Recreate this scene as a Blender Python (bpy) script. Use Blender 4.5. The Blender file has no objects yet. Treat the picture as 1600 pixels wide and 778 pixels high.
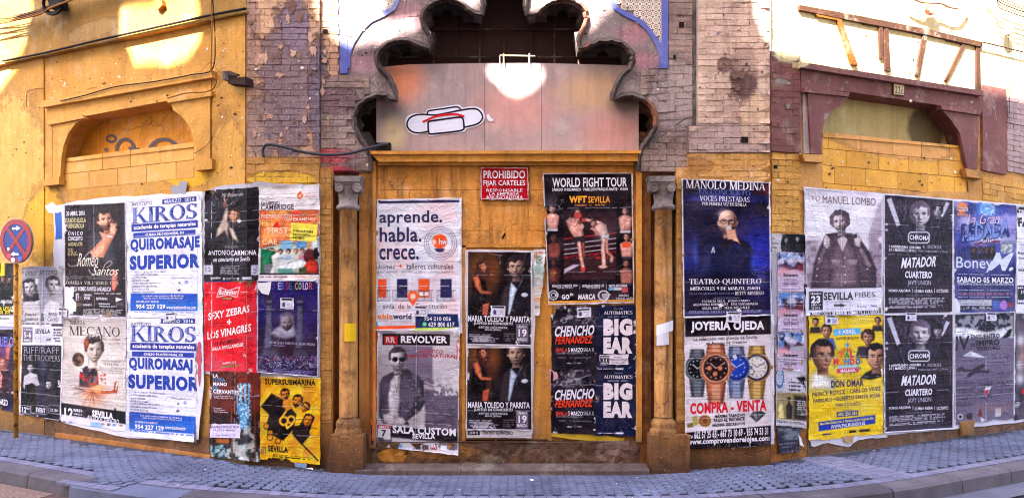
import bpy, math, random
import numpy as np
from mathutils import Vector, geometry
from math import sin, cos, pi, radians, sqrt, atan2
R = random.Random(7)
sc = bpy.context.scene
col = bpy.context.collection

# ---------------------------------------------------------------- camera, sky, sun, exposure
F = 1043.0          # focal length in pixels of the 1600 px wide photograph
EYE = 1.6
HORY = 490.0
cam = bpy.data.cameras.new('camera')
cam.sensor_width = 36.0
cam.lens = F / 1600 * 36.0
cam.shift_y = (HORY - 389.0) / 1600.0
cam.clip_start = 0.05
cam.clip_end = 500
co = bpy.data.objects.new('camera', cam)
co.location = (0, 0, EYE)
co.rotation_euler = (pi / 2, 0, 0)
col.objects.link(co)
sc.camera = co

SUN = Vector((-0.44, -0.62, 0.65)).normalized()      # direction towards the sun
w = bpy.data.worlds.new('World')
sc.world = w
w.use_nodes = True
nt = w.node_tree
bg = nt.nodes['Background']
sk = nt.nodes.new('ShaderNodeTexSky')
sk.sky_type = 'NISHITA'
sk.sun_disc = False
sk.sun_elevation = math.asin(SUN.z)
sk.sun_rotation = atan2(SUN.x, SUN.y)
sk.altitude = 0
sk.air_density = 1.0
sk.dust_density = 3.0
sk.ozone_density = 1.0
nt.links.new(sk.outputs[0], bg.inputs[0])
bg.inputs[1].default_value = 0.10
sl = bpy.data.lights.new('sun', 'SUN')
sl.energy = 5.0
sl.angle = radians(0.35)
sl.color = (1.0, 0.93, 0.82)
so = bpy.data.objects.new('sun', sl)
so.rotation_euler = SUN.to_track_quat('Z', 'Y').to_euler()
col.objects.link(so)
sc.view_settings.view_transform = 'Standard'
sc.view_settings.look = 'None'
sc.view_settings.gamma = 1.0
sc.view_settings.exposure = 4.1
sc.cycles.filter_width = 1.1
sc.cycles.max_bounces = 6
sc.cycles.diffuse_bounces = 4

# ---------------------------------------------------------------- the plan of the facade
XL, XR = 385.0, 1203.0                      # where the two side walls bend away
D0 = 6.81
PL = Vector(((XL - 800) / F * D0, D0))
PR = Vector(((XR - 800) / F * D0, D0))
TL_ = Vector((-800 / F * 8.75, 8.75))
TR_ = Vector((800 / F * 8.75, 8.75))
def _n(a, b):
    d = (b - a).normalized()
    n = Vector((d.y, -d.x))
    return n if n.y < 0 else -n
NLf, NC, NRt = _n(TL_, PL), Vector((0.0, -1.0)), _n(PR, TR_)
def seg(x):
    if x < XL: return NLf, PL
    if x > XR: return NRt, PR
    return NC, PL
def P(x, y, o=0.0):
    """photograph's direction x, y met with the wall plane moved o metres towards the street"""
    n, p0 = seg(x)
    xr = (x - 800) / F
    yr = (HORY - y) / F
    t = (n.dot(p0) + o) / (n.x * xr + n.y)
    return Vector((xr * t, t, EYE + yr * t))
def N3(x):
    n, _ = seg(x)
    return Vector((n.x, n.y, 0))
def Parr(X, Y, O):
    out = np.empty(X.shape + (3,))
    nx = np.where(X < XL, NLf.x, np.where(X > XR, NRt.x, 0.0))
    ny = np.where(X < XL, NLf.y, np.where(X > XR, NRt.y, -1.0))
    c = np.where(X < XL, NLf.dot(PL), np.where(X > XR, NRt.dot(PR), NC.dot(PL)))
    xr = (X - 800) / F
    t = (c + O) / (nx * xr + ny)
    out[..., 0] = xr * t
    out[..., 1] = t
    out[..., 2] = EYE + (HORY - Y) / F * t
    return out
def PX(x):                                   # metres per pixel at that place
    return P(x, 490).y / F

# smooth path along the foot of the wall for pavement, kerb and road
ANG = math.atan2(1.94, 4.0)
def _path():
    ds = 0.02
    pts = {0: (0.0, D0, 0.0)}
    for sg, c in ((1, PR.x), (-1, -PL.x)):
        x, y = 0.0, D0
        for i in range(1, 620):
            s = i * ds
            k = min(1, max(0, (s - (c - 0.75)) / 1.5))
            k = k * k * (3 - 2 * k)
            a = k * ANG
            x += sg * cos(a) * ds
            y += sin(a) * ds
            pts[sg * i] = (x, y, sg * a)
    return pts
PATH = _path()
def ground_z(s):
    k = min(1, max(0, (abs(s) - 1.1) / 2.0))
    return 0.09 * k * k * (3 - 2 * k)
def G(s, t, z=0.0):
    """point at s metres along the wall, t metres out into the street, z above the paving"""
    f = s / 0.02
    i = int(math.floor(f))
    i = max(-618, min(617, i))
    a, b = PATH[i], PATH[i + 1]
    k = f - i
    x, y, an = (a[j] + (b[j] - a[j]) * k for j in range(3))
    return Vector((x + sin(an) * t, y - cos(an) * t, z + ground_z(s)))
def Gang(s):
    i = max(-618, min(618, int(round(s / 0.02))))
    return PATH[i][2]

# ---------------------------------------------------------------- colours and materials
def lin1(v):
    v = v / 255.0
    return v / 12.92 if v <= 0.04045 else ((v + 0.055) / 1.055) ** 2.4
ALB = 0.86
def S(r, g=None, b=None):
    if g is None: r, g, b = r
    return (lin1(r) * ALB, lin1(g) * ALB, lin1(b) * ALB)
def HX(h):
    return (int(h[0:2], 16), int(h[2:4], 16), int(h[4:6], 16))
MATS = {}
class NB:
    def __init__(s, name, rough=0.8, spec=0.15, metal=0.0):
        s.m = bpy.data.materials.new(name)
        s.m.use_nodes = True
        s.nt = s.m.node_tree
        s.b = s.nt.nodes['Principled BSDF']
        s.b.inputs['Roughness'].default_value = rough
        s.b.inputs['Specular IOR Level'].default_value = spec
        s.b.inputs['Metallic'].default_value = metal
        s.pos = s.new('ShaderNodeNewGeometry').outputs['Position']
    def new(s, t, **k):
        n = s.nt.nodes.new(t)
        for a, v in k.items(): setattr(n, a, v)
        return n
    def put(s, sock, v):
        if isinstance(v, bpy.types.NodeSocket): s.nt.links.new(v, sock)
        elif isinstance(v, (tuple, list)) and len(v) == 3 and sock.type == 'RGBA': sock.default_value = (*v, 1)
        else: sock.default_value = v
    def scaled(s, sx, sy, sz, vec=None):
        n = s.new('ShaderNodeVectorMath', operation='MULTIPLY')
        s.put(n.inputs[0], vec or s.pos)
        n.inputs[1].default_value = (sx, sy, sz)
        return n.outputs[0]
    def noise(s, scale, detail=4, rough=0.55, vec=None, dist=0.0):
        n = s.new('ShaderNodeTexNoise')
        s.put(n.inputs['Vector'], vec or s.pos)
        n.inputs['Scale'].default_value = scale
        n.inputs['Detail'].default_value = detail
        n.inputs['Roughness'].default_value = rough
        n.inputs['Distortion'].default_value = dist
        return n.outputs['Fac']
    def voro(s, scale, vec=None, feature='DISTANCE_TO_EDGE', out='Distance'):
        n = s.new('ShaderNodeTexVoronoi', feature=feature)
        s.put(n.inputs['Vector'], vec or s.pos)
        n.inputs['Scale'].default_value = scale
        return n.outputs[out]
    def rng(s, v, a, b, lo=0.0, hi=1.0):
        n = s.new('ShaderNodeMapRange')
        s.put(n.inputs['Value'], v)
        n.inputs['From Min'].default_value = a
        n.inputs['From Max'].default_value = b
        n.inputs['To Min'].default_value = lo
        n.inputs['To Max'].default_value = hi
        return n.outputs['Result']
    def math(s, op, a, b=0.0, c=None):
        n = s.new('ShaderNodeMath', operation=op)
        s.put(n.inputs[0], a)
        s.put(n.inputs[1], b)
        if c is not None: s.put(n.inputs[2], c)
        return n.outputs[0]
    def mix(s, fac, a, b, mode='MIX'):
        n = s.new('ShaderNodeMix', data_type='RGBA', blend_type=mode)
        s.put(n.inputs[0], fac)
        s.put(n.inputs[6], a)
        s.put(n.inputs[7], b)
        return n.outputs[2]
    def blob(s, x, y, rx, ry, warp, edge=0.12, warps=9.0):
        """mask of a stain round the wall place x, y"""
        c = P(x, y)
        u = PX(x)
        sp = s.new('ShaderNodeSeparateXYZ')
        s.put(sp.inputs[0], s.pos)
        dx = s.math('MULTIPLY', s.math('SUBTRACT', sp.outputs[0], c.x), 1 / (rx * u))
        dz = s.math('MULTIPLY', s.math('SUBTRACT', sp.outputs[2], c.z), 1 / (ry * u))
        d = s.math('SQRT', s.math('ADD', s.math('MULTIPLY', dx, dx), s.math('MULTIPLY', dz, dz)))
        d = s.math('ADD', d, s.math('MULTIPLY', s.math('SUBTRACT', s.noise(warps, 5, 0.65), 0.5), warp))
        return s.rng(d, 1 + edge, 1 - edge)
    def finish(s, color, bump=None, bs=0.4, bd=0.01, rough=None):
        s.put(s.b.inputs['Base Color'], color)
        if rough is not None: s.put(s.b.inputs['Roughness'], rough)
        if bump is not None:
            n = s.new('ShaderNodeBump')
            n.inputs['Strength'].default_value = bs
            n.inputs['Distance'].default_value = bd
            s.put(n.inputs['Height'], bump)
            s.nt.links.new(n.outputs[0], s.b.inputs['Normal'])
        return s.m

def wall_mat(name, c1, c2, dirt=(60, 45, 35), dirt_amt=0.5, speck=None, blobs=(), streak=0.35, rough=0.85,
             bs=0.5, crack=True, flake=None, tint=False, flake_amt=0.62, low=None, soft=0.12):
    b = NB(name, rough)
    c = b.mix(b.rng(b.noise(1.7, 5, 0.6), 0.35, 0.65), S(c1), S(c2))
    c = b.mix(b.rng(b.noise(9, 6, 0.7), 0.48, 0.72, 0, 0.38), c, b.mix(0.5, S(c1), S(dirt)))
    c = b.mix(b.rng(b.noise(26, 5, 0.7), 0.52, 0.7, 0, 0.36), c, b.mix(0.6, S(c1), S(dirt)))
    c = b.mix(b.rng(b.noise(2.6, 6, 0.72), 0.46, 0.34, 0, 0.4), c, b.mix(0.35, S(c2), (0.85, 0.75, 0.62)))
    if tint:                                         # each brick or block has a tone of its own
        oi = b.new('ShaderNodeObjectInfo')
        c = b.mix(1.0, c, b.mix(oi.outputs['Random'], (0.84, 0.82, 0.80), (1.10, 1.08, 1.06)), 'MULTIPLY')
    if flake:
        fm = b.rng(b.noise(5.5, 8, 0.68, dist=0.6), flake_amt, flake_amt + 0.025)
        c = b.mix(fm, c, S(flake))
    else: fm = None
    hs = []
    for (x, y, rx, ry, cc, warp, a) in blobs:
        m = b.blob(x, y, rx, ry, warp, soft)
        c = b.mix(b.math('MULTIPLY', m, a), c, S(cc))
        if warp >= .7 and soft < .2:
            rim = b.math('MULTIPLY', b.math('MULTIPLY', m, b.math('SUBTRACT', 1.0, m)), 2.6 * a)
            c = b.mix(rim, c, S(dirt))
        hs.append(b.math('MULTIPLY', m, -0.4 * a))
    sv = b.scaled(7, 7, 0.5)
    c = b.mix(b.math('MULTIPLY', b.rng(b.noise(1.6, 5, 0.7, sv), 0.48, 0.68), streak), c, S(dirt))
    c = b.mix(b.math('MULTIPLY', b.rng(b.noise(3.1, 7, 0.75), 0.50, 0.68), dirt_amt), c, S(dirt))
    if low:                                          # splashed dirt near the pavement
        sp = b.new('ShaderNodeSeparateXYZ'); b.put(sp.inputs[0], b.pos)
        h = b.math('ADD', sp.outputs[2], b.math('MULTIPLY', b.noise(6, 6, 0.7), -0.45))
        c = b.mix(b.rng(h, low[1], -0.15, 0, low[2] if len(low) > 2 else 0.85), c, S(low[0]))
    if speck:
        c = b.mix(b.rng(b.noise(60, 2, 0.6), 0.70, 0.73), c, S(speck))
    h = b.math('ADD', b.noise(38, 6, 0.7), b.math('MULTIPLY', b.noise(7, 5, 0.6), 1.2))
    if crack:
        e = b.voro(2.3, b.mix(0.12, b.pos, b.new('ShaderNodeTexNoise').outputs['Color']))
        cm = b.math('MULTIPLY', b.rng(e, 0.012, 0.0), b.rng(b.noise(1.1), 0.52, 0.6))
        c = b.mix(b.math('MULTIPLY', cm, 0.7), c, S(dirt))
        h = b.math('SUBTRACT', h, cm)
    if fm is not None: h = b.math('ADD', h, b.math('MULTIPLY', fm, -1.0))
    for q in hs: h = b.math('ADD', h, q)
    return b.finish(c, h, bs, 0.022)

_cm = {}
def flat_mat(c, name=None, rough=0.75, bump=True, metal=0.0, spec=0.06, wear=0.0):
    key = (tuple(c), name, rough, metal)
    if key in _cm: return _cm[key]
    b = NB(name or 'paint_%02x%02x%02x' % tuple(int(v) for v in c), rough, spec, metal)
    k = b.mix(b.rng(b.noise(14, 5, 0.7), 0.3, 0.75, 0.0, 0.3), S(c), tuple(v * 0.55 for v in S(c)))
    if wear: k = b.mix(b.rng(b.noise(11, 7, 0.75), 0.62 - wear, 0.66 - wear), k, S(95, 60, 40))
    _cm[key] = b.finish(k, b.noise(30, 5, 0.7), 0.35 if bump else 0.0, 0.006)
    return _cm[key]

# ---------------------------------------------------------------- objects
def link(o, parent=None, label=None, cat=None, group=None, kind=None):
    col.objects.link(o)
    if parent is not None: o.parent = parent
    if label: o['label'] = label
    if cat: o['category'] = cat
    if group: o['group'] = group
    if kind: o['kind'] = kind
    return o
def mesh(name, V, Fc, mat=None, parent=None, smooth=False, **k):
    me = bpy.data.meshes.new(name)
    me.from_pydata([tuple(v) for v in V], [], Fc)
    if mat is not None: me.materials.append(mat)
    if smooth: me.shade_smooth()
    me.update()
    return link(bpy.data.objects.new(name, me), parent, **k)
def empty(name, loc=(0, 0, 0), **k):
    # a thing's Empty; parts keep world coordinates through the parent inverse
    o = bpy.data.objects.new(name, None)
    o.location = loc
    o.empty_display_size = 0.1
    link(o, **k)
    return o
def adopt(o, parent):
    o.parent = parent
    o.matrix_parent_inverse = __import__('mathutils').Matrix.Translation(-parent.location)
class MB:
    """collects faces that will be one mesh"""
    def __init__(s): s.v, s.f = [], []
    def add(s, V, Fc):
        n = len(s.v)
        s.v += [Vector(v) for v in V]
        s.f += [tuple(i + n for i in f) for f in Fc]
    def build(s, name, mat, parent=None, **k):
        return mesh(name, s.v, s.f, mat, parent, **k)
def inside(pt, poly):
    x, y = pt
    r = False
    j = len(poly) - 1
    for i in range(len(poly)):
        xi, yi = poly[i]; xj, yj = poly[j]
        if (yi > y) != (yj > y) and x < (xj - xi) * (y - yi) / (yj - yi) + xi: r = not r
        j = i
    return r
def slab_vf(outline, o, depth, holes=(), step=None, bulge=None, back=False):
    """a plate on the wall: outline in photograph pixels, front o metres out, depth metres thick"""
    loops = [list(outline)] + [list(h) for h in holes]
    pts, edges = [], []
    for L in loops:
        b = len(pts)
        pts += L
        edges += [(b + i, b + (i + 1) % len(L)) for i in range(len(L))]
    nb = len(pts)
    if len(pts) == 4 and not step:
        V2, tris = pts, [(0, 1, 2, 3)]
        V = [P(x, y, o) for x, y in V2]
    else:
        allp = list(pts)
        if step:
            xs = [p[0] for p in outline]; ys = [p[1] for p in outline]
            x = min(xs) + step * 0.5
            while x < max(xs):
                y = min(ys) + step * 0.5
                while y < max(ys):
                    q = (x + R.uniform(-.2, .2) * step, y + R.uniform(-.2, .2) * step)
                    if inside(q, outline) and not any(inside(q, h) for h in holes): allp.append(q)
                    y += step
                x += step
        r = geometry.delaunay_2d_cdt([Vector(p) for p in allp], edges, [], 0, 1e-4)
        V2, tris = [(v.x, v.y) for v in r[0]], []
        for t in r[2]:
            cx = sum(V2[i][0] for i in t) / len(t); cy = sum(V2[i][1] for i in t) / len(t)
            if inside((cx, cy), outline) and not any(inside((cx, cy), h) for h in holes): tris.append(tuple(t))
        V = [P(x, y, o + (bulge(x, y) if bulge else 0)) for x, y in V2]
    Fc = []
    for t in tris:                                    # face the street
        a, b_, c = V[t[0]], V[t[1]], V[t[2]]
        n = (b_ - a).cross(c - a)
        Fc.append(t if n.dot(a - Vector((0, 0, EYE))) < 0 else tuple(reversed(t)))
    if depth:
        for L in loops:
            b = len(V)
            for x, y in L:
                p = P(x, y, o + (bulge(x, y) if bulge else 0))
                V.append(p); V.append(p - N3(x) * depth)
            m = len(L)
            for i in range(m):
                j = (i + 1) % m
                Fc.append((b + 2 * i, b + 2 * j, b + 2 * j + 1, b + 2 * i + 1))
    return V, Fc
def slab(name, outline, o, depth, mat, parent=None, holes=(), step=None, bulge=None, smooth=False, **k):
    V, Fc = slab_vf(outline, o, depth, holes, step, bulge)
    return mesh(name, V, Fc, mat, parent, smooth, **k)
def rect(x0, y0, x1, y1):
    return [(x0, y0), (x1, y0), (x1, y1), (x0, y1)]
def band(p, q, h0, h1=None):                          # a strip whose top edge runs p -> q
    h1 = h0 if h1 is None else h1
    return [p, q, (q[0], q[1] + h1), (p[0], p[1] + h0)]
def tube_vf(pts, r, n=8, cap=True):
    V, Fc = [], []
    m = len(pts)
    for i, p in enumerate(pts):
        a = pts[max(0, i - 1)]; b = pts[min(m - 1, i + 1)]
        d = (Vector(b) - Vector(a)).normalized()
        u = d.cross(Vector((0, 0, 1)))
        if u.length < 0.05: u = d.cross(Vector((0, 1, 0)))
        u.normalize(); v = d.cross(u)
        rr = r[i] if isinstance(r, (list, tuple)) else r
        for k in range(n):
            a_ = 2 * pi * k / n
            V.append(Vector(p) + (u * cos(a_) + v * sin(a_)) * rr)
    for i in range(m - 1):
        for k in range(n):
            a_, b_ = i * n + k, i * n + (k + 1) % n
            Fc.append((a_, b_, b_ + n, a_ + n))
    if cap:
        Fc.append(tuple(range(n - 1, -1, -1)))
        Fc.append(tuple((m - 1) * n + k for k in range(n)))
    return V, Fc
def tube(name, pts, r, mat, parent=None, n=8, **k):
    V, Fc = tube_vf(pts, r, n)
    return mesh(name, V, Fc, mat, parent, smooth=True, **k)
def smooth_line(pts, n=6):
    out = []
    m = len(pts)
    for i in range(m - 1):
        p0, p1, p2, p3 = (Vector(pts[max(0, i - 1)]), Vector(pts[i]), Vector(pts[i + 1]), Vector(pts[min(m - 1, i + 2)]))
        for k in range(n):
            t = k / n
            out.append(0.5 * ((2 * p1) + (p2 - p0) * t + (2 * p0 - 5 * p1 + 4 * p2 - p3) * t * t + (3 * p1 - p0 - 3 * p2 + p3) * t ** 3))
    out.append(Vector(pts[-1]))
    return out
def lathe(name, cx, prof, o, mat, parent=None, n=24, **k):
    """turned piece: prof = (y px, radius px) at wall place cx, axis o metres out"""
    V, Fc = [], []
    u = PX(cx)
    for y, r in prof:
        c = P(cx, y, o)
        for i in range(n):
            a = 2 * pi * i / n
            V.append(c + Vector((cos(a), sin(a), 0)) * r * u)
    m = len(prof)
    for j in range(m - 1):
        for i in range(n):
            a, b = j * n + i, j * n + (i + 1) % n
            Fc.append((a, b, b + n, a + n))
    Fc.append(tuple(range(n))); Fc.append(tuple((m - 1) * n + i for i in range(n - 1, -1, -1)))
    return mesh(name, V, Fc, mat, parent, smooth=True, **k)
# ---------------------------------------------------------------- wall materials
YEL = (206, 150, 72); YEL2 = (192, 132, 54); OCH = (232, 158, 80); OCH2 = (212, 134, 58)
M_left = wall_mat('yellow_plaster', YEL, YEL2, (120, 84, 50), 0.35, speck=(250, 235, 215), streak=0.3,
                  low=((88, 62, 44), 0.55),
                  blobs=[(20, 330, 90, 190, (232, 180, 96), 0.8, 0.6), (45, 560, 40, 110, (205, 145, 70), .8, .6),
                         (300, 268, 60, 26, (232, 170, 30), .9, .9), (180, 268, 80, 22, (235, 178, 60), .9, .7),
                         (70, 350, 50, 60, (225, 165, 40), .9, .8),
                         (355, 300, 40, 120, (205, 150, 70), .9, .6)])
M_left_up = wall_mat('dark_ochre_plaster', (160, 116, 50), (146, 104, 42), (96, 74, 48), 0.3, streak=0.35,
                     blobs=[(150, 50, 60, 14, (165, 130, 90), .9, .5)])  # darker ochre holds the upper wall's shading, along with its grime
M_leftm = wall_mat('yellow_moulding_plaster', (216, 156, 76), (204, 142, 62), (115, 76, 42), 0.4, speck=(250, 235, 215), streak=0.2, crack=False)
M_block = wall_mat('painted_block', (226, 164, 88), (218, 154, 76), (160, 110, 60), 0.3, tint=True, streak=0.1, crack=False)
M_blockr = wall_mat('yellow_block', (242, 176, 74), (234, 164, 62), (150, 100, 60), 0.35, tint=True, streak=0.15, crack=False, speck=(240, 205, 170),
                    blobs=[(1400, 226, 130, 20, (226, 160, 96), .7, .85)])
M_niche = wall_mat('orange_niche_plaster', (222, 146, 42), (208, 130, 36), (120, 70, 30), 0.4)
M_nicher = wall_mat('beige_niche_board', (196, 172, 116), (186, 160, 104), (120, 100, 60), 0.2, crack=False,
                    blobs=[(1462, 200, 40, 40, (60, 45, 40), .5, .8)])
M_maroon = wall_mat('maroon_paint', (138, 88, 82), (120, 72, 70), (76, 44, 42), 0.3, speck=(190, 160, 150), streak=0.2, crack=False,
                    flake=(150, 130, 124), flake_amt=0.61,
                    blobs=[(1235, 92, 34, 18, (215, 195, 150), .9, .9), (1300, 104, 40, 8, (225, 205, 160), .9, .7)])
M_rightup = wall_mat('cream_yellow_plaster', (236, 210, 160), (226, 190, 120), (150, 110, 60), 0.25)
M_right = wall_mat('faded_yellow_plaster', (224, 162, 92), (208, 146, 76), (110, 72, 46), 0.65, speck=(225, 200, 170), streak=0.3,
                   low=((92, 62, 44), 0.5),
                   blobs=[(1228, 262, 26, 22, (196, 132, 80), .8, .8), (1228, 330, 22, 40, (205, 140, 70), .8, .7)])
M_cent = wall_mat('weathered_ochre_plaster', OCH, OCH2, (90, 54, 30), 0.6, streak=0.65, speck=(210, 175, 130), low=((64, 42, 34), 0.7, .95))
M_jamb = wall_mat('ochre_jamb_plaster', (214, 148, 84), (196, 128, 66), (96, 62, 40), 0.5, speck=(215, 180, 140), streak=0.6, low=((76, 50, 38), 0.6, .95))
M_jambd = wall_mat('brown_ochre_jamb', (136, 82, 42), (112, 64, 32), (44, 26, 20), 0.7, streak=0.7)  # brown darkened to carry the shading of the door recess
M_frame = wall_mat('ochre_door_frame_paint', (222, 152, 70), (198, 126, 50), (90, 58, 32), 0.45, streak=0.3, crack=False, speck=(232, 205, 160), low=((84, 60, 46), 0.35))
PINKB = (206, 160, 150); GREYV = (140, 118, 132); CREAMB = (214, 180, 158)
pier_blobs = [(455, 130, 42, 112, (132, 108, 116), 1.3, .95), (464, 44, 22, 46, (140, 116, 132), 1.3, .95),
              (415, 200, 26, 50, (140, 116, 120), 1.2, .7), (500, 150, 14, 90, (112, 96, 114), .7, .9),
              (398, 60, 12, 60, (150, 112, 108), 1.1, .6)]
M_brickL = wall_mat('peeling_painted_brick', (218, 172, 140), (196, 148, 124), (104, 74, 66), 0.5, tint=True, speck=(235, 215, 205),
                    crack=False, flake=(126, 84, 72), flake_amt=0.68, blobs=pier_blobs, streak=.2, bs=0.8)
M_brickR = wall_mat('pale_pink_brick', (222, 190, 172), (198, 164, 150), (104, 78, 74), 0.45, tint=True, speck=(240, 225, 215), crack=False, streak=.3,
                    blobs=[(1158, 118, 20, 42, (84, 52, 56), 1.3, .9), (1130, 106, 12, 12, (110, 74, 72), 1.3, .9),
                           (1140, 222, 70, 26, (156, 130, 136), .8, .6), (1170, 60, 40, 60, (226, 186, 168), .8, .5),
                           (1180, 190, 30, 40, (226, 184, 150), .8, .5)], bs=0.7)
arch_blobs = [(520, 245, 40, 12, (196, 74, 84), .7, .85), (525, 276, 34, 16, (206, 58, 78), .5, .9), (560, 200, 40, 60, (150, 130, 136), .8, .5),
              (525, 160, 36, 22, (118, 88, 98), .8, .8), (640, 25, 30, 22, (186, 130, 140), 1.3, .6),
              (570, 100, 34, 14, (168, 124, 134), .7, .8), (990, 50, 26, 20, (180, 116, 128), 1.4, .7),
              (1012, 97, 26, 13, (184, 120, 132), 1.4, .7), (960, 28, 30, 20, (134, 118, 118), .9, .7), (1055, 150, 40, 60, (178, 156, 158), .8, .6)]
M_arch = wall_mat('sooty_arch_stucco', (150, 128, 128), (122, 102, 108), (62, 48, 52), 0.75, speck=(225, 210, 205), streak=0.4, blobs=arch_blobs, bs=0.8, soft=.35)
M_archb = wall_mat('sooty_arch_brick', (170, 142, 132), (140, 114, 110), (74, 56, 58), 0.65, tint=True, speck=(225, 210, 205), crack=False, streak=0.4, blobs=arch_blobs, bs=0.8)
M_soot = wall_mat('soot_black_stone', (112, 98, 94), (74, 62, 60), (26, 20, 20), 0.7, speck=(150, 130, 110), streak=.3, blobs=[(1000, 175, 30, 40, (130, 78, 50), 1.2, .6)], bs=0.9)
M_mortar = wall_mat('grey_mortar', (132, 110, 108), (112, 92, 94), (60, 48, 48), 0.5, crack=False)
M_mortary = wall_mat('ochre_joint', (188, 128, 56), (170, 112, 48), (90, 60, 36), 0.5, crack=False)
M_brickY = wall_mat('ochre_painted_brick', (216, 160, 92), (200, 142, 76), (112, 74, 46), 0.45, tint=True, speck=(230, 195, 150), crack=False, streak=.3, bs=0.8,
                    blobs=[(1085, 262, 24, 14, (170, 110, 60), 1, .6), (440, 282, 60, 12, (240, 186, 50), .8, .7)])
M_board = wall_mat('rusty_pink_board', (178, 150, 150), (162, 138, 142), (120, 92, 92), 0.25, crack=False, streak=0.25, rough=0.6, bs=0.15,
                   soft=.5, blobs=[(622, 122, 34, 34, (232, 140, 104), .5, .9), (805, 165, 60, 34, (226, 152, 140), .5, .6), (935, 140, 60, 30, (206, 160, 122), .6, .8),
                          (960, 200, 50, 30, (206, 140, 132), .7, .7), (604, 170, 22, 18, (92, 82, 88), .3, .8), (980, 158, 24, 16, (96, 82, 80), .4, .8),
                          (612, 205, 18, 24, (206, 182, 140), .4, .8), (560, 106, 60, 8, (110, 90, 84), .3, .6)])
M_dark = flat_mat((34, 24, 24), 'dark_interior', 0.95)
M_rust = wall_mat('rusty_iron', (82, 54, 48), (62, 42, 40), (36, 24, 22), 0.5, crack=False)
M_stone = wall_mat('grey_carved_stone', (166, 150, 148), (128, 112, 112), (44, 32, 32), 0.95, speck=(215, 205, 200), crack=False, streak=.3, bs=0.7)
M_blue = wall_mat('blue_glazed_border', (98, 104, 176), (84, 92, 162), (60, 60, 110), 0.3, rough=0.35, crack=False, streak=.1, bs=0.2)
M_shaft = wall_mat('ochre_column_paint', (216, 156, 92), (186, 124, 66), (74, 44, 32), 0.8, speck=(235, 215, 190), streak=0.8, crack=True,
                   low=((84, 54, 40), 0.7, .9))
M_plinth = wall_mat('brown_base_render', (140, 98, 66), (112, 76, 52), (60, 42, 36), 0.6, speck=(170, 140, 115), streak=.3, bs=1.0)
M_step = wall_mat('worn_threshold_stone', (122, 100, 94), (92, 76, 74), (52, 40, 38), 0.8, speck=(200, 190, 190), crack=False, bs=0.7)
M_shadow_band = wall_mat('brown_painted_band', (74, 44, 26), (58, 34, 24), (36, 22, 18), 0.4, crack=False)  # dark brown stands in for shadow cast on the sunlit wall

def T_bricks(root, mb_name, x0, x1, y0, y1, bw, bh, o, mat, skip=None, lean=0.0, jit=1.2):
    """courses of brick: y(x) = y + lean*(x-x0); each brick its own part"""
    n = 0
    row = 0
    y = y0
    while y < y1 - 2:
        h = min(bh, y1 - y)
        x = x0 - (bw * 0.5 if row % 2 else 0)
        while x < x1 - 1:
            a, b = max(x0, x), min(x1, x + bw)
            x += bw
            if b - a < 4: continue
            g = 0.34
            q = [(a + g, y + g + lean * (a - x0)), (b - g, y + g + lean * (b - x0)), (b - g, y + h - g + lean * (b - x0)), (a + g, y + h - g + lean * (a - x0))]
            if skip and skip(q): continue
            q = [(px + R.uniform(-.7, .7), py + R.uniform(-.5, .5)) for px, py in q]
            slab('brick', q, o + R.uniform(-.004, .004) * jit, 0.05, mat, root)
            n += 1
        y += bh
        row += 1
    return n

# ================================================================ LEFT BUILDING
left = empty('building', P(190, 700), label='yellow plastered building with a spray painted niche behind the no stopping sign', cat='building')
def sub(o): return o
LB = -60                                       # the walls go on above the picture
nicheL = [(96, 247), (99, 228), (107, 208), (118, 193), (131, 184), (265, 158), (270, 170), (284, 182), (297, 200), (303, 223), (304, 278), (90, 298)]
wallL = [(-260, LB), (383, LB), (383, 740), (-260, 740)]
foot = lambda x: 490 + (245 - 9) / (P(x, 490).y / D0) + 6
slab('wall', [(-260, 40 - LB * 0), (383, -40), (383, 760), (-260, 760)][:0] or [(-260, 155), (0, 97), (70, 82), (380, 16), (383, 760), (-260, 760)], 0.0, 0.0, M_left, left, holes=[nicheL], step=26)
slab('upper_wall', [(-260, -300), (384, -300), (384, 15), (70, 81), (-260, 154)], 0.05, 0.06, M_left_up, left, step=30)
# niche: reveal, back, painted letters
V, Fc = slab_vf(nicheL[:10] + [(303, 230), (96, 254)], 0.0, 0.2)
mesh('niche_reveal', V, [f for f in Fc if len(f) == 4], M_leftm, left)
slab('niche_back', [(60, 150), (330, 120), (340, 300), (60, 320)], -0.2, 0.0, M_niche, left, step=20)
mg = flat_mat((96, 82, 84), 'grey_spray_paint', .8)
def stroke_vf(pts, wd, o, closed=False):
    V, Fc = [], []
    m = len(pts)
    for i, (x, y) in enumerate(pts):
        a = pts[(i - 1) % m] if closed or i else pts[i]; b = pts[(i + 1) % m] if closed or i < m - 1 else pts[i]
        dx, dy = b[0] - a[0], b[1] - a[1]
        L = math.hypot(dx, dy) or 1
        nx, ny = -dy / L * wd / 2, dx / L * wd / 2
        V += [P(x + nx, y + ny, o), P(x - nx, y - ny, o)]
    for i in range(m if closed else m - 1):
        j = (i + 1) % m
        Fc.append((2 * i, 2 * i + 1, 2 * j + 1, 2 * j))
    return V, Fc
def arcp(cx, cy, rx, ry, a0, a1, n=14):
    return [(cx + rx * cos(radians(a0 + (a1 - a0) * i / n)), cy + ry * sin(radians(a0 + (a1 - a0) * i / n))) for i in range(n + 1)]
gr = MB()
gr.add(*stroke_vf(arcp(174, 217, 7, 5, 0, 360)[:-1], 4, -0.195, True))
for pts in ([(164, 232), (168, 236)], arcp(196, 236, 14, 18, -180, 20), arcp(256, 240, 24, 22, -195, -10), arcp(212, 226, 12, 8, 60, 150), [(222, 246), (236, 238), (246, 228)]):
    gr.add(*stroke_vf(pts, 5.5, -0.194 + len(gr.v) * 1e-5))
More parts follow.
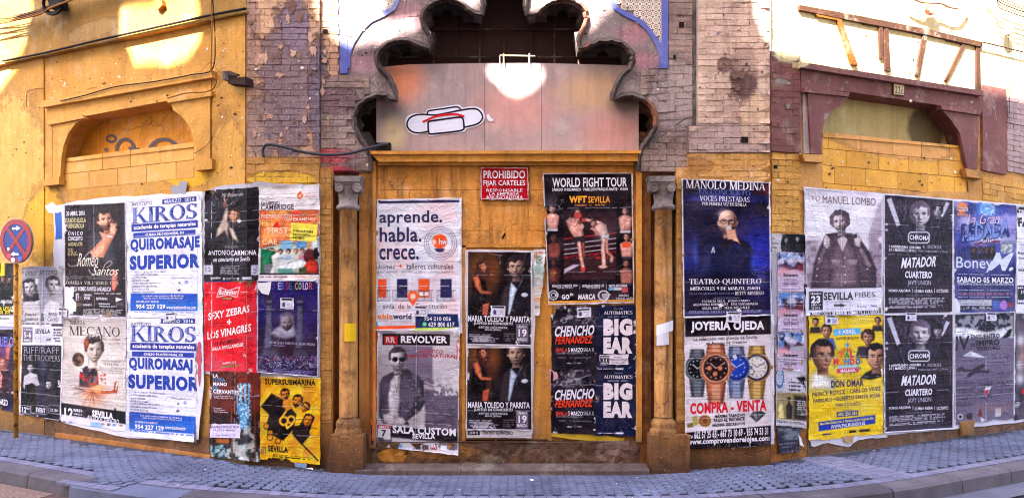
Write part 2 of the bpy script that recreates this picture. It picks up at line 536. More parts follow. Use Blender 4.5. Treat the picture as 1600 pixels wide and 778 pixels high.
gr.build('graffiti', mg, left)
# infill blocks of the niche, two courses and a bit
def blocks(root, tops, xs_rows, o, mat, name='block'):
    for r in range(len(tops) - 1):
        t, b = tops[r], tops[r + 1]
        xs = xs_rows[r]
        for i in range(len(xs) - 1):
            a, c = xs[i], xs[i + 1]
            f = lambda L, x: L[0][1] + (L[1][1] - L[0][1]) * (x - L[0][0]) / (L[1][0] - L[0][0])
            g = 0.42
            slab(name, [(a + g, f(t, a) + g), (c - g, f(t, c) + g), (c - g, f(b, c) - g), (a + g, f(b, a) - g)], o + R.uniform(-.003, .004), 0.1, mat, root)
blocks(left, [((95, 248), (303, 222)), ((92, 273), (303, 250)), ((90, 298), (305, 278))], [[95, 160, 204, 250, 303], [92, 139, 184, 229, 275, 303]], -0.01, M_block)
# mouldings: cornice with dripping edge, lintel band, corbels
slab('cornice', [(66, 158), (331, 110), (331, 121), (66, 168)], 0.085, 0.085, M_leftm, left, step=40)
slab('lintel', [(70, 169), (330, 122), (330, 146), (265, 157), (131, 182), (72, 190)], 0.035, 0.035, M_leftm, left, step=30)
slab('corbel_cap', [(72, 190), (128, 179), (130, 185), (74, 196)], 0.07, 0.07, M_leftm, left)
slab('corbel_cap', [(260, 153), (330, 142), (330, 150), (262, 161)], 0.07, 0.07, M_leftm, left)
slab('corbel', [(82, 278), (82, 194), (130, 186), (118, 193), (107, 208), (99, 228), (96, 247), (94, 278)], 0.045, 0.045, M_leftm, left)
slab('corbel', [(268, 160), (328, 150), (328, 250), (303, 252), (303, 223), (297, 200), (284, 182), (270, 172)], 0.045, 0.045, M_leftm, left)
slab('corbel_band', [(72, 196), (81, 195), (81, 278), (72, 279)], 0.02, 0.02, M_leftm, left)
slab('impost', [(67, 280), (92, 276), (92, 288), (67, 291)], 0.07, 0.07, M_leftm, left)
slab('impost', [(301, 252), (331, 248), (331, 264), (305, 267)], 0.07, 0.07, M_leftm, left)
slab('string_course', [(-260, 152), (70, 80), (384, 14), (384, 20), (70, 86), (-260, 158)], 0.075, 0.075, M_left_up, left, step=40)
slab('pilaster', [(331, 27), (383, 16), (383, 724), (331, 716)], 0.03, 0.03, M_left, left, step=26)
slab('pilaster', [(-260, 155), (68, 83), (69, 686), (-260, 655)], 0.012, 0.012, M_left, left, step=26)
slab('wall_base', [(70, 640), (331, 684), (331, 745), (70, 720)], 0.008, 0.01, M_plinth, left, step=14, bulge=lambda x, y: R.uniform(-.004, .003))
slab('base_ledge', [(86, 676), (328, 712), (328, 722), (86, 686)], 0.05, 0.05, wall_mat('orange_base_paint', (196, 128, 60), (160, 96, 50), (80, 54, 40), .6), left, step=14)

# ================================================================ RIGHT BUILDING
right = empty('building', P(1400, 690), label='maroon and yellow building with block filled niche under the number plate 22', cat='building')
nicheR = [(1284, 208), (1289, 190), (1300, 173), (1319, 162), (1328, 145), (1470, 166), (1472, 172), (1488, 190), (1500, 208), (1505, 228), (1514, 300), (1286, 296)]
slab('wall', [(1198, 99), (1204, 100), (1250, 103), (1540, 148), (1900, 218), (1900, 760), (1198, 760)], 0.0, 0.0, M_right, right, holes=[nicheR], step=26)
slab('upper_wall', [(1204, -300), (1900, -300), (1900, 217), (1540, 147), (1250, 102), (1204, 99)], 0.0, 0.0, M_rightup, right, step=26)
mp = slab('pier', [(1204, 80), (1250, 84), (1252, 239), (1204, 236)], 0.03, 0.03, M_maroon, right, step=16)
slab('pier', [(1535, 132), (1573, 140), (1573, 273), (1536, 266)], 0.03, 0.03, M_maroon, right, step=16)
V, Fc = slab_vf(nicheR[:10] + [(1505, 232), (1284, 214)], 0.0, 0.18)
mesh('niche_reveal', V, [f for f in Fc if len(f) == 4], M_maroon, right)
slab('niche_back', [(1260, 120), (1560, 150), (1560, 300), (1260, 300)], -0.18, 0.0, M_nicher, right, step=24)
slab('cornice', [(1252, 97), (1536, 142), (1536, 150), (1252, 106)], 0.085, 0.085, M_maroon, right, step=40)
slab('lintel', [(1252, 107), (1535, 151), (1535, 176), (1470, 165), (1328, 144), (1252, 139)], 0.03, 0.03, M_maroon, right, step=30)
slab('corbel_cap', [(1256, 138), (1328, 145), (1326, 151), (1256, 144)], 0.065, 0.065, M_maroon, right)
slab('corbel_cap', [(1470, 164), (1533, 174), (1533, 180), (1472, 171)], 0.065, 0.065, M_maroon, right)
slab('corbel', [(1262, 144), (1326, 151), (1318, 162), (1300, 173), (1289, 190), (1284, 208), (1284, 241), (1268, 240)], 0.04, 0.04, M_maroon, right)
slab('corbel', [(1472, 172), (1530, 181), (1527, 265), (1512, 264), (1505, 232), (1500, 208), (1488, 190)], 0.04, 0.04, M_maroon, right)
slab('corbel_band', [(1254, 144), (1261, 144), (1267, 240), (1256, 240)], 0.02, 0.02, wall_mat('flaking_white_edge', (190, 170, 165), (150, 120, 120), (90, 60, 60), .5, crack=False), right)
slab('impost', [(1254, 241), (1286, 242), (1286, 254), (1258, 252)], 0.065, 0.065, M_right, right)
slab('impost', [(1508, 263), (1535, 268), (1535, 280), (1512, 276)], 0.065, 0.065, M_right, right)
mR = wall_mat('yellow_painted_brick', (228, 168, 84), (214, 152, 72), (118, 80, 52), .5, tint=True, crack=False, streak=.3, speck=(230, 200, 160), bs=.8)
T_bricks(right, '', 1206, 1252, 240, 362, 22, 9.4, 0.012, mR, lean=0.035)
T_bricks(right, '', 1536, 1620, 276, 330, 22, 9.0, 0.012, mR, lean=0.17)
T_bricks(right, '', 1574, 1640, 150, 268, 20, 8.4, 0.02, wall_mat('grey_violet_brick', (190, 160, 158), (160, 130, 134), (90, 66, 72), .5, tint=True, crack=False, streak=.3), lean=0.2)
T_bricks(right, '', 1206, 1250, 86, 236, 22, 9.4, 0.034, wall_mat('maroon_brick', (138, 84, 76), (118, 68, 64), (66, 38, 36), .4, tint=True, crack=False, speck=(180, 150, 140),
         blobs=[(1225, 88, 30, 12, (215, 195, 150), .9, .9), (1222, 130, 16, 5, (150, 140, 130), 1.2, .8), (1222, 165, 14, 6, (150, 140, 130), 1.2, .8)]), lean=0.03)
blocks(right, [((1285, 206), (1505, 228)), ((1285, 232), (1508, 253)), ((1285, 258), (1511, 278)), ((1287, 286), (1513, 305)), ((1288, 312), (1514, 331))],
       [[1285, 1295, 1345, 1394, 1440, 1484, 1505], [1285, 1322, 1373, 1420, 1466, 1508], [1285, 1304, 1353, 1403, 1450, 1492, 1511], [1287, 1330, 1376, 1425, 1470, 1513]], -0.012, M_blockr)
# cast shadows above the cornice, built as raised brown bands
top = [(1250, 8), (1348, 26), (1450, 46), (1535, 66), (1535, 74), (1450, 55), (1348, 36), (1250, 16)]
slab('raised_band', top, 0.03, 0.03, M_shadow_band, right)  # band stands in for a cast shadow
M_shadow_ochre = wall_mat('yellow_ochre_band', (116, 70, 14), (96, 56, 14), (60, 38, 20), .4, crack=False)  # ochre stands in for cast shadow on the upper wall
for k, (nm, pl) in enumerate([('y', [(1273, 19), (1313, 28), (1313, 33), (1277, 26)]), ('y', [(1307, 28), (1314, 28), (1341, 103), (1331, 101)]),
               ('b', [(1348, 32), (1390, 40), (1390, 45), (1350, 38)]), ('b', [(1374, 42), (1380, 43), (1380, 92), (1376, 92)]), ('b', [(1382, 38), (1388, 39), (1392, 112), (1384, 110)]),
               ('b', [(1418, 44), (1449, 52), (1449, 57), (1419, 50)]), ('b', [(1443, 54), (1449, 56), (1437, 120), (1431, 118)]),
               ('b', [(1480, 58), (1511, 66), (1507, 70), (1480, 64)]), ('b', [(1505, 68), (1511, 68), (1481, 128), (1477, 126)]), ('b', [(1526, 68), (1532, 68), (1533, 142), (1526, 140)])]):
    slab('raised_band', pl, 0.026 - k * 0.0006, 0.026, M_shadow_ochre if nm == 'y' else M_shadow_band, right)  # bands stand in for cast shadows
slab('wall_base', [(1262, 676), (1386, 658), (1900, 580), (1900, 690), (1386, 716), (1262, 726)], 0.008, 0.01,
     wall_mat('pebbly_base_render', (140, 100, 76), (116, 80, 60), (60, 44, 40), .6, speck=(200, 170, 150), bs=1.0), right, step=12, bulge=lambda x, y: R.uniform(-.004, .003))
slab('base_patch', [(1204, 650), (1258, 650), (1258, 718), (1204, 727)], 0.006, 0.01, wall_mat('scuffed_orange_base', (176, 112, 56), (140, 88, 50), (70, 48, 40), .7, bs=1.0), right, step=10, bulge=lambda x, y: R.uniform(-.003, .003))
slab('base_patch', [(1503, 660), (1524, 657), (1520, 676), (1504, 680)], 0.05, 0.03, M_right, right)

# ================================================================ ARCHED PORTAL between them
portal = empty('building', P(800, 735), label='sooty many lobed arch building with tiled corners above the ochre doorway', cat='building')
halfL = [(575, 268), (574, 246), (569, 232), (556, 215), (549, 199), (548, 180), (555, 163), (570, 150), (588, 144), (606, 146), (616, 153),
         (611, 137), (602, 121), (590, 110), (584, 96), (585, 84), (592, 73), (604, 63), (620, 59), (640, 60), (655, 66), (669, 72),
         (667, 58), (659, 44), (655, 30), (658, 17), (666, 6), (678, -2), (696, -6), (716, -2), (730, 7), (740, 16), (750, 19),
         (751, 8), (748, -6), (750, -22), (758, -34), (772, -41), (788, -43)]
MIR = 2 * 788.5
halfR = [(MIR - x, y) for x, y in reversed(halfL[:-1])]
jag = lambda L: [(x + R.uniform(-.9, .9), y + R.uniform(-.9, .9)) for x, y in L]
lobes = jag(halfL + halfR)
archo = [(500, 268), (500, -300), (1088, -300), (1088, 268)]
aw = slab('arch_wall', archo + [(p[0], p[1]) for p in reversed(lobes)], 0.02, 0.30, M_arch, portal, step=14)
# raised lip that follows the lobes
cen = [(788, 150)] * len(lobes)
def offs(L, d):
    out = []
    m = len(L)
    for i, (x, y) in enumerate(L):
        a, b = L[max(0, i - 1)], L[min(m - 1, i + 1)]
        dx, dy = b[0] - a[0], b[1] - a[1]
        l = math.hypot(dx, dy) or 1
        out.append((x + dy / l * d, y - dx / l * d))
    return out
hl = halfL + halfR
hd = []
for i_ in range(len(hl) - 1):
    for k_ in range(3):
        j_ = .0 if k_ == 0 and i_ % 99 == 0 else .75
        hd.append((hl[i_][0] + (hl[i_ + 1][0] - hl[i_][0]) * k_ / 3 + R.uniform(-j_, j_), hl[i_][1] + (hl[i_ + 1][1] - hl[i_][1]) * k_ / 3 + R.uniform(-j_, j_)))
hd.append(hl[-1])
lip = [(a, b) for a, b in zip(offs(hd, 0.6), [(x_ + R.uniform(-.8, .8), y_ + R.uniform(-.8, .8)) for x_, y_ in offs(hd, -9.0)])]
M_lip = wall_mat('grey_brown_arch_moulding', (104, 86, 82), (72, 58, 56), (30, 22, 22), 0.8, speck=(200, 185, 170), streak=.4, bs=1.0,
                 blobs=[(1010, 90, 22, 40, (120, 74, 48), 1.2, .7), (1022, 170, 14, 34, (150, 92, 66), 1.1, .8), (915, 40, 12, 40, (150, 96, 76), 1, .7)])
hlj = jag(hl)
mb = MB()
for i in range(len(lip) - 1):
    (a, a2), (b, b2) = lip[i], lip[i + 1]
    q = [P(a[0], a[1], -.16), P(b[0], b[1], -.16), P(b[0], b[1], .012), P(a[0], a[1], .012), P((b[0] + b2[0]) / 2, (b[1] + b2[1]) / 2, .075), P((a[0] + a2[0]) / 2, (a[1] + a2[1]) / 2, .075), P(b2[0], b2[1], .018), P(a2[0], a2[1], .018)]
    mb.add(q, [(0, 1, 2, 3), (3, 2, 4, 5), (5, 4, 6, 7)])
mb.build('arch_lip', M_lip, portal)
# inner scalloped order of the arch, black with soot
inner = []
for i in range(len(hl) - 1):
    (x0, y0), (x1, y1) = hl[i], hl[i + 1]
    inner.append((x0, y0))
def scallop(c0, c1, cx, cy, n, depth):
    out = []
    for k in range(n):
        a0 = c0 + (c1 - c0) * k / n; a1 = c0 + (c1 - c0) * (k + 1) / n
        for j in range(6):
            t = j / 6
            a = a0 + (a1 - a0) * t
            r = 1 - depth * (1 - sin(pi * t))
            out.append((a, r))
    return [(cx + rx_ * cos(radians(a)), cy + ry_ * sin(radians(a))) for a, rx_, ry_ in []] or out
def lobe_in(cx, cy, rr, a0, a1, n):
    return [(cx + rr * r * cos(radians(a)), cy - rr * r * sin(radians(a))) for a, r in scallop(a0, a1, cx, cy, n, 0.3)]
inL = [(590, 268), (590, 236)] + lobe_in(584, 188, 27, 245, 60, 3) + [(622, 158)] + lobe_in(628, 104, 33, 225, 50, 3) + [(674, 80)] + lobe_in(698, 38, 32, 215, 20, 4) + [(752, 26), (757, 0), (766, -22), (788, -30)]
inR = [(MIR - x, y) for x, y in reversed(inL[:-1])]
ino = [(530, 268), (530, -200), (1050, -200), (1050, 268)]
slab('inner_arch', ino + [p for p in reversed(inL + inR)], -0.14, 0.16, M_soot, portal, step=14)
# azulejo corners, every tile laid singly
def tile_mat(name, back, star, dot):
    b = NB(name, 0.35, 0.5)
    uv = b.new('ShaderNodeUVMap').outputs[0]
    sp = b.new('ShaderNodeSeparateXYZ'); b.put(sp.inputs[0], uv)
    dx = b.math('SUBTRACT', sp.outputs[0], .5); dy = b.math('SUBTRACT', sp.outputs[1], .5)
    r = b.math('SQRT', b.math('ADD', b.math('MULTIPLY', dx, dx), b.math('MULTIPLY', dy, dy)))
    an = b.math('ARCTAN2', dy, dx)
    wob = b.math('MULTIPLY', b.math('COSINE', b.math('MULTIPLY', an, 8.0)), 0.035)
    rr = b.math('ADD', r, wob)
    ring = b.math('MULTIPLY', b.rng(rr, .25, .28), b.rng(rr, .41, .38))
    cdot = b.rng(rr, .16, .13)
    corner = b.rng(r, .56, .60)
    c = b.mix(ring, S(back), S(star))
    c = b.mix(cdot, c, S(dot))
    c = b.mix(corner, c, S(dot))
    c = b.mix(b.rng(b.noise(8, 5, .7), .5, .8, 0, .4), c, S(120, 100, 100))
    return b.finish(c, b.noise(20), 0.1)
M_t = [tile_mat('star_tile', (226, 206, 196), (84, 72, 84), (120, 60, 50)), tile_mat('brown_star_tile', (226, 206, 190), (112, 74, 56), (70, 62, 74))]
curR = [(1030, 107), (1030, 86), (1024, 69), (1011, 49), (996, 35), (976, 26), (959, 15), (952, 0), (946, -30), (944, -90)]
curR2 = [(1034, 69), (1023, 54), (1008, 35), (988, 23), (966, 12), (959, 0), (953, -30), (951, -90)]
def quad_uv(name, q, o, dep, mat, parent):
    V, Fc = slab_vf(q, o, dep)
    me = bpy.data.meshes.new(name)
    me.from_pydata([tuple(v) for v in V], [], Fc)
    me.materials.append(mat)
    uvl = me.uv_layers.new(name='UVMap')
    uvs = [(0, 1), (1, 1), (1, 0), (0, 0)]
    for poly in me.polygons:
        for li in poly.loop_indices:
            vi = me.loops[li].vertex_index
            uvl.data[li].uv = uvs[vi] if vi < 4 else (0.02, 0.02)
    return link(bpy.data.objects.new(name, me), parent)
for side in (0, 1):
    reg = [(1034, 69)] + curR2[1:] + [(1034, -90)]
    if side: reg = [(MIR - x, y) for x, y in reg]
    y = 97.0
    while y > -16:
        x = 950.0
        while x < 1036:
            xx = MIR - x - 10 if side else x
            c = (xx + 5, y + 5)
            big = [((px - (990 if not side else 586)) * 1.12 + (990 if not side else 586), (py - 20) * 1.12 + 20) for px, py in reg]
            if inside(c, big):
                quad_uv('wall_tile', rect(xx + .2, y + .2, xx + 9.8, y + 9.8), 0.026 + R.uniform(0, .0015), 0.01, M_t[(int(x / 10) + int(y / 10)) % 2], portal)
            x += 10
        y -= 10
    cu = [(MIR - a, b) for a, b in curR] if side else curR
    cu2 = [(MIR - a, b) for a, b in curR2] if side else curR2
    ring = cu + list(reversed(cu2)) + ([(MIR - 1034, 107)] if side else [(1034, 107)])
    slab('tile_border', ring, 0.034, 0.02, M_blue, portal)
    slab('tile_border', rect(1034, -90, 1044, 107) if not side else rect(531, -90, MIR - 1034, 115), 0.036, 0.02, M_blue, portal)
# brick skins: piers and the strips beside the arch
lobe_big = list(hl)
def in_open(q):
    xs = sum(p[0] for p in q) / 4; ys = sum(p[1] for p in q) / 4
    poly = [(575, 300)] + offs(hl, -7) + [(1001, 300)]
    return any(inside(p, poly) for p in q + [(xs, ys)])
slab('pier_core', rect(385, -300, 499, 246), 0.059, 0.10, wall_mat('peeling_pier_joint', (176, 136, 122), (158, 120, 112), (84, 62, 62), .5, crack=False, blobs=[(x_, y_, a_, b_, tuple(v * .78 for v in c_), w_, k_) for x_, y_, a_, b_, c_, w_, k_ in pier_blobs]), portal, step=26)
slab('pier_core', rect(1089, -300, 1203, 238), 0.059, 0.10, wall_mat('pale_pier_joint', (180, 148, 140), (160, 130, 126), (88, 66, 68), .5, crack=False), portal, step=26)
lp = empty('brick_pier', P(442, 730)); lp.parent = portal; adopt(lp, portal)
n1 = T_bricks(None, '', 386, 499, -5, 246, 27, 9.7, 0.066, M_brickL) if False else 0
def pier(name, loc, args_list):
    e = bpy.data.objects.new(name, None)
    e.location = loc
    link(e)
    adopt(e, portal)
    for a in args_list:
        before = set(o.name for o in col.objects)
        T_bricks(e, '', *a[0], **a[1])
    for o in e.children: o.matrix_parent_inverse = __import__('mathutils').Matrix.Translation(-(e.location))
    return e
bpy.data.objects.remove(lp)
pier('brick_pier', P(442, 730), [((386, 499, -5, 246, 27, 9.7, 0.066, M_brickL), {})])
pier('brick_pier', P(1145, 730), [((1090, 1203, -5, 196, 27, 9.0, 0.066, M_brickR), {}), ((1076, 1203, 197, 238, 27, 9.2, 0.075, M_brickR), {})])
# loose flakes of old plaster round the peeled patch
M_fl = [wall_mat('plaster_flake_%s' % n_, c_, c2_, (90, 60, 52), .5, crack=False, speck=(235, 215, 200)) for n_, c_, c2_ in (('cream', (206, 162, 142), (186, 142, 128)), ('rust', (138, 98, 84), (112, 80, 72)), ('violet', (124, 106, 128), (108, 92, 116)))]
def flake(x, y, r, m, o=.074):
    ax_ = R.uniform(.7, 1.25)
    r *= R.choice((.55, .8, 1.0, 1.25))
    x += R.uniform(-4, 4); y += R.uniform(-5, 5)
    n_ = 15
    pts = [(x + r * ax_ * R.uniform(.35, 1.15) * cos(2 * pi * k / n_), y + r / ax_ * R.uniform(.35, 1.15) * sin(2 * pi * k / n_)) for k in range(n_)]
    V, Fc = slab_vf(pts, o, .006)
    mesh('plaster_flake', V, Fc, m, portal)
for x, y, r, k in ((457, 16, 8, 1), (468, 24, 7, 1), (450, 30, 6, 0), (442, 74, 6, 0), (436, 88, 7, 1), (470, 84, 7, 1), (482, 62, 10, 0), (488, 76, 9, 0), (492, 50, 5, 1), (458, 86, 6, 0), (412, 88, 9, 0), (424, 92, 7, 1), (408, 60, 6, 1),
                   (392, 34, 5, 1), (396, 52, 6, 1), (408, 20, 5, 0), (486, 118, 5, 1), (488, 108, 4, 0), (481, 138, 3, 1), (402, 182, 6, 1), (420, 176, 5, 0), (484, 168, 7, 0), (478, 186, 7, 0), (452, 196, 6, 0), (440, 206, 7, 0), (462, 192, 4, 1), (400, 205, 6, 0), (415, 214, 7, 2), (434, 120, 5, 0), (398, 100, 6, 0)):
    flake(x, y, r, M_fl[k], .075)
for x, y, r, k in ((512, 84, 5, 0), (510, 100, 6, 0), (508, 112, 5, 1), (507, 148, 6, 0), (514, 92, 4, 2), (504, 126, 4, 0)): flake(x, y, r, M_fl[k], .042)
for x, y, r, k in ((1152, 92, 5, 1), (1160, 104, 6, 1), (1157, 118, 7, 1), (1166, 130, 5, 1), (1150, 140, 6, 1), (1140, 146, 5, 1), (1170, 150, 5, 2), (1127, 100, 4, 1), (1131, 112, 4, 2), (1134, 54, 4, 0), (1120, 48, 3, 2), (1130, 162, 3, 1), (1150, 178, 4, 0)): flake(x, y, r, M_fl[k], .083)
slab('pier_groove', rect(1082, -60, 1089, 196), 0.035, 0.03, M_soot, portal)
slab('pier_band', rect(1075, 196, 1203, 239), 0.070, 0.06, M_mortar, portal, step=20)
pier('brick_spandrel', P(525, 268), [((501, 530, -5, 118, 27, 9.7, 0.03, M_brickL), {}), ((501, 577, 118, 268, 27, 9.9, 0.03, M_archb), dict(skip=in_open))])
pier('brick_spandrel', P(1055, 268), [((1045, 1082, -5, 110, 27, 9.7, 0.03, M_archb), {}), ((1001, 1082, 110, 190, 27, 9.7, 0.03, M_archb), dict(skip=in_open, lean=-0.06)),
                                      ((1001, 1074, 196, 268, 27, 9.3, 0.03, M_archb), dict(skip=in_open))])
# dark putlog holes
for x, y, a, b in ((1061, 35, 8, 8), (1052, 86, 4, 7), (1158, 214, 11, 9), (505, 46, 7, 6), (1209, 258, 6, 6)):
    slab('putlog_hole', rect(x, y, x + a, y + b), 0.0815 if x > 1089 and x < 1200 else 0.041, 0.002, M_dark, portal)
# ochre piers under the bricks
slab('pier_foot', rect(385, 246, 499, 760), 0.06, 0.1, M_jamb, portal, step=18, bulge=lambda x, y: R.uniform(-.003, .003))
slab('pier_foot', rect(1075, 239, 1203, 760), 0.06, 0.1, M_jamb, portal, step=18, bulge=lambda x, y: R.uniform(-.003, .003))
pier('painted_brickwork', P(440, 290), [((386, 499, 247, 300, 27, 9.7, 0.066, M_brickY), {}), ((500, 518, 268, 660, 18, 9.7, 0.05, M_brickY), {})])
pier('painted_brickwork', P(1140, 290), [((1076, 1203, 240, 290, 27, 9.2, 0.066, M_brickY), {}), ((1057, 1076, 268, 660, 19, 9.5, 0.05, M_brickY), {})])
slab('jamb', rect(499, 262, 520, 760), 0.042, 0.2, M_jamb, portal, step=16)
slab('jamb', rect(1056, 262, 1077, 760), 0.042, 0.2, M_jamb, portal, step=16)
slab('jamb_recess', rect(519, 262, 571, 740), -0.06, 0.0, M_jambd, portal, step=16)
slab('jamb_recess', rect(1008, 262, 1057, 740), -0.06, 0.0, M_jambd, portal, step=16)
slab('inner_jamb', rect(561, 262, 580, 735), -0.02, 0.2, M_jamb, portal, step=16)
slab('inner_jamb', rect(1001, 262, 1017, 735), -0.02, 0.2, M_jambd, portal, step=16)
# engaged columns
for cx, lab in ((544.5, None), (1036.5, None)):
    cl = bpy.data.objects.new('column', None); cl.location = P(cx, 735, .05); link(cl); adopt(cl, portal)
    def A(o): o.matrix_parent_inverse = __import__('mathutils').Matrix.Translation(-cl.location); return o
    A(lathe('shaft', cx, [(662, 14.0), (560, 13.9), (430, 13.6), (328, 13.2)], 0.045, M_shaft, cl))
    A(lathe('base', cx, [(680, 20.5), (675, 21), (670, 20.5), (668, 18), (664, 19), (660, 19), (656, 17.5), (654, 15), (650, 14)], 0.045, M_shaft, cl))
    A(lathe('necking', cx, [(329, 14.5), (328, 17.5), (325, 18.5), (322, 17.5), (320, 15)], 0.045, M_stone, cl, n=20))
    A(lathe('bell', cx, [(322, 14.5), (312, 14.5), (302, 16), (296, 19), (290, 20)], 0.045, M_stone, cl, n=20))
    cap = MB()
    w_ = 23
    cap.add(*slab_vf([(cx - w_, 275), (cx + w_ - 3, 275), (cx + w_ - 6, 284), (cx - w_ + 3, 284)], 0.155, 0.18))
    cap.add(*slab_vf([(cx - w_ + 1, 285), (cx + w_ - 4, 285), (cx + w_ - 6, 292), (cx - w_ + 3, 292)], 0.145, 0.17))
    A(cap.build('abacus', M_stone, cl))
    for sx in (-1, 1):
        vx = cx + sx * 14 - 1
        u = PX(cx)
        vo = MB()
        for rr, oo in ((6.6, 0.168), (4.4, 0.176), (2.0, 0.184)):
            pts = arcp(vx, 294, rr, rr, 0, 360, 16)[:-1]
            vo.add(*slab_vf(pts, oo, 0.12 if rr > 6 else 0.01))
        ring = [P(x, y, 0.172) for x, y in arcp(vx, 294, 5.6, 5.6, 0, 360, 16)]
        vo.add(*tube_vf(ring, 0.007, 6, False))
        A(vo.build('volute', M_stone, cl))
    A(slab('pedestal', [(cx - 29 if cx < 800 else cx - 19, 680), (cx + 22 if cx < 800 else cx + 42, 680), (cx + 23 if cx < 800 else cx + 42, 760), (cx - 40 if cx < 800 else cx - 19, 760)], 0.17, 0.24, M_jamb, cl, step=10,
           bulge=lambda x, y: R.uniform(-.004, .004)))
# impost blocks that carry the arch (spray painted red)
# door surround
slab('door_post', rect(580, 252, 586.5, 700), 0.0, 0.16, M_frame, portal, step=30)
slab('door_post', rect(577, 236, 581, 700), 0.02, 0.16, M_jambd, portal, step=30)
slab('door_post', rect(994.5, 252, 1003, 690), 0.0, 0.16, M_frame, portal, step=30)
slab('door_lintel', [(578, 236), (1002, 235), (1002, 240), (578, 241)], 0.07, 0.2, M_frame, portal)
slab('door_lintel', [(580, 241), (1000, 240), (998, 252), (592, 253)], 0.045, 0.18, M_frame, portal)
slab('door_lintel', rect(590, 253, 990, 258), 0.0, 0.14, M_frame, portal)
# board over the door, seamed, in front of the bars
board = [(588, 106), (640, 101), (760, 99), (880, 99), (998, 103), (998, 237), (588, 237)]
slab('panel', board[:2] + [(757, 99), (757, 237), (588, 237)], -0.105, 0.004, M_board, portal, step=20)
slab('panel', [(757.6, 99), (846, 99), (846, 237), (757.6, 237)], -0.107, 0.004, M_board, portal, step=20)
slab('panel', [(846.6, 99), (998, 103), (998, 237), (846.6, 237)], -0.105, 0.004, M_board, portal, step=20)
# window bars and dark panes behind the arch
for x in (676, 711, 748, 786, 828, 865, 903): slab('bar', rect(x, -60, x + 2.6, 104), -0.34, 0.02, M_rust, portal)
for y in (45, 88): slab('bar', rect(590, y, 985, y + 2.4), -0.33, 0.02, M_rust, portal)
slab('rear_wall', rect(540, -300, 1040, 240), -0.62, 0.0, M_dark, portal)
slab('pane', rect(560, -200, 1010, 103), -0.40, 0.004, flat_mat((66, 44, 44), 'grimy_brown_glass', .5), portal)
for xx in (752, 819):                        # sunlit stretch of the window bars above the board, redrawn in pale paint
    pass
br = MB()
for a, b in (((787, 84), (787, 101)), ((827, 84), (827, 101)), ((781, 87), (836, 88)), ((781, 87), (781, 136))):
    br.add(*tube_vf([P(*a, -0.08), P(*b, -0.08)], 0.007 if a[0] != b[0] or a[0] > 785 else 0.004, 6))
br.build('bracket', flat_mat((225, 215, 180), 'pale_bracket_paint', .5), portal)  # no real bracket: pale strips redraw the sunlit window bars
# infill wall of the doorway: large rendered blocks
fl = [((590, 256), (990, 256)), ((590, 297), (990, 297)), ((590, 321), (990, 321)), ((590, 360), (990, 360)), ((590, 383), (990, 383))]
for r in range(4):
    y0, y1 = fl[r][0][1], fl[r + 1][0][1]
    xs = [590, 640, 722, 790, 850, 920, 990] if r % 2 else [590, 675, 750, 826, 890, 990]
    for a, b in zip(xs, xs[1:]): slab('block', rect(a + .3, y0 + .3, b - .3, y1 - .3), -0.06 + R.uniform(-.002, .003), 0.04, M_cent, portal, step=14)
slab('infill_wall', rect(585, 250, 995, 745), -0.075, 0.0, M_cent, portal, step=30)
slab('infill_wall', rect(590, 384, 724, 700), -0.06, 0.02, M_cent, portal, step=20)
slab('infill_wall', rect(862, 384, 990, 690), -0.06, 0.02, M_cent, portal, step=20)
slab('door', rect(727, 387, 858, 686), -0.068, 0.02, M_frame, portal, step=20)
for q in (rect(722, 383, 727.5, 688), rect(857, 383, 862, 688), rect(722, 381, 862, 386.5)): slab('door_frame', q, -0.05, 0.03, M_frame, portal)
slab('door_gap', rect(722, 686, 862, 690), -0.066, 0.004, M_dark, portal)
rub = wall_mat('broken_brown_base', (118, 82, 58), (88, 62, 50), (44, 32, 30), .8, speck=(180, 150, 130), bs=1.0,
               blobs=[(612, 712, 24, 12, (196, 128, 48), .8, .9), (690, 706, 60, 12, (170, 112, 54), .9, .6), (960, 700, 30, 30, (150, 120, 112), .9, .5)])
slab('door_base', [(582, 690), (1004, 688), (1006, 735), (578, 735)], -0.03, 0.1, rub, portal, step=9, bulge=lambda x, y: R.uniform(-.014, .014))
V, Fc = [], []
st = MB()                                     # threshold: long worn stones with a chipped nosing
xs = [561, 640, 716, 722, 800, 880, 1010]
for a, b in zip(xs, xs[1:]):
    pa, pb = P(a, 735, 0), P(b, 735, 0)
    q = []
    for p in (pa, pb):
        for (yy, zz) in ((0.02, 0.0), (-0.19, 0.0), (-0.19, 0.042), (-0.16, 0.052), (0.02, 0.072)):
            q.append(Vector((p.x + (0.002 if p is pa else -0.002), p.y + yy, zz)))
    f = [(0, 1, 2, 3, 4), (9, 8, 7, 6, 5)] + [(i, (i + 1) % 5, (i + 1) % 5 + 5, i + 5) for i in range(5)]
    mesh('threshold_stone', q, f, M_step, portal)

# parts keep their place: parent inverse for everything hanging on the three buildings
from mathutils import Matrix
for root in (left, right, portal):
    for o in root.children:
        if o.type != 'EMPTY': o.matrix_parent_inverse = Matrix.Translation(-root.location)

